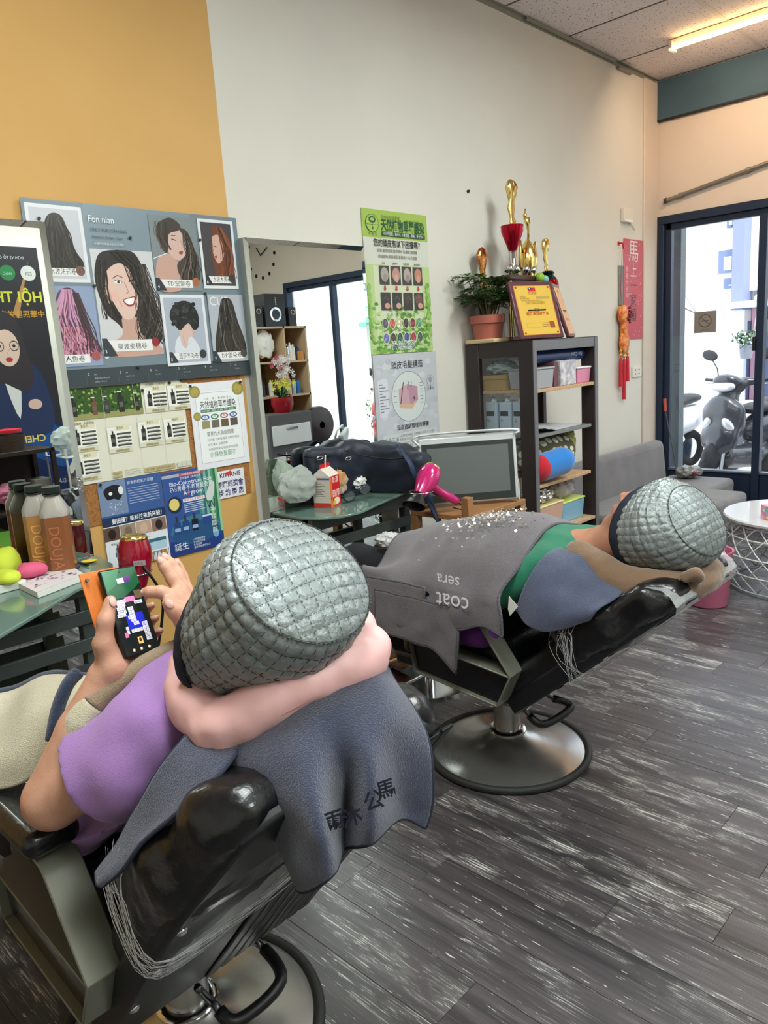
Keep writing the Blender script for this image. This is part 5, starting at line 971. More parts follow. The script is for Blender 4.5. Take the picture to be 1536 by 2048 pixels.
A = Vector((2.655, 2.335, .725)); B = Vector((3.005, 2.015, .725)); ux = (B-A).normalized(); w_ = (B-A).length; nn = ux.cross(Vector((0, 0, 1))); tilt = .14; uv = (Vector((0, 0, 1))*math.cos(tilt)-nn*math.sin(tilt)).normalized()
if uv.dot(nn) > 0: pass
nf = ux.cross(uv).normalized(); h_ = .335
mo = thing('touch_monitor', 'switched-off white-framed touch monitor leaning on the oak desk', 'monitor', tuple((A+B)/2))
Rm = Matrix((ux, uv, nf)).transposed(); cm_ = (A+B)/2+uv*(h_/2)
MB().box(cm_-nf*.012, (w_, h_-.01, .03), Rm).build('housing', M_BEZ, mo, bevel=.012, seg=3)
MB().box(cm_+nf*.0045+uv*-.012, (w_-.035, h_-.055, .004), Rm).build('dark_border', M_DBZ, mo, bevel=.001); MB().box(cm_+nf*.0068+uv*-.006, (w_-.085, h_-.11, .002), Rm).build('screen', M_SCR, mo)
m = MB(); P = [cm_+ux*(-w_/2+.01)+uv*(h_/2-.05)+nf*.012, cm_+ux*(-w_/2+.01)+uv*(h_/2+.004)+nf*.012, cm_+ux*(w_/2-.02)+uv*(h_/2+.004)+nf*.012, cm_+ux*(w_/2-.005)+uv*(h_/2-.02)+nf*.012]; m.tube(crom([tuple(p) for p in P], 5), .006, 8); m.build('carry_handle', M_BEZ, mo, smooth=True)
q = Print(cm_+nf*.0068-ux*.02-uv*(h_/2-.022), ux, uv, .05, .015, lift=.0004); q.text(0, 0, 'BenQ', .014, (190, 196, 198)); q.build('maker_mark', INK, mo)
m = MB(); m.tube(crom([(3.0, 2.05, .90), (3.035, 2.06, .86), (3.05, 2.05, .80), (3.07, 2.06, .76), (3.06, 2.05, .68), (3.085, 2.0, .52), (3.09, 2.05, .2), (3.2, 2.2, .01)], 6), .004, 6); m.build('cable', mat('white_cable', (214, 214, 208), .4), mo, smooth=True)
m = MB(); m.tube(crom([(2.75, 2.22, .715), (2.72, 2.10, .70), (2.72, 2.0, .60), (2.78, 1.98, .50), (2.9, 2.1, .3)], 6), .005, 6); m.build('black_cable', mat('black_plastic'), mo, smooth=True)
wp = MB(); wp.b2(2.80, 3.02, D-.07, D-.05, .10, .76); tag(wp.build('leaning_board', mat('white_board'), None, bevel=.003), 'white board leaning on the wall right of the middle table', 'board')
st_ = thing('black_stool', 'round black padded stool behind the grey blanket', 'stool', (2.38, 2.10, 0)); m = MB(); m.lathe([(0, .50), (.15, .50), (.165, .52), (.165, .57), (.14, .60), (0, .61)], (2.38, 2.10, 0), 30); m.build('pad', mat('black_leather', (20, 20, 22), .35), st_, smooth=40); MB().cyl((2.38, 2.10, .03), (2.38, 2.10, .50), .025, n=12).build('column', M_CHR, st_, smooth=40)
m = MB(); m.lathe([(0, 0), (.20, 0), (.20, .012), (.03, .04), (0, .04)], (2.38, 2.10, 0), 30); m.build('foot', M_CHR, st_, smooth=40)
# hair dryers: pink one on the right, red one hanging beside the left table
def dryer(name, label, c, ax, L_, r, mbody, mring, mnoz, handle, cord=None):
    """c: centre of the gold intake ring, ax: axis towards the nozzle"""
    t = thing(name, label, 'hair dryer', c); a = Vector(ax).normalized()
    m = MB(); m.lathe([(r*.62, 0), (r*.80, .004), (r*.96, L_*.16), (r*1.0, L_*.34), (r*.92, L_*.55), (r*.66, L_*.82), (r*.52, L_)], c, 28, axis=a); m.build('barrel', mbody, t, smooth=40)
    m = MB(); m.lathe([(r*.44, -.002), (r*.60, -.012), (r*.72, -.008), (r*.80, .004), (r*.7, .010)], c, 28, axis=a); m.build('intake_ring', mring, t, smooth=True); m = MB(); m.lathe([(0, -.006), (r*.5, -.006), (r*.55, .004)], c, 24, axis=a); m.build('intake_grille', mat('grille_steel', (150, 150, 140), .3, metal=.8, bump=(260, 1)), t, smooth=True)
    if mnoz: m = MB(); m.lathe([(r*.54, L_*.97), (r*.56, L_*1.05), (r*1.15, L_*1.42), (r*1.08, L_*1.42), (r*.5, L_*1.05)], c, 24, axis=a, sy=.6); m.build('nozzle', mnoz, t, smooth=40)
    if handle:
        m = MB(); P = crom([tuple(p) for p in handle], 5); m.tube(P, [r*.52*(1-.35*i/len(P)) for i in range(len(P))], 14); m.build('handle', mbody, t, smooth=True)
        if cord: m = MB(); m.tube(crom(cord, 8), .0045, 8); m.build('cord', mat('black_plastic'), t, smooth=True)
    return t
M_MAG = mat('magenta_gloss', (196, 30, 110), .18, coat=.6); M_CRIM = mat('crimson_gloss', (150, 8, 40), .14, coat=.7)
c1 = at(865, 938, y=2.20); n1 = at(818, 1030, y=2.17)
dryer('hair_dryer', 'magenta hair dryer with a gold ring hanging in a wire holder', tuple(c1), tuple(n1-c1), .155, .052, M_MAG, M_GOLD, mat('black_plastic'), [c1+(n1-c1)*.28, at(880, 985, y=2.19), at(915, 1003, y=2.16)], [tuple(at(912, 1002, y=2.16)), tuple(at(935, 1020, y=2.15)), tuple(at(945, 1050, y=2.15)), tuple(at(940, 1085, y=2.2)), (2.95, 2.2, .45)])
c2 = at(268, 1076, y=2.40); n2 = at(274, 1215, y=2.40)
dr = dryer('hair_dryer', 'crimson hair dryer standing nozzle down beside the left table end', tuple(c2+Vector((0, 0, .0))), tuple(n2-c2), .20, .058, M_CRIM, M_GOLD, None, None)
q = Print(c2+(n2-c2).normalized()*.075+Vector((-.03, -.046, -.01)), (.80, -.60, 0), (0, 0, 1), .04, .018, lift=.003); q.rect(0, 0, 1, 1, (170, 160, 164)); q.text(.1, .2, 'RIFLE', .012, (90, 30, 50), maxw=.8); q.build('badge', INK, dr)
m = MB(); m.tube(crom([tuple(at(284, 1130, y=2.35)), tuple(at(300, 1150, y=2.33)), tuple(at(318, 1180, y=2.33)), tuple(at(325, 1230, y=2.36)), tuple(at(300, 1400, y=2.45))], 8), .005, 8); m.build('cord', mat('black_plastic'), dr, smooth=True)
hd = thing('dryer_holder', 'chrome wire holder under the magenta hair dryer', 'holder', (2.60, 2.3, .70))
MB().tube(crom([tuple(c1+(n1-c1)*.5+Vector((.055*math.cos(a), .055*math.sin(a), 0))) for a in np.linspace(0, 2*PI, 12)], 3), .0025, 6).build('wire_hoop', M_CHR, hd, smooth=True); MB().tube([tuple(c1+(n1-c1)*.5+Vector((.04, .035, 0))), (2.72, 2.40, .76)], .003, 6).build('arm', M_CHR, hd, smooth=True)
hd2 = thing('dryer_holder', 'chrome wire holder of the crimson hair dryer at the left table end', 'holder', (1.18, 2.42, .72)); cc2 = c2+(n2-c2).normalized()*.12
MB().tube([tuple(cc2+Vector((.055*math.cos(a), .055*math.sin(a), 0))) for a in np.linspace(0, 2*PI, 25)[:-1]], .003, 6, closed=True).build('wire_hoop', M_CHR, hd2, smooth=True); MB().tube([tuple(cc2+Vector((-.05, .02, 0))), (1.15, 2.46, .775)], .003, 6).build('arm', M_CHR, hd2, smooth=True)
# duffel bag
M_BAG = mat('navy_nylon', (20, 28, 46), .5, bump=(30, .35), sheen=.15)
bgg = thing('duffel_bag', 'dark navy duffel bag lying on the middle glass table', 'bag', (2.5, 2.5, .80))
def bagfn(V, F):
    out = V.copy()
    for i, p in enumerate(V): s_ = .012*nz(p, 9, 2)+.006*nz(p, 22, 5); out[i] = p+np.array([s_*.3, s_, s_*.8])
    out[:, 2] = np.maximum(out[:, 2], .802); return out
blob('body', [('box', (2.685, 2.465, .895), (.155, .135, .098), rotm(0, .03, -1.22), .045), ('box', (2.62, 2.50, .965), (.10, .10, .07), rotm(0, .1, -1.22), .04), ('box', (2.33, 2.592, .925), (.155, .036, .125), rotm(.0, .04, -.05), .034), ('box', (2.46, 2.58, .97), (.08, .04, .09), rotm(0, .04, -.2), .034)], .009, M_BAG, bgg, k=.035, fn=bagfn)
def strip(name, pts, wd, m, parent, n=None, th=.003):
    P = crom([tuple(p) for p in pts], 6); g = []
    for i, p in enumerate(P):
        d = Vector(P[min(i+1, len(P)-1)])-Vector(P[max(i-1, 0)]); s_ = d.cross(Vector(n or (0, -1, .3))).normalized()*wd/2; g.append([Vector(p)-s_, Vector(p)+s_])
    mb = MB(); mb.grid(g); return mb.build(name, m, parent, smooth=True, solid=th)
M_ZIP = mat('zip_black', (12, 14, 20), .4)
strip('zip', [at(688, 900, y=2.535), at(735, 912, y=2.44), at(780, 917, y=2.35), at(812, 915, y=2.30)], .010, M_ZIP, bgg)
strip('zip', [at(608, 912, y=2.548), at(630, 915, y=2.545), at(662, 912, y=2.54)], .008, M_ZIP, bgg)
for (px, py, yy) in ((697, 917, 2.515), (640, 916, 2.535)):
    c = at(px, py, y=yy); m = MB(); m.tube([c+Vector((.018*math.cos(a), 0, .007*math.sin(a))) for a in np.linspace(0, 2*PI, 14)[:-1]], .0028, 6, closed=True); m.build('zip_pull', M_CHR, bgg, smooth=True)
m = MB(); c = at(823, 935, y=2.28); m.tube([c+Vector((.008*math.cos(a), 0, .022*math.sin(a))) for a in np.linspace(0, 2*PI, 14)[:-1]], .003, 6, closed=True); m.build('strap_ring', M_CHR, bgg, smooth=True)
strip('strap', [at(797, 890, y=2.36), at(808, 908, y=2.31), at(822, 930, y=2.27), at(835, 965, y=2.26), at(856, 1000, y=2.24), at(880, 1045, y=2.20)], .030, mat('strap_web', (38, 54, 84), .6), bgg); strip('strap', [at(848, 985, y=2.26), at(862, 1000, y=2.25), at(868, 1030, y=2.25), at(880, 1048, y=2.2)], .028, mat('strap_web'), bgg)
# carton, plastic bags, glasses
ca = thing('juice_carton', 'red and cream drink carton with a straw on the middle table', 'carton', (2.24, 2.42, .80)); A = at(663, 1016, z=.801); Rz = Matrix.Rotation(math.radians(18), 3, 'Z'); s_ = .088; c = A+Rz @ Vector((s_/2, s_/2, 0))
m = MB(); hh = .14; m.box(c+Vector((0, 0, hh/2)), (s_, s_, hh), Rz); m.build('body', mat('carton_cream', (214, 204, 190), .45), ca, bevel=.001)
tp = [c+Rz @ Vector(v) for v in ((-s_/2, -s_/2, hh), (s_/2, -s_/2, hh), (s_/2, s_/2, hh), (-s_/2, s_/2, hh), (-s_/2, 0, hh+.035), (s_/2, 0, hh+.035))]
m = MB(); m.add(tp, [(0, 1, 5, 4), (2, 3, 4, 5), (1, 2, 5), (3, 0, 4)]); m.build('gable', mat('carton_white', (226, 216, 206), .4), ca); m = MB(); m.box(c+Vector((0, 0, hh+.042)), (s_, .003, .018), Rz); m.build('top_seam', mat('carton_red', (206, 40, 40), .4), ca)
m = MB(); m.cyl(c+Vector((0, 0, hh+.02)), c+Vector((.008, -.002, hh+.09)), .0035, n=8); m.build('straw', mat('straw_clear', (226, 226, 226), .3, trans=.3), ca, smooth=True)
q = Print(c+Rz @ Vector((-s_/2, s_/2, .002)), Rz @ Vector((0, -1, 0)), (0, 0, 1), s_, hh-.004, lift=.0005); q.rect(0, 0, 1, .14, (206, 60, 52)); q.rect(0, .9, 1, .96, (60, 110, 170)); q.text(.06, .90, '國農鮮奶', .011, (200, 60, 60), maxw=.5)
for k in range(9): q.rect(.1, .8-k*.055, .5+.1*(k % 3), .815-k*.055, (96, 92, 90))
q.rect(.35, .3, .75, .33, (220, 220, 226)); q.build('front_print', INK, ca)
q = Print(c+Rz @ Vector((-s_/2, -s_/2, .002)), Rz @ Vector((1, 0, 0)), (0, 0, 1), s_, hh-.004, lift=.0005); q.rect(0, 0, 1, 1, (206, 36, 40)); q.text(.22, .78, '香濃', .030, (245, 235, 230)); q.text(.22, .32, '醇厚', .036, (245, 235, 230), maxw=.74); q.ell(.6, .16, .3, .12, (240, 226, 190)); q.ell(.35, .12, .14, .08, (226, 180, 80)); q.rect(0, 0, .2, 1, (226, 120, 50)); q.ell(.1, .3, .08, .05, (80, 120, 50)); q.build('side_print', INK, ca)
crumple('plastic_bag', 'thin milky white plastic bag lying in front of the middle mirror', 'bag', tuple(at(596, 970, y=2.53)), (.105, .05, .075), mat('milky_bag', (232, 240, 232), .22, trans=.5, ior=1.08, bump=(18, .6), alpha=.8), 21, fr=1.7, amp=.26, n=56)
crumple('plastic_bag', 'pale green tinted plastic bag heaped against the mirror foot', 'bag', tuple(at(568, 958, y=2.60)), (.06, .03, .085), mat('greenish_bag', (212, 232, 214), .22, trans=.5, ior=1.08, bump=(18, .6), alpha=.75), 22, fr=1.9, amp=.3, n=56)
crumple('snack_bag', 'crumpled snack pack in a white bag behind the drink carton', 'bag', tuple(at(676, 960, y=2.565)), (.055, .03, .065), mat('snack_print', (222, 212, 196), .35, var=(14, 0, (206, 150, 96)), bump=(26, .8)), 23, fr=2.6, amp=.35, n=48)
crumple('tissue_wad', 'white crumpled tissue behind the eyeglasses', 'tissue', tuple(at(716, 962, y=2.56)), (.045, .03, .040), mat('tissue_paper'), 24, fr=3, amp=.4)
gl_ = thing('eyeglasses', 'black framed eyeglasses on the middle glass table', 'glasses', (2.42, 2.38, .80)); G0 = at(699, 992, z=.832); T_ = (G0-Vector((0, 0, EYE))).dot(Vector(_f)); G1 = at(730, 978, t=T_+.035); gx = (G1-G0).normalized(); gz = Vector((.10, .12, .98)); gz = (gz-gx*gz.dot(gx)).normalized()
for c in (G0, G1):
    cc = c+(G1-G0)*0
    P = [cc+gx*(.030*math.cos(a)*(1 if abs(math.cos(a)) < .9 else 1))+gz*(.021*math.sin(a)*(1.05 if math.sin(a) < 0 else .9)) for a in np.linspace(0, 2*PI, 25)[:-1]]
    MB().tube(P, .0026, 8, closed=True).build('rim', mat('black_gloss'), gl_, smooth=True)
    m = MB(); m.add(P, [tuple(range(24))]); m.build('lens', mat('lens', (200, 206, 220), .02, trans=.9, ior=1.1), gl_)
MB().tube([G0+gx*.030+gz*.006, (G0+G1)/2+gz*.012, G1-gx*.030+gz*.006], .0022, 6).build('bridge', mat('black_gloss'), gl_, smooth=True)
for c, s_ in ((G0-gx*.031, -1), (G1+gx*.031, 1)): MB().tube([c+gz*.008, c+Vector((0, .06, .0)), c+Vector((0, .11, -.010)), c+Vector((0, .125, -.025))], .002, 6).build('temple', mat('black_gloss'), gl_, smooth=True)
# ---- left table: bottles, magazine, puffs, keys
M_TEA1 = mat('tea_brown', (150, 92, 58), .25, trans=.12); M_TEA2 = mat('tea_amber', (190, 138, 76), .25, trans=.12); M_CLB = mat('frosted_clear', (206, 200, 190), .25, trans=.3, ior=1.3); M_CAP = mat('dark_green_cap', (26, 36, 28), .35)
def drink(label, x, y, m_, rz):
    t = thing('drink_bottle', label, 'bottle', (x, y, .80)); R = Matrix.Rotation(rz, 3, 'Z'); m = MB()
    def sq(s_, z, r=.25):
        P = []
        for k in range(16): a = 2*PI*(k+.5)/16; ca_, sa = math.cos(a), math.sin(a); f = 1/max(abs(ca_), abs(sa)); f = min(f, 1.18); P.append(Vector((x, y, z))+R @ Vector((ca_*f*s_, sa*f*s_, 0)))
        return P
    L_ = [sq(.024, .801), sq(.0285, .806), sq(.029, .81), sq(.030, .955)]; L2 = [sq(.0305, .955), sq(.0305, 1.0), sq(.022, 1.035), sq(.0185, 1.04)]
    L_ = [sq(.037, .801), sq(.0425, .806), sq(.043, .81), sq(.043, 1.0)]; L2 = [sq(.043, 1.0), sq(.043, 1.02), sq(.027, 1.055), sq(.0235, 1.062), sq(.0235, 1.07)]
    m = MB(); m.grid(L_, closed_v=True); m.add(L_[0], [tuple(range(16))]); m.build('tea_body', m_, t, smooth=40); m = MB(); m.grid(L2, closed_v=True); m.build('clear_shoulder', M_CLB, t, smooth=40)
    m = MB(); m.cyl((x, y, 1.068), (x, y, 1.073), .030, n=24); m.cyl((x, y, 1.075), (x, y, 1.097), .0285, n=32); m.build('cap', M_CAP, t, bevel=.0015)
    q = Print(Vector((x, y, .97))+R @ Vector((-.022, -.0432, 0)), Vector((0, 0, -1)), R @ Vector((1, 0, 0)), .14, .04, lift=.0008); q.N = R @ Vector((0, -1, 0)); q.text(.02, .1, 'DOUJA', .046, tuple(min(255, int(k*1.22)) for k in ((150, 92, 58) if m_ is M_TEA1 else (190, 138, 76)))); q.build('embossed_letters', INK, t); return t
drink('brown tea bottle with raised letters, in front of its paler twin', 1.005, 2.50, M_TEA1, -.55)
drink('amber tea bottle half hidden behind the darker brown one', .985, 2.595, M_TEA2, -.55)
mg = thing('magazine', 'thick white-covered magazine lying on the left glass table', 'magazine', (.93, 2.42, .80)); P4 = [at(20, 1163, z=.812), at(75, 1190, z=.812), at(172, 1153, z=.812), at(100, 1110, z=.812)]
m = MB(); m.add([p+Vector((0, 0, z)) for z in (-.011, .007) for p in P4], [(0, 1, 2, 3), (4, 5, 6, 7), (0, 1, 5, 4), (1, 2, 6, 5), (2, 3, 7, 6), (3, 0, 4, 7)]); m.build('pages', mat('page_white', (222, 222, 216), .6), mg, bevel=.0015)
u_ = (P4[2]-P4[1]); v_ = (P4[0]-P4[1]); q = Print(P4[1]+Vector((0, 0, .0075)), u_, v_, u_.length, v_.length, lift=.0004); q.V = v_.normalized(); q.N = Vector((0, 0, 1)); q.rect(.0, .0, 1, 1, (222, 216, 218))
for k in range(70): r_ = random.Random(k); q.ell(.1+.8*r_.random(), .15+.75*r_.random(), .05*r_.random()+.01, .03*r_.random()+.008, r_.choice([(190, 150, 170), (150, 130, 140), (206, 170, 186), (96, 80, 90), (230, 225, 228)]), 7)
q.build('cover_print', INK, mg)
pf = MB(); o = blob('makeup_puff', [('cone', tuple(at(50, 1138, z=.845)), tuple(at(85, 1138, z=.840)), .021, .017), ('ell', tuple(at(62, 1140, z=.845)), (.045, .03, .025))], .003, mat('pink_foam', (216, 92, 130), .7), None, k=.01); tag(o, 'pink foam wedge sponge on the magazine', 'sponge')
lm = blob('yellow_cloth', [('ell', tuple(at(8, 1125, z=.86)), (.05, .05, .045)), ('ell', tuple(at(12, 1155, z=.84)), (.04, .05, .025)), ('cone', tuple(at(20, 1100, z=.90)), tuple(at(10, 1130, z=.85)), .012, .04)], .004, mat('lime_cloth', (206, 222, 70), .8), None, k=.03, fn=lambda V, F: V+vnormals(V, F)*np.array([[.006*nz(p, 22, 3)] for p in V])); tag(lm, 'lime yellow cloth pouch at the left picture edge', 'cloth')
m = MB(); m.b2(.70, .86, 2.44, 2.60, .801, .826); tag(m.build('leaflet_pile', mat('page_white'), None, bevel=.002), 'white leaflet pile on the left table against the mirror', 'papers')
kk = thing('key_bunch', 'bunch of keys with dark blue fob and yellow tag on the left table', 'keys', (1.07, 2.50, .80)); K = lambda px, py, z=.806: at(px, py, z=z)
m = MB(); c = K(120, 1120); m.tube([c+Vector((.017*math.cos(a), .017*math.sin(a), .004)) for a in np.linspace(0, 2*PI, 20)[:-1]], .0018, 6, closed=True); c = K(140, 1116); m.tube([c+Vector((.014*math.cos(a), .014*math.sin(a), .008)) for a in np.linspace(0, 2*PI, 20)[:-1]], .0016, 6, closed=True); m.build('key_ring', M_CHR, kk, smooth=True)
MB().sph(K(146, 1136, .812), (.024, .018, .010), 16).build('blue_fob', mat('navy_fob', (36, 54, 90), .3), kk, smooth=True); MB().sph(K(178, 1122, .808), (.030, .014, .006), 14, Matrix.Rotation(-.5, 3, 'Z')).build('yellow_tag', mat('yellow_tag', (236, 200, 40), .35), kk, smooth=True)
MB().tube([K(146, 1118), K(165, 1112), K(180, 1110)], .004, 6).build('red_strap', mat('red_strap', (190, 40, 36), .5), kk, smooth=True); MB().tube([K(150, 1122), K(176, 1130)], .004, 6).build('key', mat('black_plastic'), kk, smooth=True)
mk = MB(); mk.cyl((.90, 2.60, .80), (.90, 2.60, .845), .02, n=14); tag(mk.build('small_jar', M_CHR, None, bevel=.002), 'small shiny jar against the foot of the left mirror', 'jar')
# ================================================================== BEHIND THE CAMERA (seen in the mirrors)
YB_ = -1.10; bn_ = thing('event_banner', 'dark roll-up banner with yellow title and woman in glasses, seen mirrored in the left mirror', 'banner', (2.35, YB_, 0))
MB().b2(1.95, 2.75, YB_-.004, YB_, .35, 2.47).build('sheet', mat('banner_sheet', (40, 38, 46), .45), bn_); MB().b2(1.93, 2.77, YB_-.05, YB_+.03, 0, .06).build('foot', M_CHR, bn_, bevel=.004); MB().cyl((2.35, YB_-.012, .06), (2.35, YB_-.012, 2.47), .008, n=8).build('pole', M_CHR, bn_)
p = Print((2.75, YB_, .35), (-1, 0, 0), (0, 0, 1), .80, 2.12, lift=.0004)
p.rect(0, 0, 1, 1, (44, 42, 50)); p.poly([(.28, .74), (.1, .95), (.33, .76)], (190, 140, 90)); p.text(.14, .955, 'ĐƠN VỊ TỔ CHỨC:', .030, (230, 230, 235), maxw=.4)
for u, c, s in ((.12, (236, 236, 236), 'ESR'), (.32, (40, 140, 80), 'WEC'), (.50, (236, 236, 236), 'V'), (.68, (236, 236, 236), 'A')): p.ell(u, .905, .075, .028, c, 18); p.text(u, .897, s, .035, (50, 50, 60) if c[0] > 100 else (190, 230, 200), 'c', maxw=.1)
p.text(.02, .80, 'HỘI THẢO', .115, (226, 226, 60), maxw=1.05, bold=.02); p.text(.02, .745, '中華民國美容美髮國際交流', .060, (216, 160, 50), maxw=.96, bold=.01)
p.rect(0, 0, 1, .33, (22, 40, 90)); p.blobp([(0, .3), (.3, .36), (.7, .30), (1, .38), (1, .2), (.5, .24), (0, .16)], (24, 80, 150)); p.blobp([(.2, .34), (.5, .40), (.9, .36), (.8, .32), (.4, .31)], (40, 130, 190)); p.poly([(.12, .44), (.3, .52), (.24, .36), (.1, .36)], (120, 30, 60))
p.O = p.O-p.U*.24-p.V*.11; p.blobp([(.42, .36), (.42, .56), (.6, .64), (.9, .62), (1, .5), (1, .36)], (38, 52, 92)); p.blobp([(.66, .62), (.72, .42), (.82, .6)], (225, 225, 225)); p.blobp([(.56, .68), (.60, .78), (.74, .82), (.88, .80), (.95, .68), (.92, .54), (.84, .56), (.62, .52), (.52, .58)], (56, 50, 56)); p.ell(.74, .685, .12, .068, (232, 200, 186), 20)
p.line([(.60, .70), (.69, .70)], .004, (30, 30, 30)); p.ell(.67, .692, .045, .020, (60, 56, 60), 16); p.ell(.67, .692, .039, .016, (226, 196, 182), 16); p.ell(.81, .692, .045, .020, (60, 56, 60), 16); p.ell(.81, .692, .039, .016, (226, 196, 182), 16); p.ell(.67, .692, .015, .006, (40, 30, 30)); p.ell(.81, .692, .015, .006, (40, 30, 30)); p.ell(.735, .642, .035, .009, (190, 50, 60)); p.line([(.72, .68), (.75, .662)], .004, (190, 150, 140)); p.ell(.55, .47, .07, .02, (226, 190, 176))
p.O = p.O+p.U*.24+p.V*.11; p.text(.20, .275, 'CHEN SU-YING', .078, (240, 214, 110), maxw=.8, bold=.02); p.text(.10, .235, 'CHUYÊN GIA CHĂM SÓC', .046, (180, 150, 130), maxw=.86); p.text(.05, .10, 'ĐÀI LOAN', .05, (200, 200, 206))
p.build('print', INK, bn_)
M_DSH = mat('dark_rack', (44, 32, 30), .5)
rk = thing('storage_rack', 'dark three-level rack crowded with bags, seen in the left mirror', 'rack', (2.25, -.55, 0))
for z in (.10, .50, .93): MB().b2(1.45, 2.38, -.85, -.45, z-.03, z).build('shelf_board', M_DSH, rk, bevel=.003)
for x in (1.46, 2.35):
    for y in (-.84, -.48): MB().b2(x, x+.03, y, y+.03, 0, .93).build('post', M_DSH, rk)
MB().b2(1.46, 2.38, -.86, -.85, .1, .93).build('back_panel', M_DSH, rk)
bk = MB(); bk.lathe([(.0, 0), (.10, 0), (.12, .12), (.115, .12), (.09, .01)], (2.12, -.62, .93), 24); tag(bk.build('basket', mat('dark_wicker', (70, 54, 44), .8, bump=(90, 1)), None, smooth=40), 'dark brown wicker basket with red lid mirrored above the bottles', 'basket')
m = MB(); m.lathe([(0, .0), (.10, .0), (.10, .02), (0, .03)], (2.12, -.62, 1.065), 24); tag(m.build('red_lid', M_RED, None, smooth=40), 'flat red lid lying on the wicker basket in the mirror', 'lid')
crumple('white_bag', 'white plastic bag beside the basket in the left mirror', 'bag', (1.95, -.60, 1.02), (.07, .08, .09), mat('tissue_paper'), 31); crumple('white_bag', 'large white plastic bag at the left rack end in the mirror', 'bag', (1.72, -.62, 1.04), (.11, .1, .11), mat('tissue_paper'), 36)
crumple('pink_bag', 'pink plastic bag on the middle rack level in the mirror', 'bag', (2.08, -.58, .62), (.14, .1, .08), M_PINKT, 32); crumple('pink_bag', 'lower pink bag left of the first one in the mirror', 'bag', (1.80, -.56, .60), (.12, .1, .07), M_PINKT, 33)
m = MB(); m.b2(1.65, 1.98, -.68, -.50, .12, .36); tag(m.build('green_box', mat('bright_green', (130, 200, 80), .5), None, bevel=.004), 'bright green box on the lowest rack level in the mirror', 'box')
m = MB(); m.b2(2.22, 2.34, -.66, -.50, .50, .70); tag(m.build('grey_box', mat('grey_card', (120, 116, 110), .6), None, bevel=.004), 'grey cardboard box at the right rack end in the mirror', 'box')
tr_ = thing('trolley', 'white wire trolley full of plastic bags beside the rack in the mirror', 'trolley', (2.62, -.6, 0))
for z in (.25, .55, .84): MB().b2(2.44, 2.86, -.8, -.42, z-.012, z).build('tray', M_TW, tr_, bevel=.003)
for x in (2.45, 2.84):
    for y in (-.79, -.43): MB().cyl((x, y, 0), (x, y, .9), .008, n=8).build('post', M_WIRE, tr_)
crumple('trolley_bag', 'milky crumpled bag on top of the trolley in the mirror', 'bag', (2.55, -.60, .95), (.12, .11, .11), mat('milky_bag'), 34); crumple('trolley_bag', 'clear crumpled bag at the right of the trolley in the mirror', 'bag', (2.76, -.6, .93), (.08, .1, .08), M_BAGC, 35); crumple('trolley_bag', 'pale bag on the trolley middle level in the mirror', 'bag', (2.65, -.6, .64), (.14, .12, .08), mat('pinkish_bag'), 37)
# cabinet with speakers, drawer unit, flowers, fan: mirrored in the middle mirror
M_LW2 = mat('pale_maple', (206, 176, 140), .5); CB = thing('open_cabinet', 'pale wooden open cabinet with black loudspeakers on top, mirrored', 'cabinet', (4.92, -1.0, 0))
M_BRN = mat('brown_back', (120, 90, 72), .6)
for x in (4.56, 4.965, 5.25): MB().b2(x, x+.02, -1.15, -.80, 0, 1.79).build('side_board', M_LW2, CB)
for z in (.35, .74, 1.11, 1.45, 1.79): MB().b2(4.56, 5.27, -1.15, -.80, z-.02, z).build('shelf_board', M_LW2, CB)
MB().b2(4.56, 5.27, -1.16, -1.15, 0, 1.79).build('back_board', M_BRN, CB)
def spk(name, label, x0, x1, z1, port, y=-.85):
    t = thing(name, label, 'speaker', ((x0+x1)/2, y-.1, 1.79)); MB().b2(x0, x1, y-.22, y, 1.79, z1).build('enclosure', mat('speaker_black', (30, 30, 34), .35), t, bevel=.004); c = ((x0+x1)/2, y, port)
    w2 = (x1-x0)*.27; m = MB(); m.lathe([(w2*.7, 0), (w2*.72, .006), (w2, .008), (w2*1.05, 0)], c, 24, axis=(0, 1, 0)); m.build('port_ring', M_CHR, t, smooth=40); m = MB(); m.lathe([(0, .0), (w2*.7, .002)], c, 20, axis=(0, 1, 0)); m.build('cone', M_BLK, t); return t
s1 = spk('speaker', 'large black subwoofer with a silver ring port, mirrored', 4.80, 5.06, 2.11, 1.91)
q = Print((5.03, -.8495, 2.0), (-1, 0, 0), (0, 0, 1), .16, .1, lift=.001)
for k in range(5): q.rect(.5, .0+k*.16, .58, .1+k*.16, (190, 200, 206))
q.build('display', INK, s1)
spk('speaker', 'small black satellite speaker right of the subwoofer, mirrored', 5.10, 5.20, 1.98, 1.93); spk('speaker', 'small black satellite speaker left of the subwoofer, mirrored', 4.67, 4.77, 1.99, 1.94)
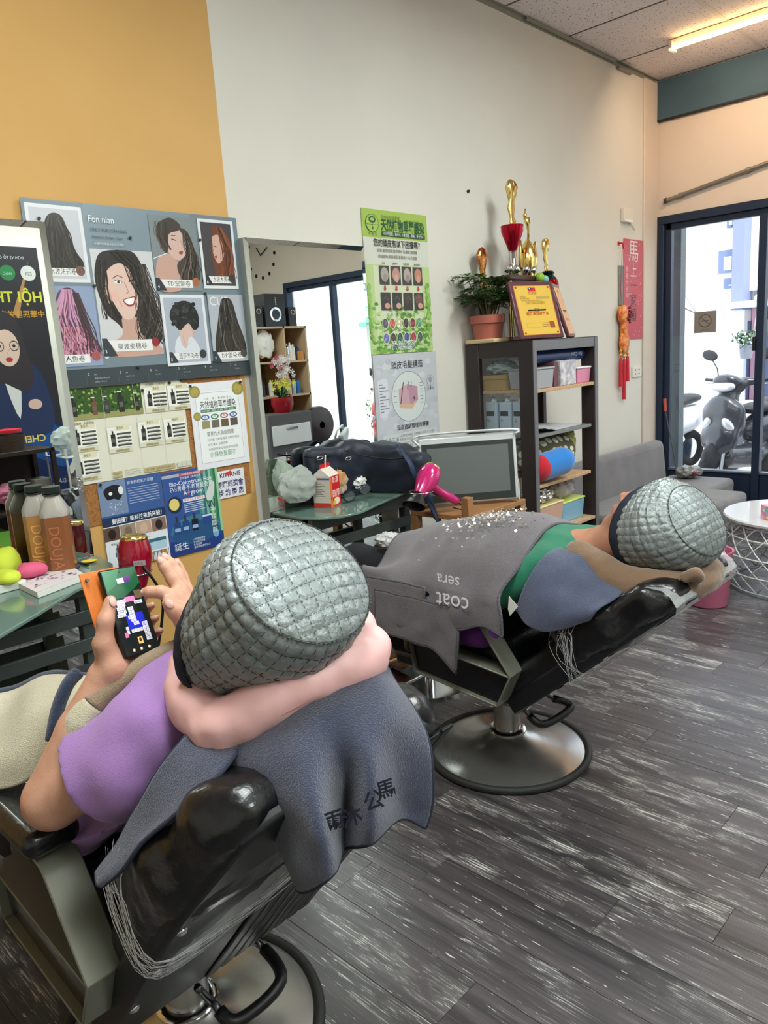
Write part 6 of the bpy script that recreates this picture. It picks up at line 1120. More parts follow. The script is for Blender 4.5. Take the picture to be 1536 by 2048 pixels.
for k, (x, z, c, hh) in enumerate(((5.05, 1.45, 'chrome', .17), (5.09, 1.45, 'white_gloss', .18), (5.13, 1.45, 'white_gloss', .16), (5.18, 1.45, 'navy_vinyl', .15), (5.04, 1.11, 'page_white', .18), (5.10, 1.11, 'pale_blue_bottle', .14), (5.16, 1.11, 'blue_plush', .14), (5.03, .74, 'white_gloss', .16), (5.12, .74, 'page_white', .15), (4.70, 1.11, 'navy_fob', .15), (4.80, 1.11, 'page_white', .16))):
    b = MB(); b.lathe([(0, 0), (.022, 0), (.022, hh*.8), (.01, hh*.88), (.01, hh), (0, hh)], (x, -.87, z), 14)
    hue = {'chrome': 'silver', 'white_gloss': 'white', 'navy_vinyl': 'dark blue', 'page_white': 'off-white', 'pale_blue_bottle': 'pale blue', 'blue_plush': 'bright blue', 'navy_fob': 'navy'}[c]
    row = {1.45: 'upper', 1.11: 'middle', .74: 'lower'}[z]; side_ = 'left' if x < 4.9 else 'right'
    tag(b.build('product_bottle', MATS[c], None, smooth=40), '%s bottle on the %s %s shelf of the mirrored cabinet, %s' % (hue, row, side_, ['first in its row', 'second in its row', 'third in its row', 'last in its row', 'first in its row', 'second in its row', 'last in its row', 'first in its row', 'last in its row', 'nearer the side board', 'nearer the divider'][k]), 'bottle', 'bottles in the mirrored cabinet')
m = MB(); m.lathe([(0, 0), (.035, 0), (.035, .09), (0, .09)], (5.20, -.84, 1.45), 16); tag(m.build('orange_jar', mat('orange_glass', (206, 140, 70), .3), None, smooth=40), 'amber jar at the right end of the mirrored cabinet shelf', 'jar')
crumple('white_bag', 'white carrier bag with black scribble hanging in the mirrored cabinet', 'bag', (4.77, -.88, 1.62), (.13, .05, .14), mat('tissue_paper'), 41)
du = thing('drawer_unit', 'grey and white drawer unit under the mirrored flowers', 'drawers', (4.72, -.62, 0)); MB().b2(4.46, 5.0, -.79, -.52, 0, .95).build('carcass', mat('dark_grey_laminate', (84, 82, 84), .5), du, bevel=.004)
for z in (.05, .35, .65): d_ = MB().b2(4.49, 4.97, -.525, -.505, z, z+.19).build('drawer', mat('white_lacquer'), du, bevel=.003); MB().b2(4.66, 4.80, -.505, -.495, z+.15, z+.165).build('handle', M_CHR, d_)
fp = thing('orchid_pot', 'red pot of white orchids and yellow flowers on the mirrored drawer unit', 'plant', (4.76, -.66, .95)); m = MB(); m.lathe([(0, 0), (.08, 0), (.115, .08), (.11, .15), (.10, .15), (.09, .05), (0, .03)], (4.76, -.66, .95), 24); m.build('pot', mat('red_glaze', (140, 20, 30), .2), fp, smooth=40)
R = random.Random(4); m = MB(); st = MB(); l2_ = MB()
M_OW, M_OY, M_OP = mat('orchid_white', (236, 226, 226), .6), mat('mum_yellow', (226, 220, 90), .6), mat('orchid_pink', (206, 96, 120), .6)
for k in range(60):
    a = R.random()*6.28; zz = R.uniform(.22, .55); rr = R.uniform(.02, .15); c = Vector((4.76+rr*math.cos(a), -.62+rr*.5*math.sin(a), .95+zz)); m.cm = 1 if zz < .33 else (2 if c.x < 4.70 and zz > .4 else 0)
    for q_ in range(5): b = q_*1.257+a; e = c+Vector((.022*math.cos(b), .008, .022*math.sin(b))); f_ = c+Vector((.022*math.cos(b+.8), .008, .022*math.sin(b+.8))); m.add([c, e, c+(e-c+f_-c)*.75, f_], [(0, 1, 2, 3)])
tag(m.build('blossoms', [M_OW, M_OY, M_OP], fp), kind='stuff'); m = MB()
for k in range(26): a = R.random()*6.28; b0 = Vector((4.76, -.66, 1.08)); e = b0+Vector((.16*math.cos(a), .10*math.sin(a), R.uniform(.02, .16))); sd_ = (e-b0).cross(Vector((0, 0, 1))).normalized()*.016; m.add([b0, (b0+e)/2+sd_+Vector((0, 0, .03)), e, (b0+e)/2-sd_+Vector((0, 0, .03))], [(0, 1, 2, 3)])
tag(m.build('leaves', M_LEAF, fp), kind='stuff')
fn_ = thing('floor_fan', 'dark round floor fan mirrored below the cabinet', 'fan', (5.20, -.62, 0)); m = MB(); m.lathe([(0, .03), (.06, .03), (.19, .0), (.195, -.03), (.19, -.06), (0, -.07)], (5.20, -.62, .78), 32, axis=(0, 1, 0)); m.build('cage', mat('dark_fan', (60, 48, 50), .35), fn_, smooth=40); m = MB(); m.cyl((5.20, -.63, 0.02), (5.20, -.63, .6), .02, n=10); m.build('stand', M_BLK, fn_); m = MB(); m.lathe([(0, 0), (.16, 0), (.15, .03), (0, .04)], (5.2, -.63, 0), 24); m.build('base', M_BLK, fn_); m = MB(); m.lathe([(0, .034), (.035, .034)], (5.20, -.62, .78), 16, axis=(0, 1, 0)); m.build('hub_badge', mat('page_white'), fn_)
gq = Print((4.60, -.8, 1.8), (1, 0, 0), (0, 0, 1), .1, .1)
ck2 = thing('wall_clock', 'black dot wall clock numerals stuck on the front wall, mirrored', 'clock', (XF, -2.3, 2.75))
for k in range(12): a = k*PI/6; m = MB(); cc = (XF, -2.38+.26*math.cos(a), 2.72+.26*math.sin(a)); m.cyl(cc, (XF-.006, cc[1], cc[2]), .022, n=12); m.build('hour_dot', M_BLK, ck2)
for a, l in ((.5, .16), (2.2, .12)): MB().box((XF-.01, -2.38+math.cos(a)*l/2, 2.72+math.sin(a)*l/2), (.004, l, .012), rotm(a)).build('hand', M_BLK, ck2)
# ================================================================== STREET OUTSIDE
st = MB(); st.b2(XF+.15, 40, -30, 40, -.16, -.10); struct(st, 'trim_4', mat('pale_paving', (190, 188, 186), .8, var=(3, .1)))
M_BW = mat('bright_wall', (236, 238, 240), .8); M_BLUE = mat('blue_grey_panel', (128, 136, 172), .6); M_WING = mat('shop_blue', (84, 104, 140), .4)
bA = thing('street_building', 'white building across the street with a blue grey column', 'building', (18.5, 8, -.1))
MB().b2(18, 24, 6.05, 16, -.1, 12).build('wall', M_BW, bA); MB().b2(17.85, 18.1, 6.02, 6.30, 2.1, 3.8).build('column', M_BLUE, bA) if False else None
MB().b2(17.8, 18.4, 6.03, 6.28, 1.9, 12).build('column', M_BLUE, bA); MB().b2(18.2, 24, -12, 6.03, 2.3, 9).build('upper_wall', M_BW, bA); MB().b2(19.0, 24, -12, 9.5, -.1, 2.1).build('shop_back', M_WING, bA); MB().b2(17.4, 18.3, -12, 6.9, 1.93, 2.06).build('canopy', M_BW, bA)
for k in range(9): MB().b2(18.2+.2*(k % 2), 18.5+.2*(k % 2), 5.4+k*.16, 5.55+k*.16, -.1, 1.9-.25*(k % 3)).build('shop_panel', [M_WING, M_BLUE, mat('shop_pale', (170, 184, 210), .4), mat('shop_pink', (220, 170, 190), .5)][(k*5) % 4], bA)
for (y0, y1, z0, z1) in ((6.28, 6.62, 2.72, 3.2), (6.20, 6.50, 2.38, 2.60), (6.36, 6.46, 3.66, 3.95)):
    f = MB().b2(17.93, 18.02, y0, y1, z0, z1).build('window', mat('window_dark', (110, 124, 160), .4), bA); MB().b2(17.92, 17.935, y0+.05, y1-.12, z0+.05, z1-.14).build('pane', mat('pane_pale', (200, 220, 226), .3), f)
m = MB(); m.tube(crom([(17.9, 7.5, 2.6), (14, 5.6, 1.9), (11.5, 4.5, 1.72), (8.5, 3.9, 2.0), (6.2, 3.6, 2.7)], 6), .010, 6); tag(m.build('street_cable', mat('cable_grey', (120, 116, 120), .6), None), 'thin cable hanging across the street view behind the glass', 'cable')
# post by the window jamb outside
m = MB(); m.b2(6.25, 6.35, 2.60, 2.69, -.1, 2.6); tag(m.build('steel_post', mat('steel_post_paint', (92, 104, 112), .5), None), 'grey steel post just outside the left window jamb', 'post')
sk = thing('no_smoking_sticker', 'square grey no smoking sticker on the window pane', 'sticker', (XF+.028, 2.32, 1.452)); MB().b2(XF+.026, XF+.029, 2.238, 2.405, 1.452, 1.612).build('film', mat('sticker_film', (136, 130, 120), .6), sk)
q = Print((XF+.026, 2.405, 1.452), (0, -1, 0), (0, 0, 1), .167, .16, lift=.0004); q.ell(.5, .56, .30, .31, (92, 88, 84), 24); q.ell(.5, .56, .25, .26, (140, 134, 124), 24); q.line([(.32, .72), (.68, .40)], .006, (92, 88, 84)); q.rect(.30, .53, .66, .58, (92, 88, 84)); q.rect(.3, .1, .7, .16, (110, 106, 100)); q.build('print', INK, sk)
hp = thing('hanging_planter', 'grey pot with green and white flowers hanging outside by a ribbon', 'plant', (8.5, 2.82, 1.16)); m = MB(); m.lathe([(0, 0), (.055, 0), (.075, .14), (.07, .14), (.05, .02), (0, .02)], (8.5, 2.83, 1.16), 20); m.build('pot', mat('pale_grey_pot', (140, 146, 158), .5), hp, smooth=40)
R = random.Random(6); m = MB()
for k in range(220): d = Vector((R.gauss(0, 1), R.gauss(0, 1), R.gauss(0, 1))).normalized()*R.uniform(.05, .15); c = Vector((8.5, 2.83, 1.37))+Vector((d.x, d.y, d.z*.6)); m.cm = 1 if R.random() < .3 else 0; s_ = Vector((R.gauss(0, .018), R.gauss(0, .018), R.gauss(0, .018))); t_ = d.cross(s_).normalized()*.018; m.add([c, c+s_, c+s_+t_, c+t_], [(0, 1, 2, 3)])
tag(m.build('foliage', [M_LEAF, mat('petal_white', (236, 236, 240), .6)], hp), kind='stuff'); m = MB(); m.tube([(8.5, 2.78, 1.30), (8.5, 2.72, 1.75), (8.5, 2.74, 1.30)], .008, 5); m.sph((8.5, 2.72, 1.76), .05, 10); m.tube([(8.5, 2.72, 1.7), (8.5, 2.72, 4)], .006, 5); m.build('ribbon_hanger', mat('ribbon_white', (230, 226, 220), .6), hp, smooth=True)
# ---- motor scooters
def scooter(x, y, rz, label, col, s=1.0):
    """front of the scooter towards local -x"""
    t = thing('motor_scooter', label, 'scooter', (x, y, -.10), rz); R = Matrix.Rotation(rz, 3, 'Z'); O = Vector((x, y, -.10))
    T = lambda a, b, c: tuple(O+R @ Vector((a*s, b*s, c*s))); E = lambda c, r, rm=None, *k: ('ell', T(*c), tuple(q*s for q in r), np.array(R @ (rm or Matrix.Identity(3)))) + k
    M_B = mat('scooter_'+col[0], col[1], .28, coat=.5); M_D = mat('scooter_dark_plastic', (30, 32, 38), .5); M_L = mat('headlight_clear', (200, 206, 214), .08, metal=.4, bump=(50, .8))
    blob('front_shield', [E((-.28, 0, .74), (.13, .20, .24), rotm(0, -.35)), E((-.36, 0, .56), (.11, .17, .16), rotm(0, -.3)), ('cone', T(-.30, -.15, .82), T(-.38, -.11, .50), .05*s, .05*s), ('cone', T(-.30, .15, .82), T(-.38, .11, .50), .05*s, .05*s), E((-.42, 0, .47), (.08, .09, .10))], .013*s, M_B, t, k=.05)
    blob('handlebar_cowl', [E((-.22, 0, 1.06), (.15, .15, .075), rotm(0, .5)), ('cone', T(-.16, -.10, 1.07), T(-.08, -.22, 1.08), .05*s, .03*s), ('cone', T(-.16, .10, 1.07), T(-.08, .22, 1.08), .05*s, .03*s), ('cone', T(-.20, 0, 1.0), T(-.24, 0, .90), .09*s, .10*s)], .012*s, M_B, t, k=.04)
    m = MB(); m.sph(T(-.325, 0, 1.04), (.045*s, .125*s, .052*s), 20, R @ rotm(0, .55)); m.build('headlight', M_L, t, smooth=True)
    for sd in (-1, 1):
        m = MB(); m.sph(T(-.385, sd*.115, .66), (.04*s, .048*s, .115*s), 16, R @ rotm(sd*.5, -.35, sd*-.4)); m.build('turn_signal', M_L, t, smooth=True); m = MB(); m.cyl(T(-.08, sd*.2, 1.08), T(-.03, sd*.36, 1.09), .017*s, n=12); m.build('grip', M_D, t, smooth=40)
        m = MB(); m.tube([T(-.10, sd*.18, 1.10), T(-.10, sd*.20, 1.20), T(-.10, sd*.25, 1.28)], .006*s, 8); m.build('mirror_stem', M_D, t, smooth=True); m = MB(); m.sph(T(-.10, sd*.28, 1.33), (.018*s, .085*s, .052*s), 18, R @ rotm(sd*.25)); m.build('rear_mirror', M_D, t, smooth=True)
        m = MB(); m.tube([T(-.08, sd*.20, 1.06), T(-.14, sd*.30, 1.055), T(-.13, sd*.36, 1.06)], .005*s, 6); m.build('brake_lever', M_CHR, t, smooth=True)
    blob('front_fender', [E((-.44, 0, .40), (.19, .065, .13)), E((-.52, 0, .34), (.12, .055, .10), None, )], .011*s, M_D, t, k=.03)
    for fx, nm in ((-.46, 'front_wheel'), (.62, 'rear_wheel')):
        w_ = MB(); P = [T(fx+.17*math.cos(a), 0, .235+.17*math.sin(a)) for a in np.linspace(0, 2*PI, 33)[:-1]]; w_.tube(P, .052*s, 10, closed=True); wo = w_.build(nm, mat('tyre', (32, 32, 34), .8), t, smooth=True); m = MB(); m.lathe([(0, -.03*s), (.12*s, -.02*s), (.13*s, 0), (.12*s, .02*s), (0, .03*s)], T(fx, 0, .235), 24, axis=R @ Vector((0, 1, 0))); m.build('hub', M_CHR, wo, smooth=40)
    for sd in (-1, 1): MB().cyl(T(-.36, sd*.07, .62), T(-.46, sd*.075, .235), .018*s, n=10).build('fork', mat('fork_silver', (190, 196, 204), .3, metal=.6), t, smooth=40)
    blob('body_shell', [E((.42, 0, .58), (.38, .16, .17)), ('cone', T(-.25, 0, .36), T(.2, 0, .32), .11*s, .12*s), E((.2, 0, .36), (.30, .15, .08)), E((.70, 0, .66), (.18, .10, .09))], .018*s, M_B, t, k=.05); blob('seat', [E((.30, 0, .79), (.30, .13, .06)), E((.56, 0, .82), (.22, .12, .06))], .014*s, M_D, t, k=.04)
    m = MB(); m.b2(-.01, 0, -.1, .1, 0, .1) if False else None
    pl_ = MB(); pl_.box(T(-.50, 0, .50), (.006*s, .15*s, .0001+.0*s), R) if False else None
    MB().tube([T(.05, -.12, .3), T(-.02, -.22, .0)], .012*s, 8).build('side_stand', M_CHR, t); return t
scooter(7.78, 2.62, -.20, 'dark grey motor scooter facing the window, right of the steel post', ('grey', (46, 48, 56)))
scooter(7.95, 1.70, -.15, 'silver motor scooter parked beside the dark grey one', ('silver', (104, 110, 122)))
scooter(8.3, 3.75, -.3, 'white motor scooter parked farther left, mostly blown out by sun', ('white', (226, 230, 236)))
scooter(8.6, -.9, -.1, 'red motor scooter further along the street, mirrored in the glass', ('red', (180, 40, 60)))
for k, (y0, y1, zt_, x0) in enumerate(((2.10, 2.42, .60, 8.5), (3.0, 3.32, .56, 8.7))):  # the indoor sofa's reflection in the glass, imitated by solid blue blocks outside
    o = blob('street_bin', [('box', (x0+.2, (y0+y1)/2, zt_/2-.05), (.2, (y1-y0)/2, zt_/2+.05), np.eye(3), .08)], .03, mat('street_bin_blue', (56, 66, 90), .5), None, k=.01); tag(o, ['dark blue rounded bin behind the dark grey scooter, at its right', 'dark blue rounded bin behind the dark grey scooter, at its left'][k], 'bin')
# things the middle mirror shows outside
ac = MB(); ac.b2(12.0, 12.4, -5.2, -4.4, 2.2, 2.9); tag(ac.build('outdoor_unit', M_BW, None, bevel=.02), 'white air conditioner unit across the street, mirrored', 'air conditioner')
tn = thing('neighbour_house', 'pale house wall with green awning across the street, mirrored', 'building', (12.6, -5.5, -.1)); MB().b2(12.5, 16, -9, -1, -.1, 3.6).build('wall', mat('pale_cream', (226, 226, 216), .8), tn); MB().b2(11.7, 12.5, -6.5, -2, 2.05, 2.15).build('awning', mat('green_awning', (120, 180, 160), .6), tn)
sg = MB(); sg.b2(12.44, 12.5, -4.2, -3.1, 2.4, 3.1); so_ = sg.build('shop_sign', M_BW, None); tag(so_, 'white shop sign with grey characters across the street, mirrored', 'sign'); q = Print((12.44, -3.1, 2.4), (0, -1, 0), (0, 0, 1), 1.1, .7, lift=.01); q.text(.08, .45, '甜點', .34, (110, 116, 124)); q.text(.6, .45, '豆花', .3, (110, 116, 124)); q.build('lettering', INK, so_)
for k, (x, y, s_) in enumerate(((7.2, -1.25, .55), (7.4, -1.75, .8), (7.1, -.75, .4))):
    t = thing('street_shrub', ['leafy green shrub by the window, mirrored', 'taller dark shrub behind, mirrored', 'small bright shrub nearest the door, mirrored'][k], 'plant', (x, y, -.1)); m = MB(); m.lathe([(0, 0), (.14, 0), (.18, .28), (.15, .28), (0, .25)], (x, y, -.1), 16); m.build('pot', M_TERRA, t, smooth=40); m = MB(); R = random.Random(k)
    for i in range(600): d = Vector((R.gauss(0, 1), R.gauss(0, 1), R.gauss(0, 1))).normalized()*R.uniform(.1, .34); c = Vector((x, y, .25+s_*.6))+Vector((d.x*.9, d.y*.9, d.z*s_*1.5)); a_ = Vector((R.gauss(0, .03), R.gauss(0, .03), R.gauss(0, .04))); b_ = d.cross(a_).normalized()*.022; m.cm = i % 2; m.add([c, c+a_/2+b_, c+a_, c+a_/2-b_], [(0, 1, 2, 3)])
    tag(m.build('foliage', [M_LEAF, M_LEAF2], t), kind='stuff')
# ================================================================== SALON CHAIRS
M_LEA = mat('black_chair_leather', (18, 19, 22), .30, bump=(70, .35), coat=.25); M_LEA2 = mat('black_vinyl_shell', (20, 22, 26), .42, bump=(200, .12)); M_OLV = mat('champagne_steel', (120, 121, 108), .42, metal=.22, var=(9, .05))
M_PLATE = mat('worn_steel_base', (178, 176, 172), .26, metal=.85, var=(6, .10)); M_RUB = mat('rubber_ring', (36, 37, 36), .6); M_SPANEL = mat('side_panel_black', (10, 12, 18), .22, coat=.3)
M_FILM = mat('cling_film', (225, 228, 230), .12, trans=.0, alpha=.30, bump=(50, 1.0), coat=.5)
def chair(cx, cy, theta, L, label, lever, film_seed):
    t = thing('salon_chair', label, 'chair', (cx, cy, 0)); bx, by = (cx-.030, cy-.012) if cx < 1 else (cx-.012, cy); P = lambda x, y, z: Vector((cx+x, cy+y, z))
    m = MB(); m.lathe([(0, .004), (.280, .004), (.280, .014), (.262, .022), (.20, .034), (.12, .052), (.075, .070), (.062, .082), (.056, .086), (0, .086)], (bx, by, 0), 72); m.build('base_disc', M_PLATE, t, smooth=40)
    m = MB(); m.tube([(bx+.286*math.cos(a), by+.286*math.sin(a), .013) for a in np.linspace(0, 2*PI, 73)[:-1]], .0135, 10, closed=True); m.build('rubber_ring', M_RUB, t, smooth=True)
    m = MB(); m.lathe([(.066, .080), (.068, .090), (.062, .096), (.052, .098)], (bx, by, 0), 40); m.build('collar', M_CHR, t, smooth=40); m = MB(); m.cyl((bx, by, .08), (bx, by, .34), .048, n=40); m.build('column', M_PLATE, t, smooth=40)
    MB().b2(cx-.20, cx+.20, cy-.16, cy+.20, .325, .365).build('under_frame', M_RUB, t, bevel=.006)
    MB().b2(cx-.245, cx+.245, cy-.16, cy+.30, .365, .53).build('seat_cushion', M_LEA, t, bevel=.045, seg=5)
    MB().b2(cx-.255, cx+.255, cy-.15, cy+.31, .355, .40).build('seat_shell', M_LEA2, t, bevel=.012)
    for s in (-1, 1):
        xo, xi = (cx-.306, cx-.236) if s < 0 else (cx+.236, cx+.306); X = sorted((xo, xi))
        xp = (cx-.290, cx-.256) if s < 0 else (cx+.256, cx+.290)
        sp = MB(); sp.prism([(cy-.212, .442), (cy+.19, .482), (cy+.17, .38), (cy-.165, .346)], xp[0], xp[1], 'x'); sp.build('side_panel', M_SPANEL, t, bevel=.003)
        MB().band([(cy+.175, .37), (cy+.195, .487), (cy-.219, .450)], X[0], X[1], .006).build('side_rail', M_OLV, t, bevel=.0015, seg=1)
        pts = [(cy+.30, .645), (cy-.06, .625), (cy-.095, .618), (cy-.112, .600), (cy-.222, .452), (cy-.170, .342)]
        MB().band(pts, X[0]-.0, X[1]+.0, .008).build('arm_band', M_OLV, t, bevel=.002, seg=1)
        MB().band([(cy-.170, .340), (cy+.17, .372)], X[0], X[1], .006).build('bottom_rail', M_OLV, t, bevel=.0015, seg=1)
        MB().b2(X[0]-.022, X[1]+.008, cy-.115, cy+.36, .640, .690).build('arm_pad', M_LEA, t, bevel=.022, seg=5)
    # reclined back : d runs up the back, n points out of the padded side
    d = Vector((0, -math.cos(theta), math.sin(theta))); n = Vector((0, math.sin(theta), math.cos(theta))); R = Matrix((Vector((1, 0, 0)), d, n)).transposed(); P0 = P(0, -.10, .245)-n*.028
    Q = lambda u, v, w_: P0+Vector((u, 0, 0))+d*v+n*w_
    v0 = -.06 if film_seed == 5 else .105; bs = MB(); prof = [(-.250, v0), (.250, v0), (.258, .30), (.250, .55), (.225, L-.12), (.205, L-.03), (.16, L), (-.16, L), (-.205, L-.03), (-.225, L-.12), (-.250, .55), (-.258, .30)]
    k = len(prof); bs.add([Q(u, v, w_) for w_ in (0.0, .060) for u, v in prof], [tuple(range(k-1, -1, -1)), tuple(range(k, 2*k))]+[(i, (i+1) % k, k+(i+1) % k, k+i) for i in range(k)]); bs.build('back_shell', M_LEA2, t, bevel=.010, seg=3)
    blob('back_cushion', [('box', tuple(Q(0, .26, .078)), (.245, .20, .050), np.array(R), .035)], .010, M_LEA, t, k=.03)
    hp_ = [('box', tuple(Q(0, .50, .094)), (.264, .112, .090), np.array(R), .055), ('box', tuple(Q(0, .645, .062)), (.240, .11, .056), np.array(R), .040), ('cone', tuple(Q(-.17, L-.02, .044)), tuple(Q(.17, L-.02, .044)), .030, .030)]
    def wr(V, F):
        Nn = vnormals(V, F); s_ = np.array([[.0022*nz((p[0]*1.0, p[1]*2.8, p[2]*2.8), 20, 2)+.001*nz(p, 34, 4)] for p in V]); return V+Nn*s_
    blob('head_cushion', hp_, .008, M_LEA, t, k=.055, fn=wr)
    for i in range(8):
        u0 = -.03+i*.036; pb = MB(); pb.box(Q(u0+.016, (L-.04+v0)/2+.01, -.003), (.031, L-.07-v0, .008), R); pb.build('back_pleat', M_LEA2, t, bevel=.004)
    for v in (.16, .34, .51):
        for s in (-1, 1):
            m = MB(); c = Q(s*.232, v, 0.0); m.lathe([(0, -.007), (.005, -.006), (.0095, -.002), (.010, .001)], c, 12, axis=n); m.build('bolt', M_CHR, t, smooth=True)
    # release lever: U shaped loop with a black grip
    P4 = crom([tuple(p) for p in lever], 6); m = MB(); m.tube(P4, .008, 10); m.build('lever_rod', mat('dark_chrome', (84, 86, 90), .25, metal=.9), t, smooth=True)
    a_, b_ = int(len(P4)*.28), int(len(P4)*.80); m = MB(); m.tube(P4[a_:b_], .0135, 12); m.build('lever_grip', mat('black_plastic'), t, smooth=True)
    # cling film: thin strands and a loose sheet gathered at the lower edge of the head cushion
    R_ = random.Random(film_seed); m = MB()
    for i in range(14 if film_seed == 3 else 26):
        r1, r2, r3 = R_.random(), R_.random(), R_.random(); K_ = [Q(-.270, .44+.12*r1, .17-.05*r2), Q(-.276, .40+.09*r2, .08+.04*r3), Q(-.262, .375+.07*r1, -.004), Q(-.18+.05*r3, .38+.07*r1, -.012-.01*r2), Q(-.07+.06*r2, .44+.10*r3, -.014-.012*r1), Q(.04+.06*r1, .55+.08*r2, -.012)]
        if i % 3 == 0: K_ = K_[:4]
        m.tube([tuple(q) for q in crom([tuple(q) for q in K_], 4)], .00034, 3, cap=False)
    tag(m.build('film_strands', mat('film_white', (226, 228, 230), .3), t), kind='stuff')
    G = [[Q(-.24+.09*j, .355+.045*j+.02*math.sin(j*2), -.010), Q(-.24+.09*j, .39+.055*j, -.018), Q(-.24+.09*j, .43+.06*j, -.010)] for j in range(4)]
    g = cgrid([[tuple(p) for p in r] for r in G], 14, 10); m = MB(); m.grid([[Vector(p)+n*(-.006*abs(nz(p, 60, film_seed)))+Vector((0, 0, .006*nz(p, 40, 3))) for p in r] for r in g.tolist()]); m.build('film_sheet', M_FILM, t, smooth=25)
    if film_seed == 3:
     fg = [[Q(u, v, w_+.004*nz((u, v, w_), 30, 3)) for u in np.linspace(-.225, .225, 36)] for v, w_ in [(.56+.017*i, .146-.0045*i) for i in range(12)]+[(.765, .080), (.780, .066), (.788, .040), (.784, .010), (.765, -.008)]]
     m = MB(); m.grid(fg); m.build('film_cover', mat('milky_film', (206, 208, 208), .14, alpha=.42, bump=(60, 1.0), coat=.6), t, smooth=30)
    # footrest
    for s in (-.17, .17): m = MB(); m.tube([tuple(P(s, .26, .38)), tuple(P(s, .42, .30)), tuple(P(s, .52, .12)), tuple(P(s, .66, .11))], .011, 8); m.build('footrest_bar', M_CHR, t, smooth=40)
    MB().b2(cx-.19, cx+.19, cy+.52, cy+.68, .10, .115).build('footrest_plate', M_CHR, t, bevel=.004)
    return t, Q
C2 = (2.105, 1.485); C1 = (.695, 1.365)
ch2, Q2 = chair(C2[0], C2[1], math.radians(41), .78, 'reclined black salon chair on the round steel base in the middle of the floor', [at(1030, 1395, z=.33), at(1048, 1418, z=.27), at(1086, 1449, z=.22), at(1142, 1413, z=.22), at(1100, 1394, z=.26), at(1080, 1375, z=.31)], 3)
ch1, Q1 = chair(C1[0], C1[1], math.radians(52), .78, 'reclined black salon chair in the foreground with pleated back and cling film', [at(395, 1975, z=.28), at(425, 2005, z=.20), at(475, 2042, z=.17), at(562, 1960, z=.17), at(520, 1890, z=.18), at(470, 1880, z=.24)], 5)
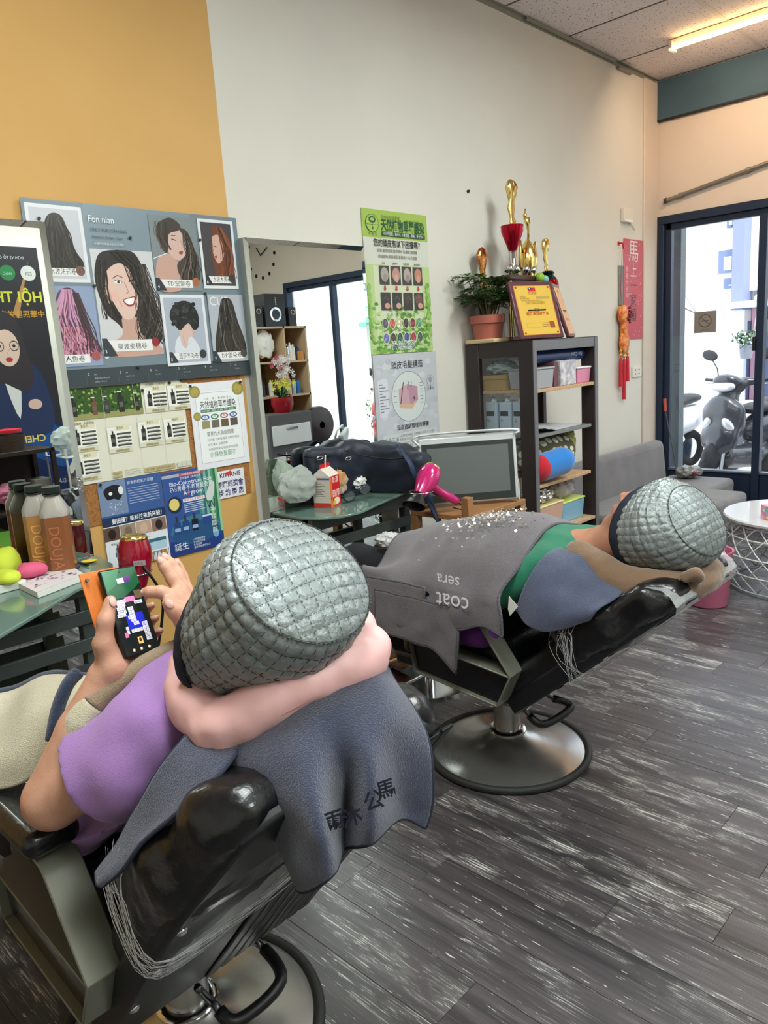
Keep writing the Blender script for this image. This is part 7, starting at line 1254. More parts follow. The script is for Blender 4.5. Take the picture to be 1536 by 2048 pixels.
# ================================================================== HATS
def foil_mat():
    m = mat('silver_foil_cloth', (138, 146, 146), .40, metal=.35, bump=(150, .45)); return m
M_FOILC = foil_mat(); M_NAVYB = mat('navy_binding', (26, 30, 46), .8)
def hat(parent_label, c0, n0, r0, c1, n1, r1, rm, bulge=0.0, seed=1, gq=.0215, name='heat_cap', squash=1.0, side=Vector((1, 0, 0))):
    """c0,n0,r0 crown ring; c1,n1,r1 opening ring (n points from the opening towards the crown); rm middle radius"""
    t = thing(name, parent_label, 'cap', tuple(Vector(c1))); c0, c1, n0, n1 = Vector(c0), Vector(c1), Vector(n0).normalized(), Vector(n1).normalized(); NU, NR, NS = 300, 50, 120
    def frame(n): y = n.cross(side).normalized(); x = y.cross(n).normalized(); return x, y
    rows = []; quilt = lambda a, b: (abs(math.sin(PI*a))**.6)*(abs(math.sin(PI*b))**.6)
    x, y = frame(n0)
    for i in range(NR):
        r = r0*i/(NR-1); row = []
        for j in range(NU):
            a = 2*PI*j/NU; u, v = r*math.cos(a), r*math.sin(a); dome = .030*(1-(r/r0)**2)
            q = quilt(u/gq, v/gq)*min(1, (r0-r)/.006+.15); p = c0+x*u+y*v*squash+n0*(dome+.0022*q+.0016*nz((u, v, 0), 60, seed)); row.append(p)
        rows.append(row)
    L = (c1-c0).length
    for i in range(1, NS+1):
        s = i/NS; c = c0*(1-s)+c1*s; n = (n0*(1-s)+n1*s).normalized(); x, y = frame(n)
        rr = r0*(1-s)+r1*s+(rm-(r0+r1)/2)*math.sin(PI*s**.8)
        row = []
        for j in range(NU):
            a = 2*PI*j/NU; off = bulge*s*(abs(math.cos(a))**1.5); arc = a*rm; cr_ = .012*nz((math.cos(a)*.12, math.sin(a)*.12, s*.2), 9, seed)*math.sin(PI*s); wv = .0028*nz((math.cos(a)*.13, math.sin(a)*.13, s*.35), 42, seed+3)
            q = quilt(arc/gq, s*L/gq)*min(1, s/.05+.1)*min(1, (1-s)/.04+.1); ruff = -.004*math.exp(-(s/.035)**2)*(1+.8*math.sin(a*46+2*math.sin(a*5)))
            rad = rr+.0030*q+cr_+wv+ruff; row.append(c-n*off+x*(rad*math.cos(a))+y*(rad*math.sin(a)*squash))
        rows.append(row)
    m = MB(); m.grid(rows, closed_v=True); m.build('quilted_shell', M_FOILC, t, smooth=True, weld=True)
    # stitching lines of the crown seam and navy binding at the opening
    b = MB(); P = [tuple(p) for p in rows[-1]][::3]; rim = rows[-1]; x, y = frame(n1); G = []
    for k_, (dr, dn) in enumerate(((.002, .016), (.0055, .010), (.0065, -.004), (.004, -.012), (-.004, -.014), (-.008, -.008), (-.004, .004))):
        G.append([Vector(p)+(Vector(p)-c1).normalized()*dr+n1*dn for p in rim[::2]])
    b.grid(G, closed_u=True, closed_v=True); b.build('navy_binding', M_NAVYB, t, smooth=True)
    s_ = MB(); sr = [Vector(p)+n0*.0008+(Vector(p)-c0).normalized()*.001 for p in rows[NR-1]]
    for j in range(0, NU, 3): s_.tube([sr[j], sr[(j+1) % NU], sr[(j+2) % NU]], .0011, 4, cap=False)
    tag(s_.build('seam_stitches', mat('stitch_dark', (66, 70, 72), .8), t), kind='stuff')
    # quilt stitch lines laid over the crown
    x, y = frame(n0); s_ = MB(); k = int(r0/gq)
    for i in range(-k, k+1):
        for ax in (0, 1):
            h = math.sqrt(max(r0*r0-(i*gq)**2, 0))*.97; nseg = int(2*h/.0075)
            for q in range(nseg):
                t0, t1 = -h+2*h*q/nseg, -h+2*h*(q+.55)/nseg; pts = []
                for tt in (t0, t1):
                    u, v = (i*gq, tt) if ax == 0 else (tt, i*gq); r2 = (u*u+v*v)/r0**2; pts.append(c0+x*u+y*v*squash+n0*(.030*(1-r2)+.0022+.002*nz((u, v, 0), 60, seed)))
                s_.tube(pts, .0005, 4, cap=False)
    body_ = rows[NR:]; nrow = len(body_); step = gq/L*NS; k = 1
    while k*step < NS-4:
        rw = body_[int(k*step)]
        for j in range(0, NU, 5): s_.tube([rw[j]+(rw[j]-c0).normalized()*.0006, rw[(j+3) % NU]+(rw[(j+3) % NU]-c0).normalized()*.0006], .0005, 4, cap=False)
        k += 1
    nm_ = int(2*PI*rm/gq)
    for q in range(nm_+1):
        j = int(round(q*gq/rm/(2*PI)*NU)) % NU
        for i in range(4, nrow-6, 8): s_.tube([body_[i][j]+(body_[i][j]-c0).normalized()*.0006, body_[i+4][j]+(body_[i+4][j]-c0).normalized()*.0006], .0005, 4, cap=False)
    tag(s_.build('quilt_stitches', mat('stitch_dark'), t), kind='stuff'); return t
hat('silver quilted heat cap on the head of the person in purple', at(606, 1158, t=1.120), (0, -.70, .71), .110, at(482, 1275, t=1.225), (-.06, -.99, -.04), .110, .124, bulge=.0, seed=2)
hat('silver quilted heat cap on the head of the person in green', (2.10, .815, .935), (-.18, -.82, .54), .108, (2.10, .955, .892), (-.05, -.98, .06), .128, .140, bulge=.045, seed=5, gq=.024)
# ================================================================== PEOPLE
M_SKIN1 = mat('skin_light', (206, 158, 134), .45, var=(30, 0, (196, 146, 122)), bump=(260, .12), sss=.12); M_SKIN2 = mat('skin_tan', (190, 138, 112), .45, var=(30, 0, (180, 126, 102)), bump=(260, .12), sss=.12)
M_PUR = mat('lilac_jersey', (164, 124, 186), .85, var=(5, 0, (154, 114, 176)), bump=(420, .3), sheen=.2); M_GRN = mat('green_jersey', (26, 112, 84), .8, bump=(380, .3), sheen=.2); M_TRS = mat('black_trousers', (22, 24, 30), .8, bump=(300, .3)); M_NAIL = mat('nail', (222, 176, 164), .3)
V3 = lambda *a: tuple(float(q) for q in a)
def wrinkle(amp, sc, stretch=(1, 1, 1), seed=1):
    def f(V, F):
        Nn = vnormals(V, F); S = np.array([[amp*nz((p[0]*stretch[0], p[1]*stretch[1], p[2]*stretch[2]), sc, seed)+amp*.5*nz(p, sc*2.3, seed+5)] for p in V]); return V+Nn*S
    return f
def cones(pts, rad): return [('cone', tuple(pts[i]), tuple(pts[i+1]), rad[i], rad[i+1]) for i in range(len(pts)-1)]
# ---- person 1 (foreground, playing on a phone)
A1 = lambda px, py, t: at(px, py, t=t)
p1 = thing('person', 'person in a lilac T-shirt tapping a phone in the foreground chair', 'person', (.695, 1.36, .53))
HC1 = Vector((.69, .945, 1.03)); UP1 = Vector((0, -.72, .69)); FW1 = Vector((0, .69, .72))
prims = [('ell', tuple(HC1+UP1*.02), (.074, .10, .086), np.array(Matrix((Vector((1, 0, 0)), UP1, FW1)).transposed())), ('ell', tuple(HC1-UP1*.05+FW1*.03), (.055, .06, .06), np.array(Matrix((Vector((1, 0, 0)), UP1, FW1)).transposed())),
         ('cone', tuple(HC1-UP1*.005+FW1*.095), tuple(HC1-UP1*.03+FW1*.112), .009, .013), ('ell', tuple(HC1-UP1*.075+FW1*.075), (.03, .022, .022)), ('cone', tuple(HC1-UP1*.05), (.69, 1.06, .93), .055, .06),
         ('cone', (.56, 1.09, .87), (.82, 1.09, .87), .065, .065), ('cone', (.69, 1.10, .88), (.69, 1.34, .72), .12, .13)]
SH, EL, WR = Vector((.535, 1.10, .855)), A1(118, 1605, 1.31), A1(213, 1352, 1.31)
EL = Vector((.425, 1.25, .742)); prims += cones([SH, EL], [.058, .050]) + cones([EL, EL*.45+WR*.55, WR], [.050, .043, .030])
SR, ER, WRR = Vector((.85, 1.10, .86)), Vector((.93, 1.26, .80)), A1(392, 1262, 1.33)
prims += cones([SR, ER], [.058, .048]) + cones([ER, ER*.45+WRR*.55, WRR], [.048, .038, .028])
# left hand gripping the phone: thumb on the screen side, fingers behind and round the far edge
pc = A1(258, 1222, 1.335); xa = (A1(291, 1214, 1.362)-A1(226, 1229, 1.308)).normalized(); ya = (A1(241, 1140, 1.352)-A1(275, 1302, 1.318)).normalized(); ya = (ya-xa*ya.dot(xa)).normalized(); na = xa.cross(ya).normalized()
if na.dot(Vector((0, 0, EYE))-pc) < 0: na = -na
PW_, PH_ = .074, .160; F3 = lambda u, v, w_: pc+xa*u+ya*v+na*w_
palm = [F3(-.044, -.088, -.026), F3(-.044, -.040, -.034), F3(-.015, -.045, -.044)]
prims += cones([WR, palm[0], palm[1]], [.029, .024, .020]) + cones([WR, F3(-.01, -.09, -.036), F3(.0, -.045, -.040)], [.027, .022, .017])
prims += cones([palm[0], F3(-.056, -.044, -.014), F3(-.052, -.008, .004), F3(-.038, .022, .013)], [.021, .0165, .0135, .0108])
for k, v in enumerate((.018, -.006, -.030, -.054)): prims += cones([F3(-.030, v-.02, -.032), F3(.015, v-.004, -.030), F3(.045, v+.004, -.018), F3(.047, v+.006, .003)], [.0105, .0095, .0085, .0072])
# right hand: index reaching to the screen
K = [A1(392, 1262, 1.33), A1(368, 1222, 1.335)]
mcp = {'i': A1(352, 1195, 1.325), 'm': A1(362, 1182, 1.345), 'r': A1(374, 1188, 1.365), 'p': A1(386, 1200, 1.385)}
for q in mcp.values(): prims += cones([WRR, q], [.026, .0135])
prims += cones([mcp['i'], A1(322, 1184, 1.315), A1(300, 1184, 1.315), A1(288, 1184, 1.322)], [.0125, .0105, .0092, .0078])
prims += cones([mcp['m'], A1(344, 1156, 1.345), A1(330, 1134, 1.345), A1(320, 1120, 1.345)], [.0125, .0108, .0095, .0080])
prims += cones([mcp['r'], A1(356, 1148, 1.37), A1(342, 1128, 1.37), A1(328, 1112, 1.365)], [.0118, .0102, .0090, .0076])
prims += cones([mcp['p'], A1(366, 1154, 1.40), A1(358, 1136, 1.40), A1(353, 1122, 1.395)], [.0105, .0090, .0080, .0068])
prims += cones([WRR, A1(372, 1240, 1.315), A1(350, 1222, 1.305), A1(336, 1206, 1.30)], [.024, .019, .0135, .0110])
o = blob('body', prims, .0040, M_SKIN1, p1, k=.009, it=2)
def nail(c, d, n_, s=.0062):
    d = Vector(d).normalized(); n_ = Vector(n_); n_ = (n_-d*n_.dot(d)).normalized(); x_ = d.cross(n_); m = MB(); m.sph(c, (s, s*1.35, .0022), 12, Matrix((x_, d, n_)).transposed()); m.build('nail', M_NAIL, p1, smooth=True)
tocam = Vector((0, 0, EYE))-pc
nail(F3(-.040, .018, .0225), ya, na, .0070); nail(A1(289, 1182, 1.3145), A1(289, 1184, 1.32)-A1(320, 1184, 1.32), Vector((0, -.3, 1))+tocam, .0055); nail(A1(322, 1122, 1.3372), A1(320, 1120, 1.34)-A1(344, 1156, 1.34), tocam, .0056); nail(A1(330, 1115, 1.3575), A1(328, 1112, 1.36)-A1(356, 1148, 1.36), tocam, .0053); nail(A1(353, 1125, 1.3885), A1(353, 1122, 1.39)-A1(366, 1154, 1.39), tocam, .0048); nail(A1(339, 1208, 1.290), A1(336, 1206, 1.3)-A1(350, 1222, 1.3), tocam, .0068)
# T-shirt
hemL = SH+(EL-SH)*.58; axL = (EL-SH).normalized(); hemR = SR+(ER-SR)*.6; axR = (ER-SR).normalized()
def cutf(X, Y, Z):
    o = np.full(X.shape, -1.0, np.float32)
    for h, ax, far in ((hemL, axL, -1), (hemR, axR, 1)):
        dx, dy, dz = X-h.x, Y-h.y, Z-h.z; al = dx*ax.x+dy*ax.y+dz*ax.z; rd = np.sqrt(np.maximum(dx*dx+dy*dy+dz*dz-al*al, 0)); o = np.where((al > -.02) & (rd < .10), np.maximum(o, al), o)
    dx, dy, dz = X-.69, Y-1.045, Z-.955; r = np.sqrt(dx*dx+dy*dy+dz*dz); o = np.maximum(o, np.where(r < .10, .062-r, -1)); return o
sh_ = [('ell', (.69, 1.12, .865), (.185, .12, .115), np.array(rotm(-.75))), ('ell', (.69, 1.24, .80), (.165, .15, .135), np.array(rotm(-.75))), ('ell', (.69, 1.36, .70), (.175, .16, .15), np.array(rotm(-.5))), ('ell', (.69, 1.50, .60), (.185, .20, .12)), ('ell', (.69, 1.62, .585), (.18, .16, .10))]
sh_ += cones([SH+Vector((.02, -.0, .0)), SH+(EL-SH)*.75], [.078, .080]) + cones([SR, SR+(ER-SR)*.75], [.075, .072]) + [('cone', (.50, 1.10, .80), (.50, 1.36, .62), .05, .06), ('cone', (.505, 1.40, .60), (.50, 1.75, .585), .07, .07)]
blob('t_shirt', sh_, .0055, M_PUR, p1, k=.035, cut=cutf, it=5, fn=wrinkle(.008, 9, (1, 1.6, .7), 3))
th = cones([(.60, 1.55, .60), (.60, 1.92, .62), (.60, 2.10, .30)], [.085, .062, .05])+cones([(.79, 1.55, .60), (.79, 1.92, .62), (.79, 2.10, .30)], [.085, .062, .05])
blob('trousers', th, .012, M_TRS, p1, k=.03)
for x in (.60, .79): blob('shoe', [('ell', (x, 2.16, .17), (.045, .11, .045)), ('ell', (x, 2.10, .20), (.04, .05, .05))], .010, M_TRS, p1, k=.02)
# phone
ph = thing('smartphone', 'black smartphone in an orange flip case showing a tile game', 'phone', tuple(pc)); Rp = Matrix((xa, ya, na)).transposed(); M_OR = mat('orange_leather', (214, 116, 40), .5, bump=(200, .2))
MB().box(pc, (PW_, PH_, .010), Rp).build('body', mat('phone_black', (16, 17, 20), .25), ph, bevel=.0045, seg=3)
R2 = Rp @ Matrix.Rotation(.5, 3, 'Y'); cv = F3(-PW_/2-.002, .0, -.012); MB().box(F3(-.024, .003, -.016), (PW_*.98, PH_*1.03, .004), Rp @ Matrix.Rotation(-.12, 3, 'Y')).build('flip_cover', M_OR, ph, bevel=.0015); m = MB(); c = F3(-PW_/2-.016, PH_*.44, -.013); m.cyl(c, c+na*.003, .0035, n=12); m.build('cover_stud', M_BLK, ph)
M_SCRN = mat('phone_screen_glow', (10, 10, 10), .15, attr=True, emit=.55, coat=.6); MATS['phone_screen_glow'].node_tree.nodes['Principled BSDF'].inputs['Emission Strength'].default_value = .5
q = Print(F3(-PW_/2+.003, -PH_/2+.003, .0052), xa, ya, PW_-.006, PH_-.006, lift=.0003)
if q.N.dot(na) < 0: q.N = -q.N
q.rect(0, 0, 1, 1, (16, 30, 30)); q.poly([(0, 1), (1, 1), (1, .80), (.8, .74), (.4, .66), (0, .66)], (24, 84, 54)); q.poly([(0, 1), (.5, 1), (.3, .82), (0, .75)], (36, 110, 70)); q.ell(.5, .965, .03, .012, (10, 10, 10), 10)
q.rect(.36, .83, .56, .89, (206, 214, 226)); q.rect(.56, .83, .76, .90, (90, 50, 120)); q.rect(.16, .56, .40, .62, (206, 190, 226)); q.rect(.42, .60, .72, .66, (210, 120, 170)); q.rect(.74, .62, .94, .72, (96, 84, 60)); q.rect(.30, .28, .82, .46, (30, 44, 190))
r_ = random.Random(8)
for (u0, v0, nu, nv) in ((.10, .60, 4, 1), (.12, .52, 3, 2), (.42, .50, 2, 4), (.66, .56, 3, 1), (.08, .44, 3, 1), (.36, .40, 2, 1), (.70, .30, 2, 5), (.34, .24, 5, 1), (.20, .28, 1, 2), (.46, .32, 2, 1)):
    for i in range(nu):
        for j in range(nv): a, b = u0+i*.085, v0-j*.045; q.rect(a, b, a+.075, b+.040, (224, 228, 240)); q.text(a+.012, b+.008, r_.choice('萬條筒東南西北中發八九六'), .0042, r_.choice([(40, 60, 150), (30, 40, 60), (170, 40, 50)]))
q.rect(.12, .20, .22, .26, (220, 110, 150)); q.rect(.44, .10, .58, .18, (226, 180, 110)); q.ell(.51, .145, .04, .025, (60, 44, 40), 8)
for u in (.24, .46, .70): q.ell(u, .045, .05, .022, (120, 80, 40), 12); q.ell(u, .045, .035, .015, (230, 220, 200), 8)
q.build('screen', M_SCRN, ph)
# ---- person 2 (on the second chair)
p2 = thing('person', 'person in a green top lying back asleep under the grey blanket', 'person', (2.105, 1.60, .55)); HC2 = Vector((2.10, .950, .918)); UP2 = Vector((0, -.79, .61)); FW2 = Vector((0, .61, .79)); RH2 = np.array(Matrix((Vector((1, 0, 0)), UP2, FW2)).transposed())
h2 = lambda x, u, f_: tuple(HC2+Vector((x, 0, 0))+UP2*u+FW2*f_)
prims = [('ell', h2(0, .02, -.01), (.078, .10, .095), RH2), ('ell', h2(0, -.045, .025), (.072, .082, .070), RH2), ('ell', h2(0, -.095, .045), (.046, .038, .042), RH2), ('ell', h2(0, -.118, .068), (.024, .018, .020), RH2),
         ('cone', h2(0, .015, .082), h2(0, -.028, .108), .009, .0125), ('ell', h2(.012, -.034, .098), (.009, .008, .008), RH2), ('ell', h2(-.012, -.034, .098), (.009, .008, .008), RH2), ('ell', h2(0, -.063, .092), (.022, .007, .010), RH2), ('ell', h2(0, -.077, .088), (.019, .007, .010), RH2), ('ell', h2(-.045, -.04, .05), (.03, .035, .035), RH2), ('ell', h2(.045, -.04, .05), (.03, .035, .035), RH2),
         ('ell', h2(-.03, .02, .078), (.016, .008, .010), RH2), ('ell', h2(.03, .02, .078), (.016, .008, .010), RH2), ('ell', h2(-.080, -.005, -.01), (.010, .03, .018), RH2), ('ell', h2(.080, -.005, -.01), (.010, .03, .018), RH2),
         ('cone', h2(0, -.075, -.005), (2.10, 1.14, .80), .068, .068), ('cone', (2.10, 1.14, .78), (2.10, 1.50, .72), .09, .11), ('cone', (1.95, 1.20, .77), (2.25, 1.20, .77), .062, .062), ('cone', (2.10, 1.50, .71), (2.10, 1.72, .62), .10, .10)]
for x in (2.0, 2.2): prims += cones([(x, 1.72, .62), (x, 2.08, .64), (x, 2.09, .30), (x, 2.08, .22)], [.07, .048, .036, .035])
prims += cones([(1.93, 1.20, .765), (1.86, 1.42, .66), (1.97, 1.60, .78)], [.052, .045, .033]) + cones([(2.27, 1.20, .765), (2.34, 1.42, .66), (2.22, 1.60, .78)], [.052, .045, .033])
for sx, hx in ((1, 1.97), (-1, 2.22)):
    for k in range(4): prims += cones([(hx+sx*.005, 1.61, .785), (hx+sx*(.05+.0*k), 1.60+.018*k, .80), (hx+sx*.085, 1.60+.018*k, .795)], [.016, .0095, .0075])
    prims += cones([(hx, 1.60, .785), (hx+sx*.02, 1.575, .80), (hx+sx*.05, 1.565, .80)], [.016, .011, .009])
    prims += cones([(2.0 if sx > 0 else 2.2, 2.08, .26), (2.0 if sx > 0 else 2.2, 2.09, .17), (2.0 if sx > 0 else 2.2, 2.20, .135)], [.036, .036, .026])
blob('body', prims, .0050, M_SKIN2, p2, k=.012)
m = MB(); m.sph(h2(0, -.070, .097), (.020, .0035, .004), 12, Matrix(RH2.tolist())); m.build('lips', mat('lips_pink', (180, 104, 96), .4), p2, smooth=True)
for s in (-1, 1): m = MB(); m.tube([h2(s*(.016+.006*i), .018-.003*math.sin(i*.8), .086-.002*abs(i-2)) for i in range(5)], .0012, 5); m.build('eyelashes', M_BLK, p2, smooth=True)
def cut2(X, Y, Z): r = np.sqrt((X-2.10)**2+(Y-1.09)**2+(Z-.825)**2); return np.where(r < .10, .072-r, -1).astype(np.float32)
blob('shirt', [('ell', (2.10, 1.24, .745), (.20, .14, .125)), ('ell', (2.10, 1.38, .74), (.185, .17, .135)), ('ell', (2.10, 1.56, .70), (.185, .18, .14)), ('cone', (1.95, 1.20, .77), (1.875, 1.38, .69), .075, .066), ('cone', (2.25, 1.20, .77), (2.325, 1.38, .69), .075, .066)], .009, M_GRN, p2, k=.04, cut=cut2, fn=wrinkle(.006, 10, (2, 1, 1), 6))
lg = []
for x in (2.0, 2.2): lg += cones([(x, 1.72, .62), (x-.01, 2.10, .655), (x, 2.10, .30), (x, 2.08, .26)], [.095, .070, .052, .056])
blob('trousers', lg+[('ell', (2.10, 1.70, .62), (.18, .14, .12))], .009, M_TRS, p2, k=.035, fn=wrinkle(.006, 10, (1, 1, 1), 9))
# ================================================================== NECK PILLOWS
M_PINKP = mat('pink_satin', (236, 186, 184), .42, var=(6, .03), bump=(90, .1)); M_BRNP = mat('brown_plush', (126, 100, 78), .95, sheen=.5, bump=(260, .5))
def tubeblob(name, label, pts, rads, m_, vox, sc, amp, extra=(), flat=None):
    P = crom([tuple(p) for p in pts], 4); rr = np.interp(np.linspace(0, 1, len(P)), np.linspace(0, 1, len(rads)), rads); pr_ = [('cone', tuple(P[i]), tuple(P[i+1]), rr[i], rr[i+1]) for i in range(len(P)-1)]
    o = blob(name, pr_+list(extra), vox, m_, None, k=.012, fn=wrinkle(amp, sc, (1, 1, 1), 2)); return tag(o, label, 'pillow')
tubeblob('neck_pillow', 'glossy pink padded neck pillow under the foreground silver cap', [A1(388, 1335, 1.245), A1(392, 1375, 1.22), A1(400, 1415, 1.185), A1(440, 1452, 1.145), A1(520, 1415, 1.125), A1(600, 1375, 1.135), A1(690, 1330, 1.17), A1(728, 1308, 1.21), A1(715, 1270, 1.30), A1(690, 1240, 1.36)], [.036, .038, .040, .040, .034, .034, .036, .038, .036, .034], M_PINKP, .0055, 13, .0075)
bp = tubeblob('neck_pillow', 'brown plush neck pillow under the second silver cap', [(1.975, 1.120, .825), (1.968, 1.06, .795), (1.962, .98, .765), (1.985, .89, .755), (2.04, .82, .755), (2.12, .795, .765), (2.20, .83, .765), (2.245, .93, .775), (2.25, 1.05, .82)], [.040, .046, .050, .048, .042, .040, .042, .046, .042], M_BRNP, .006, 18, .004, extra=[('cone', (2.03, .80, .775), (2.00, .765, .800), .020, .012), ('ell', (1.955, .83, .745), (.024, .024, .022)), ('cone', (1.985, .80, .80), (1.99, .775, .815), .016, .018)])
psm = MB(); pp_ = crom([tuple(q) for q in [A1(350, 1345, 1.215), A1(368, 1420, 1.165), A1(428, 1486, 1.115), A1(520, 1452, 1.095), A1(610, 1405, 1.105), A1(700, 1360, 1.14), A1(752, 1335, 1.18)]], 6); psm.tube(pp_, .0011, 5); o_ = psm.build('seam', mat('pink_seam', (206, 150, 146), .6), bpy.data.objects['neck_pillow'], smooth=True)
# ================================================================== TOWELS AND BLANKETS
def terry(name, c, c2): return mat(name, c, .95, var=(9, 0, c2), bump=(480, .9), sheen=.4)
M_TOW = terry('slate_blue_terry', (62, 68, 92), (52, 57, 80)); M_BLK2 = terry('taupe_fleece', (112, 106, 112), (100, 94, 100)); M_CREAM = terry('cream_fleece', (214, 206, 180), (204, 196, 168)); M_TAN = terry('tan_fleece', (168, 146, 118), (156, 134, 106)); M_NVF = terry('navy_fleece', (32, 50, 80), (28, 44, 70)); M_STI = mat('towel_stitch', (40, 44, 62), .9)
def cloth(name, label, cat, G, m_, nu=10, nv=10, th=.006, fold=.004, fs=12, seed=1, parent=None, edge=None, edge_r=.0035, bind=None, sub=1):
    g = cgrid([[tuple(p) for p in r] for r in G], nu, nv); out = [[Vector(p)+Vector((fold*nz(p, fs, seed), fold*nz(p, fs, seed+7), fold*.8*nz(p, fs, seed+13))) for p in r] for r in g.tolist()]
    m = MB(); m.grid(out); o = m.build(name, m_, parent, smooth=True, solid=th, sub=sub)
    if label: tag(o, label, cat)
    if edge:
        rim = [r[0] for r in out]+out[-1][1:]+[r[-1] for r in out[::-1]][1:]+out[0][::-1][1:-1]; m = MB(); m.tube(rim, edge_r, 6, closed=True); m.build('hem', edge, o, smooth=True)
    return o, out
# towel over the head end of the foreground chair
T = A1
Gt = [[T(395, 1420, 1.19), T(450, 1460, 1.135), T(520, 1440, 1.13), T(590, 1400, 1.13), T(650, 1372, 1.145), T(705, 1345, 1.165), T(750, 1330, 1.19), T(778, 1335, 1.235)],
      [T(410, 1490, 1.165), T(462, 1510, 1.11), T(530, 1490, 1.085), T(600, 1455, 1.08), T(660, 1425, 1.095), T(715, 1400, 1.115), T(765, 1380, 1.14), T(808, 1390, 1.19)],
      [T(445, 1548, 1.14), T(492, 1552, 1.09), T(548, 1540, 1.05), T(610, 1520, 1.035), T(672, 1495, 1.07), T(728, 1470, 1.07), T(785, 1450, 1.10), T(845, 1455, 1.155)],
      [T(512, 1562, 1.12), T(528, 1590, 1.09), T(568, 1600, 1.035), T(628, 1590, 1.005), T(684, 1560, 1.085), T(738, 1535, 1.045), T(792, 1530, 1.11), T(865, 1520, 1.14)],
      [T(516, 1590, 1.12), T(545, 1640, 1.09), T(585, 1670, 1.04), T(645, 1660, .985), T(688, 1620, 1.11), T(742, 1590, 1.035), T(798, 1590, 1.12), T(870, 1585, 1.14)],
      [T(530, 1615, 1.12), T(565, 1700, 1.09), T(598, 1735, 1.04), T(658, 1715, .985), T(688, 1665, 1.115), T(744, 1650, 1.03), T(800, 1622, 1.125), T(862, 1628, 1.145)],
      [T(545, 1640, 1.12), T(580, 1745, 1.09), T(605, 1782, 1.045), T(663, 1752, .99), T(690, 1700, 1.115), T(742, 1686, 1.035), T(800, 1638, 1.125), T(850, 1658, 1.145)]]
to1, g1 = cloth('towel', 'slate blue towel with dark characters hanging over the foreground chair back', 'towel', Gt, M_TOW, 9, 9, .006, .004, 14, 4, edge=M_STI, edge_r=.0030)
def glyphs(parent, chars, spots, size, col, U, Vv, lift=.004):
    for ch, o in zip(chars, spots):
        q = Print(o, U, Vv, size, size, lift=lift); N = Vector((0, 0, EYE))-Vector(o); q.N = N.normalized(); q.text(0, 0, ch, size, col, bold=.02); q.build('embroidered_character', mat('embroidery_ink', rough=.9, attr=True), parent)
Uc = Vector(CR)*.93+Vector(CU)*.32; Vc = Vector(CU)*.95-Vector(CR)*.22
glyphs(to1, '雨沐公馬', [T(652, 1662, 1.0), T(688, 1655, 1.03), T(732, 1622, 1.02), T(756, 1600, 1.025)], .028, (26, 28, 44), Uc.normalized(), Vc.normalized(), .006)
Gl = [[T(402, 1428, 1.185), T(368, 1475, 1.14), T(320, 1535, 1.13), T(268, 1625, 1.14), T(225, 1700, 1.16), T(190, 1745, 1.17)], [T(445, 1460, 1.15), T(400, 1520, 1.10), T(345, 1590, 1.10), T(285, 1665, 1.115), T(235, 1725, 1.13), T(193, 1768, 1.15)], [T(485, 1495, 1.11), T(432, 1562, 1.065), T(372, 1612, 1.07), T(300, 1672, 1.095), T(245, 1738, 1.12), T(205, 1772, 1.145)]]
to3, _ = cloth('towel_end', None, None, Gl, M_TOW, 8, 8, .008, .004, 14, 8, parent=to1, edge=M_STI, edge_r=.003)
# towel beside the second person's shoulder
Gs = [[at(1120, 1092, x=1.95), at(1165, 1112, x=1.935), at(1208, 1150, x=1.925), at(1248, 1180, x=1.92)], [at(1085, 1112, x=1.885), at(1130, 1150, x=1.87), at(1175, 1185, x=1.865), at(1228, 1200, x=1.88)],
      [at(1050, 1168, x=1.825), at(1088, 1210, x=1.812), at(1140, 1228, x=1.818), at(1200, 1222, x=1.835)], [at(1030, 1222, x=1.812), at(1055, 1252, x=1.806), at(1105, 1264, x=1.812), at(1180, 1241, x=1.832)]]
cloth('towel', 'slate blue towel spread over the near shoulder of the person in green', 'towel', Gs, terry('slate_blue_terry_2', (84, 94, 122), (74, 82, 108)), 9, 9, .006, .006, 16, 5, edge=None)
# fleece blanket over the second person
ys_ = [1.27, 1.35, 1.44, 1.53, 1.62, 1.70, 1.78, 1.86]; zt = [.872, .890, .890, .878, .858, .838, .815, .790]; Gb = []
for i, (y, z) in enumerate(zip(ys_, zt)):
    sk_ = .035*math.sin(i*1.9); bot = .60+.012*math.sin(i*2.1); yb = y-.02 if i < 3 else y-.05
    Gb.append([(1.765+.01*math.sin(i*2.6), yb, bot), (1.768+.014*math.sin(i*2.2), yb, (bot+.70)/2+.01), (1.79, y, .715), (1.86, y, z-.085+.01*math.sin(i*1.7)), (1.95, y, z-.02+.012*math.sin(i*2.9)), (2.08, y, z), (2.22, y, z-.02), (2.33, y, z-.09), (2.42, y, .68), (2.44, y, .56)])
bl, gb = cloth('fleece_blanket', 'taupe grey fleece blanket with white script over the person in green', 'blanket', Gb, M_BLK2, 10, 8, .009, .018, 7, 11, edge=mat('blanket_hem', (92, 88, 94), .9, bump=(200, 1)), edge_r=.0055)
Gf = [[(1.757, y-.02, .66), (1.755, y-.02, .60), (1.754+.006*math.sin(y*30), y-.02, .55), (1.756, y, .487+.02*math.sin((y-1.45)*6)-.06*max(0, 1.52-y)/.1)] for y in (1.44, 1.52, 1.60, 1.70, 1.80)]
for k in range(4): pass
fo, _ = cloth('folded_layer', None, None, Gf, M_BLK2, 8, 7, .012, .004, 14, 12, parent=bl, edge=mat('blanket_hem'), edge_r=.0055)
Gf2 = [[(1.762, y, .70), (1.758, y, .62), (1.757, y, .545+.02*(y-1.6))] for y in (1.56, 1.66, 1.76, 1.82)]
cloth('folded_layer', None, None, Gf2, M_BLK2, 8, 7, .010, .005, 14, 17, parent=bl, edge=mat('blanket_hem'), edge_r=.005)
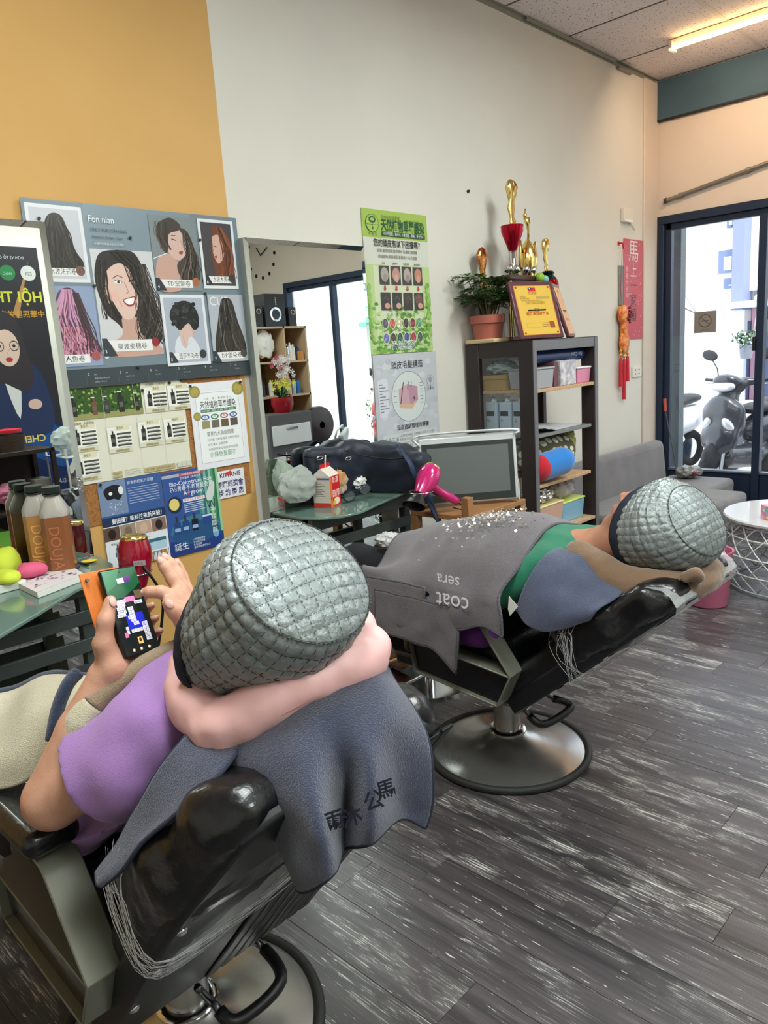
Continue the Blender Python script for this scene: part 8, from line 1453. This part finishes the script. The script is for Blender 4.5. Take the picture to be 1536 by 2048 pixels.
for txt, o, s in (('coat', (1.748, 1.365, .705), .075), ('sera', (1.752, 1.400, .765), .055)):
    q = Print(Vector(o), Vector((0, 1, 0)), Vector((-.10, 0, -1)), .2, .1, lift=.0); q.N = Vector((-1, 0, 0)); q.O = Vector(o)+Vector((-.004, 0, 0)); q.text(0, 0, txt, s, (226, 226, 230)); q.build('script_letters', mat('embroidery_ink'), bl)
R = random.Random(3); m = MB()
for k in range(420):
    y = R.gauss(1.47, .075); x = R.gauss(2.0, .075); i = np.interp(y, ys_, zt); z = i-.0-.6*max(0, 1.95-x)**1.3-.0; c = Vector((x, y, z+.012)); s_ = R.uniform(.003, .006); nn = Vector((R.gauss(-.3, .5), R.gauss(0, .5), 1)).normalized(); a, b, _ = basis(nn); m.add([c+a*s_, c+b*s_, c-a*s_, c-b*s_], [(0, 1, 2, 3)])
tag(m.build('sequins', mat('silver_sequin', (225, 222, 216), .2, metal=.8), bl), kind='stuff')
lb = MB(); lb.add([at(1018, 1192, x=1.80), at(1036, 1213, x=1.80), at(1020, 1232, x=1.80), at(1016, 1218, x=1.80)], [(0, 1, 2, 3)]); lb.build('care_label', mat('page_white'), bl, solid=.001)
fw = crumple('film_bag', 'crumpled clear film wrap at the knee end of the grey blanket', 'wrap', (1.99, 1.92, .765), (.05, .06, .03), mat('film_bag_white', (214, 216, 216), .2, bump=(60, 1), trans=.2), 44, fr=4)
pc_ = blob('purple_garment', [('ell', (1.84, 1.42, .555), (.05, .09, .05))], .008, mat('deep_purple', (96, 40, 120), .8), None, k=.01); tag(pc_, 'deep purple garment tucked between the seat and arm of the second chair', 'cloth')
# cream, tan and navy blanket on the lap of the foreground person
Gc = [[A1(-90, 1395, 1.62), A1(-20, 1385, 1.62), A1(60, 1372, 1.60), A1(140, 1352, 1.58), A1(230, 1352, 1.56), A1(330, 1340, 1.56)],
      [A1(-90, 1440, 1.55), A1(-20, 1432, 1.55), A1(60, 1405, 1.53), A1(140, 1385, 1.50), A1(240, 1380, 1.46), A1(340, 1350, 1.46)],
      [A1(-90, 1500, 1.50), A1(-20, 1488, 1.48), A1(50, 1450, 1.46), A1(120, 1430, 1.42), A1(230, 1400, 1.39), A1(350, 1345, 1.40)],
      [A1(-90, 1545, 1.46), A1(-10, 1520, 1.44), A1(50, 1495, 1.42), A1(115, 1470, 1.38), A1(220, 1420, 1.345), A1(350, 1325, 1.365)],
      [A1(-90, 1590, 1.44), A1(0, 1575, 1.43), A1(60, 1545, 1.41), A1(110, 1520, 1.37), A1(180, 1455, 1.325), A1(340, 1310, 1.345)]]
cb2, gc = cloth('striped_blanket', 'cream, tan and navy fleece blanket on the lap of the person with the phone', 'blanket', Gc, M_CREAM, 10, 9, .014, .030, 6.5, 21)
m = MB(); rr = gc[0]; m.tube(rr, .012, 8); m.build('navy_edge', M_NVF, cb2, smooth=True)
ro = crom([tuple(A1(405, 1283, 1.345)), tuple(A1(365, 1292, 1.335)), tuple(A1(320, 1312, 1.325)), tuple(A1(265, 1345, 1.31)), tuple(A1(215, 1380, 1.30)), tuple(A1(182, 1412, 1.29)), tuple(A1(158, 1450, 1.285)), tuple(A1(146, 1490, 1.285))], 6)
rad = np.interp(np.linspace(0, 1, len(ro)), [0, .3, .7, .85, 1], [.018, .020, .028, .033, .024]); n_ = len(ro); i1, i2 = int(n_*.14), int(n_*.70)
for nm, a, b, mm in (('navy_band', 0, i1+1, M_NVF), ('tan_band', i1, i2+1, M_TAN), ('cream_band', i2, n_, M_CREAM)): m = MB(); m.tube(ro[a:b], list(rad[a:b]), 16, flat=.8); m.build(nm, mm, cb2, smooth=True)
m = MB(); m.tube(crom([tuple(A1(156, 1345, 1.40)), tuple(A1(136, 1368, 1.38)), tuple(A1(118, 1410, 1.37)), tuple(A1(108, 1455, 1.36)), tuple(A1(104, 1480, 1.36))], 5), .012, 8); m.build('navy_fold', M_NVF, cb2, smooth=True)
bpy.context.view_layer.update()
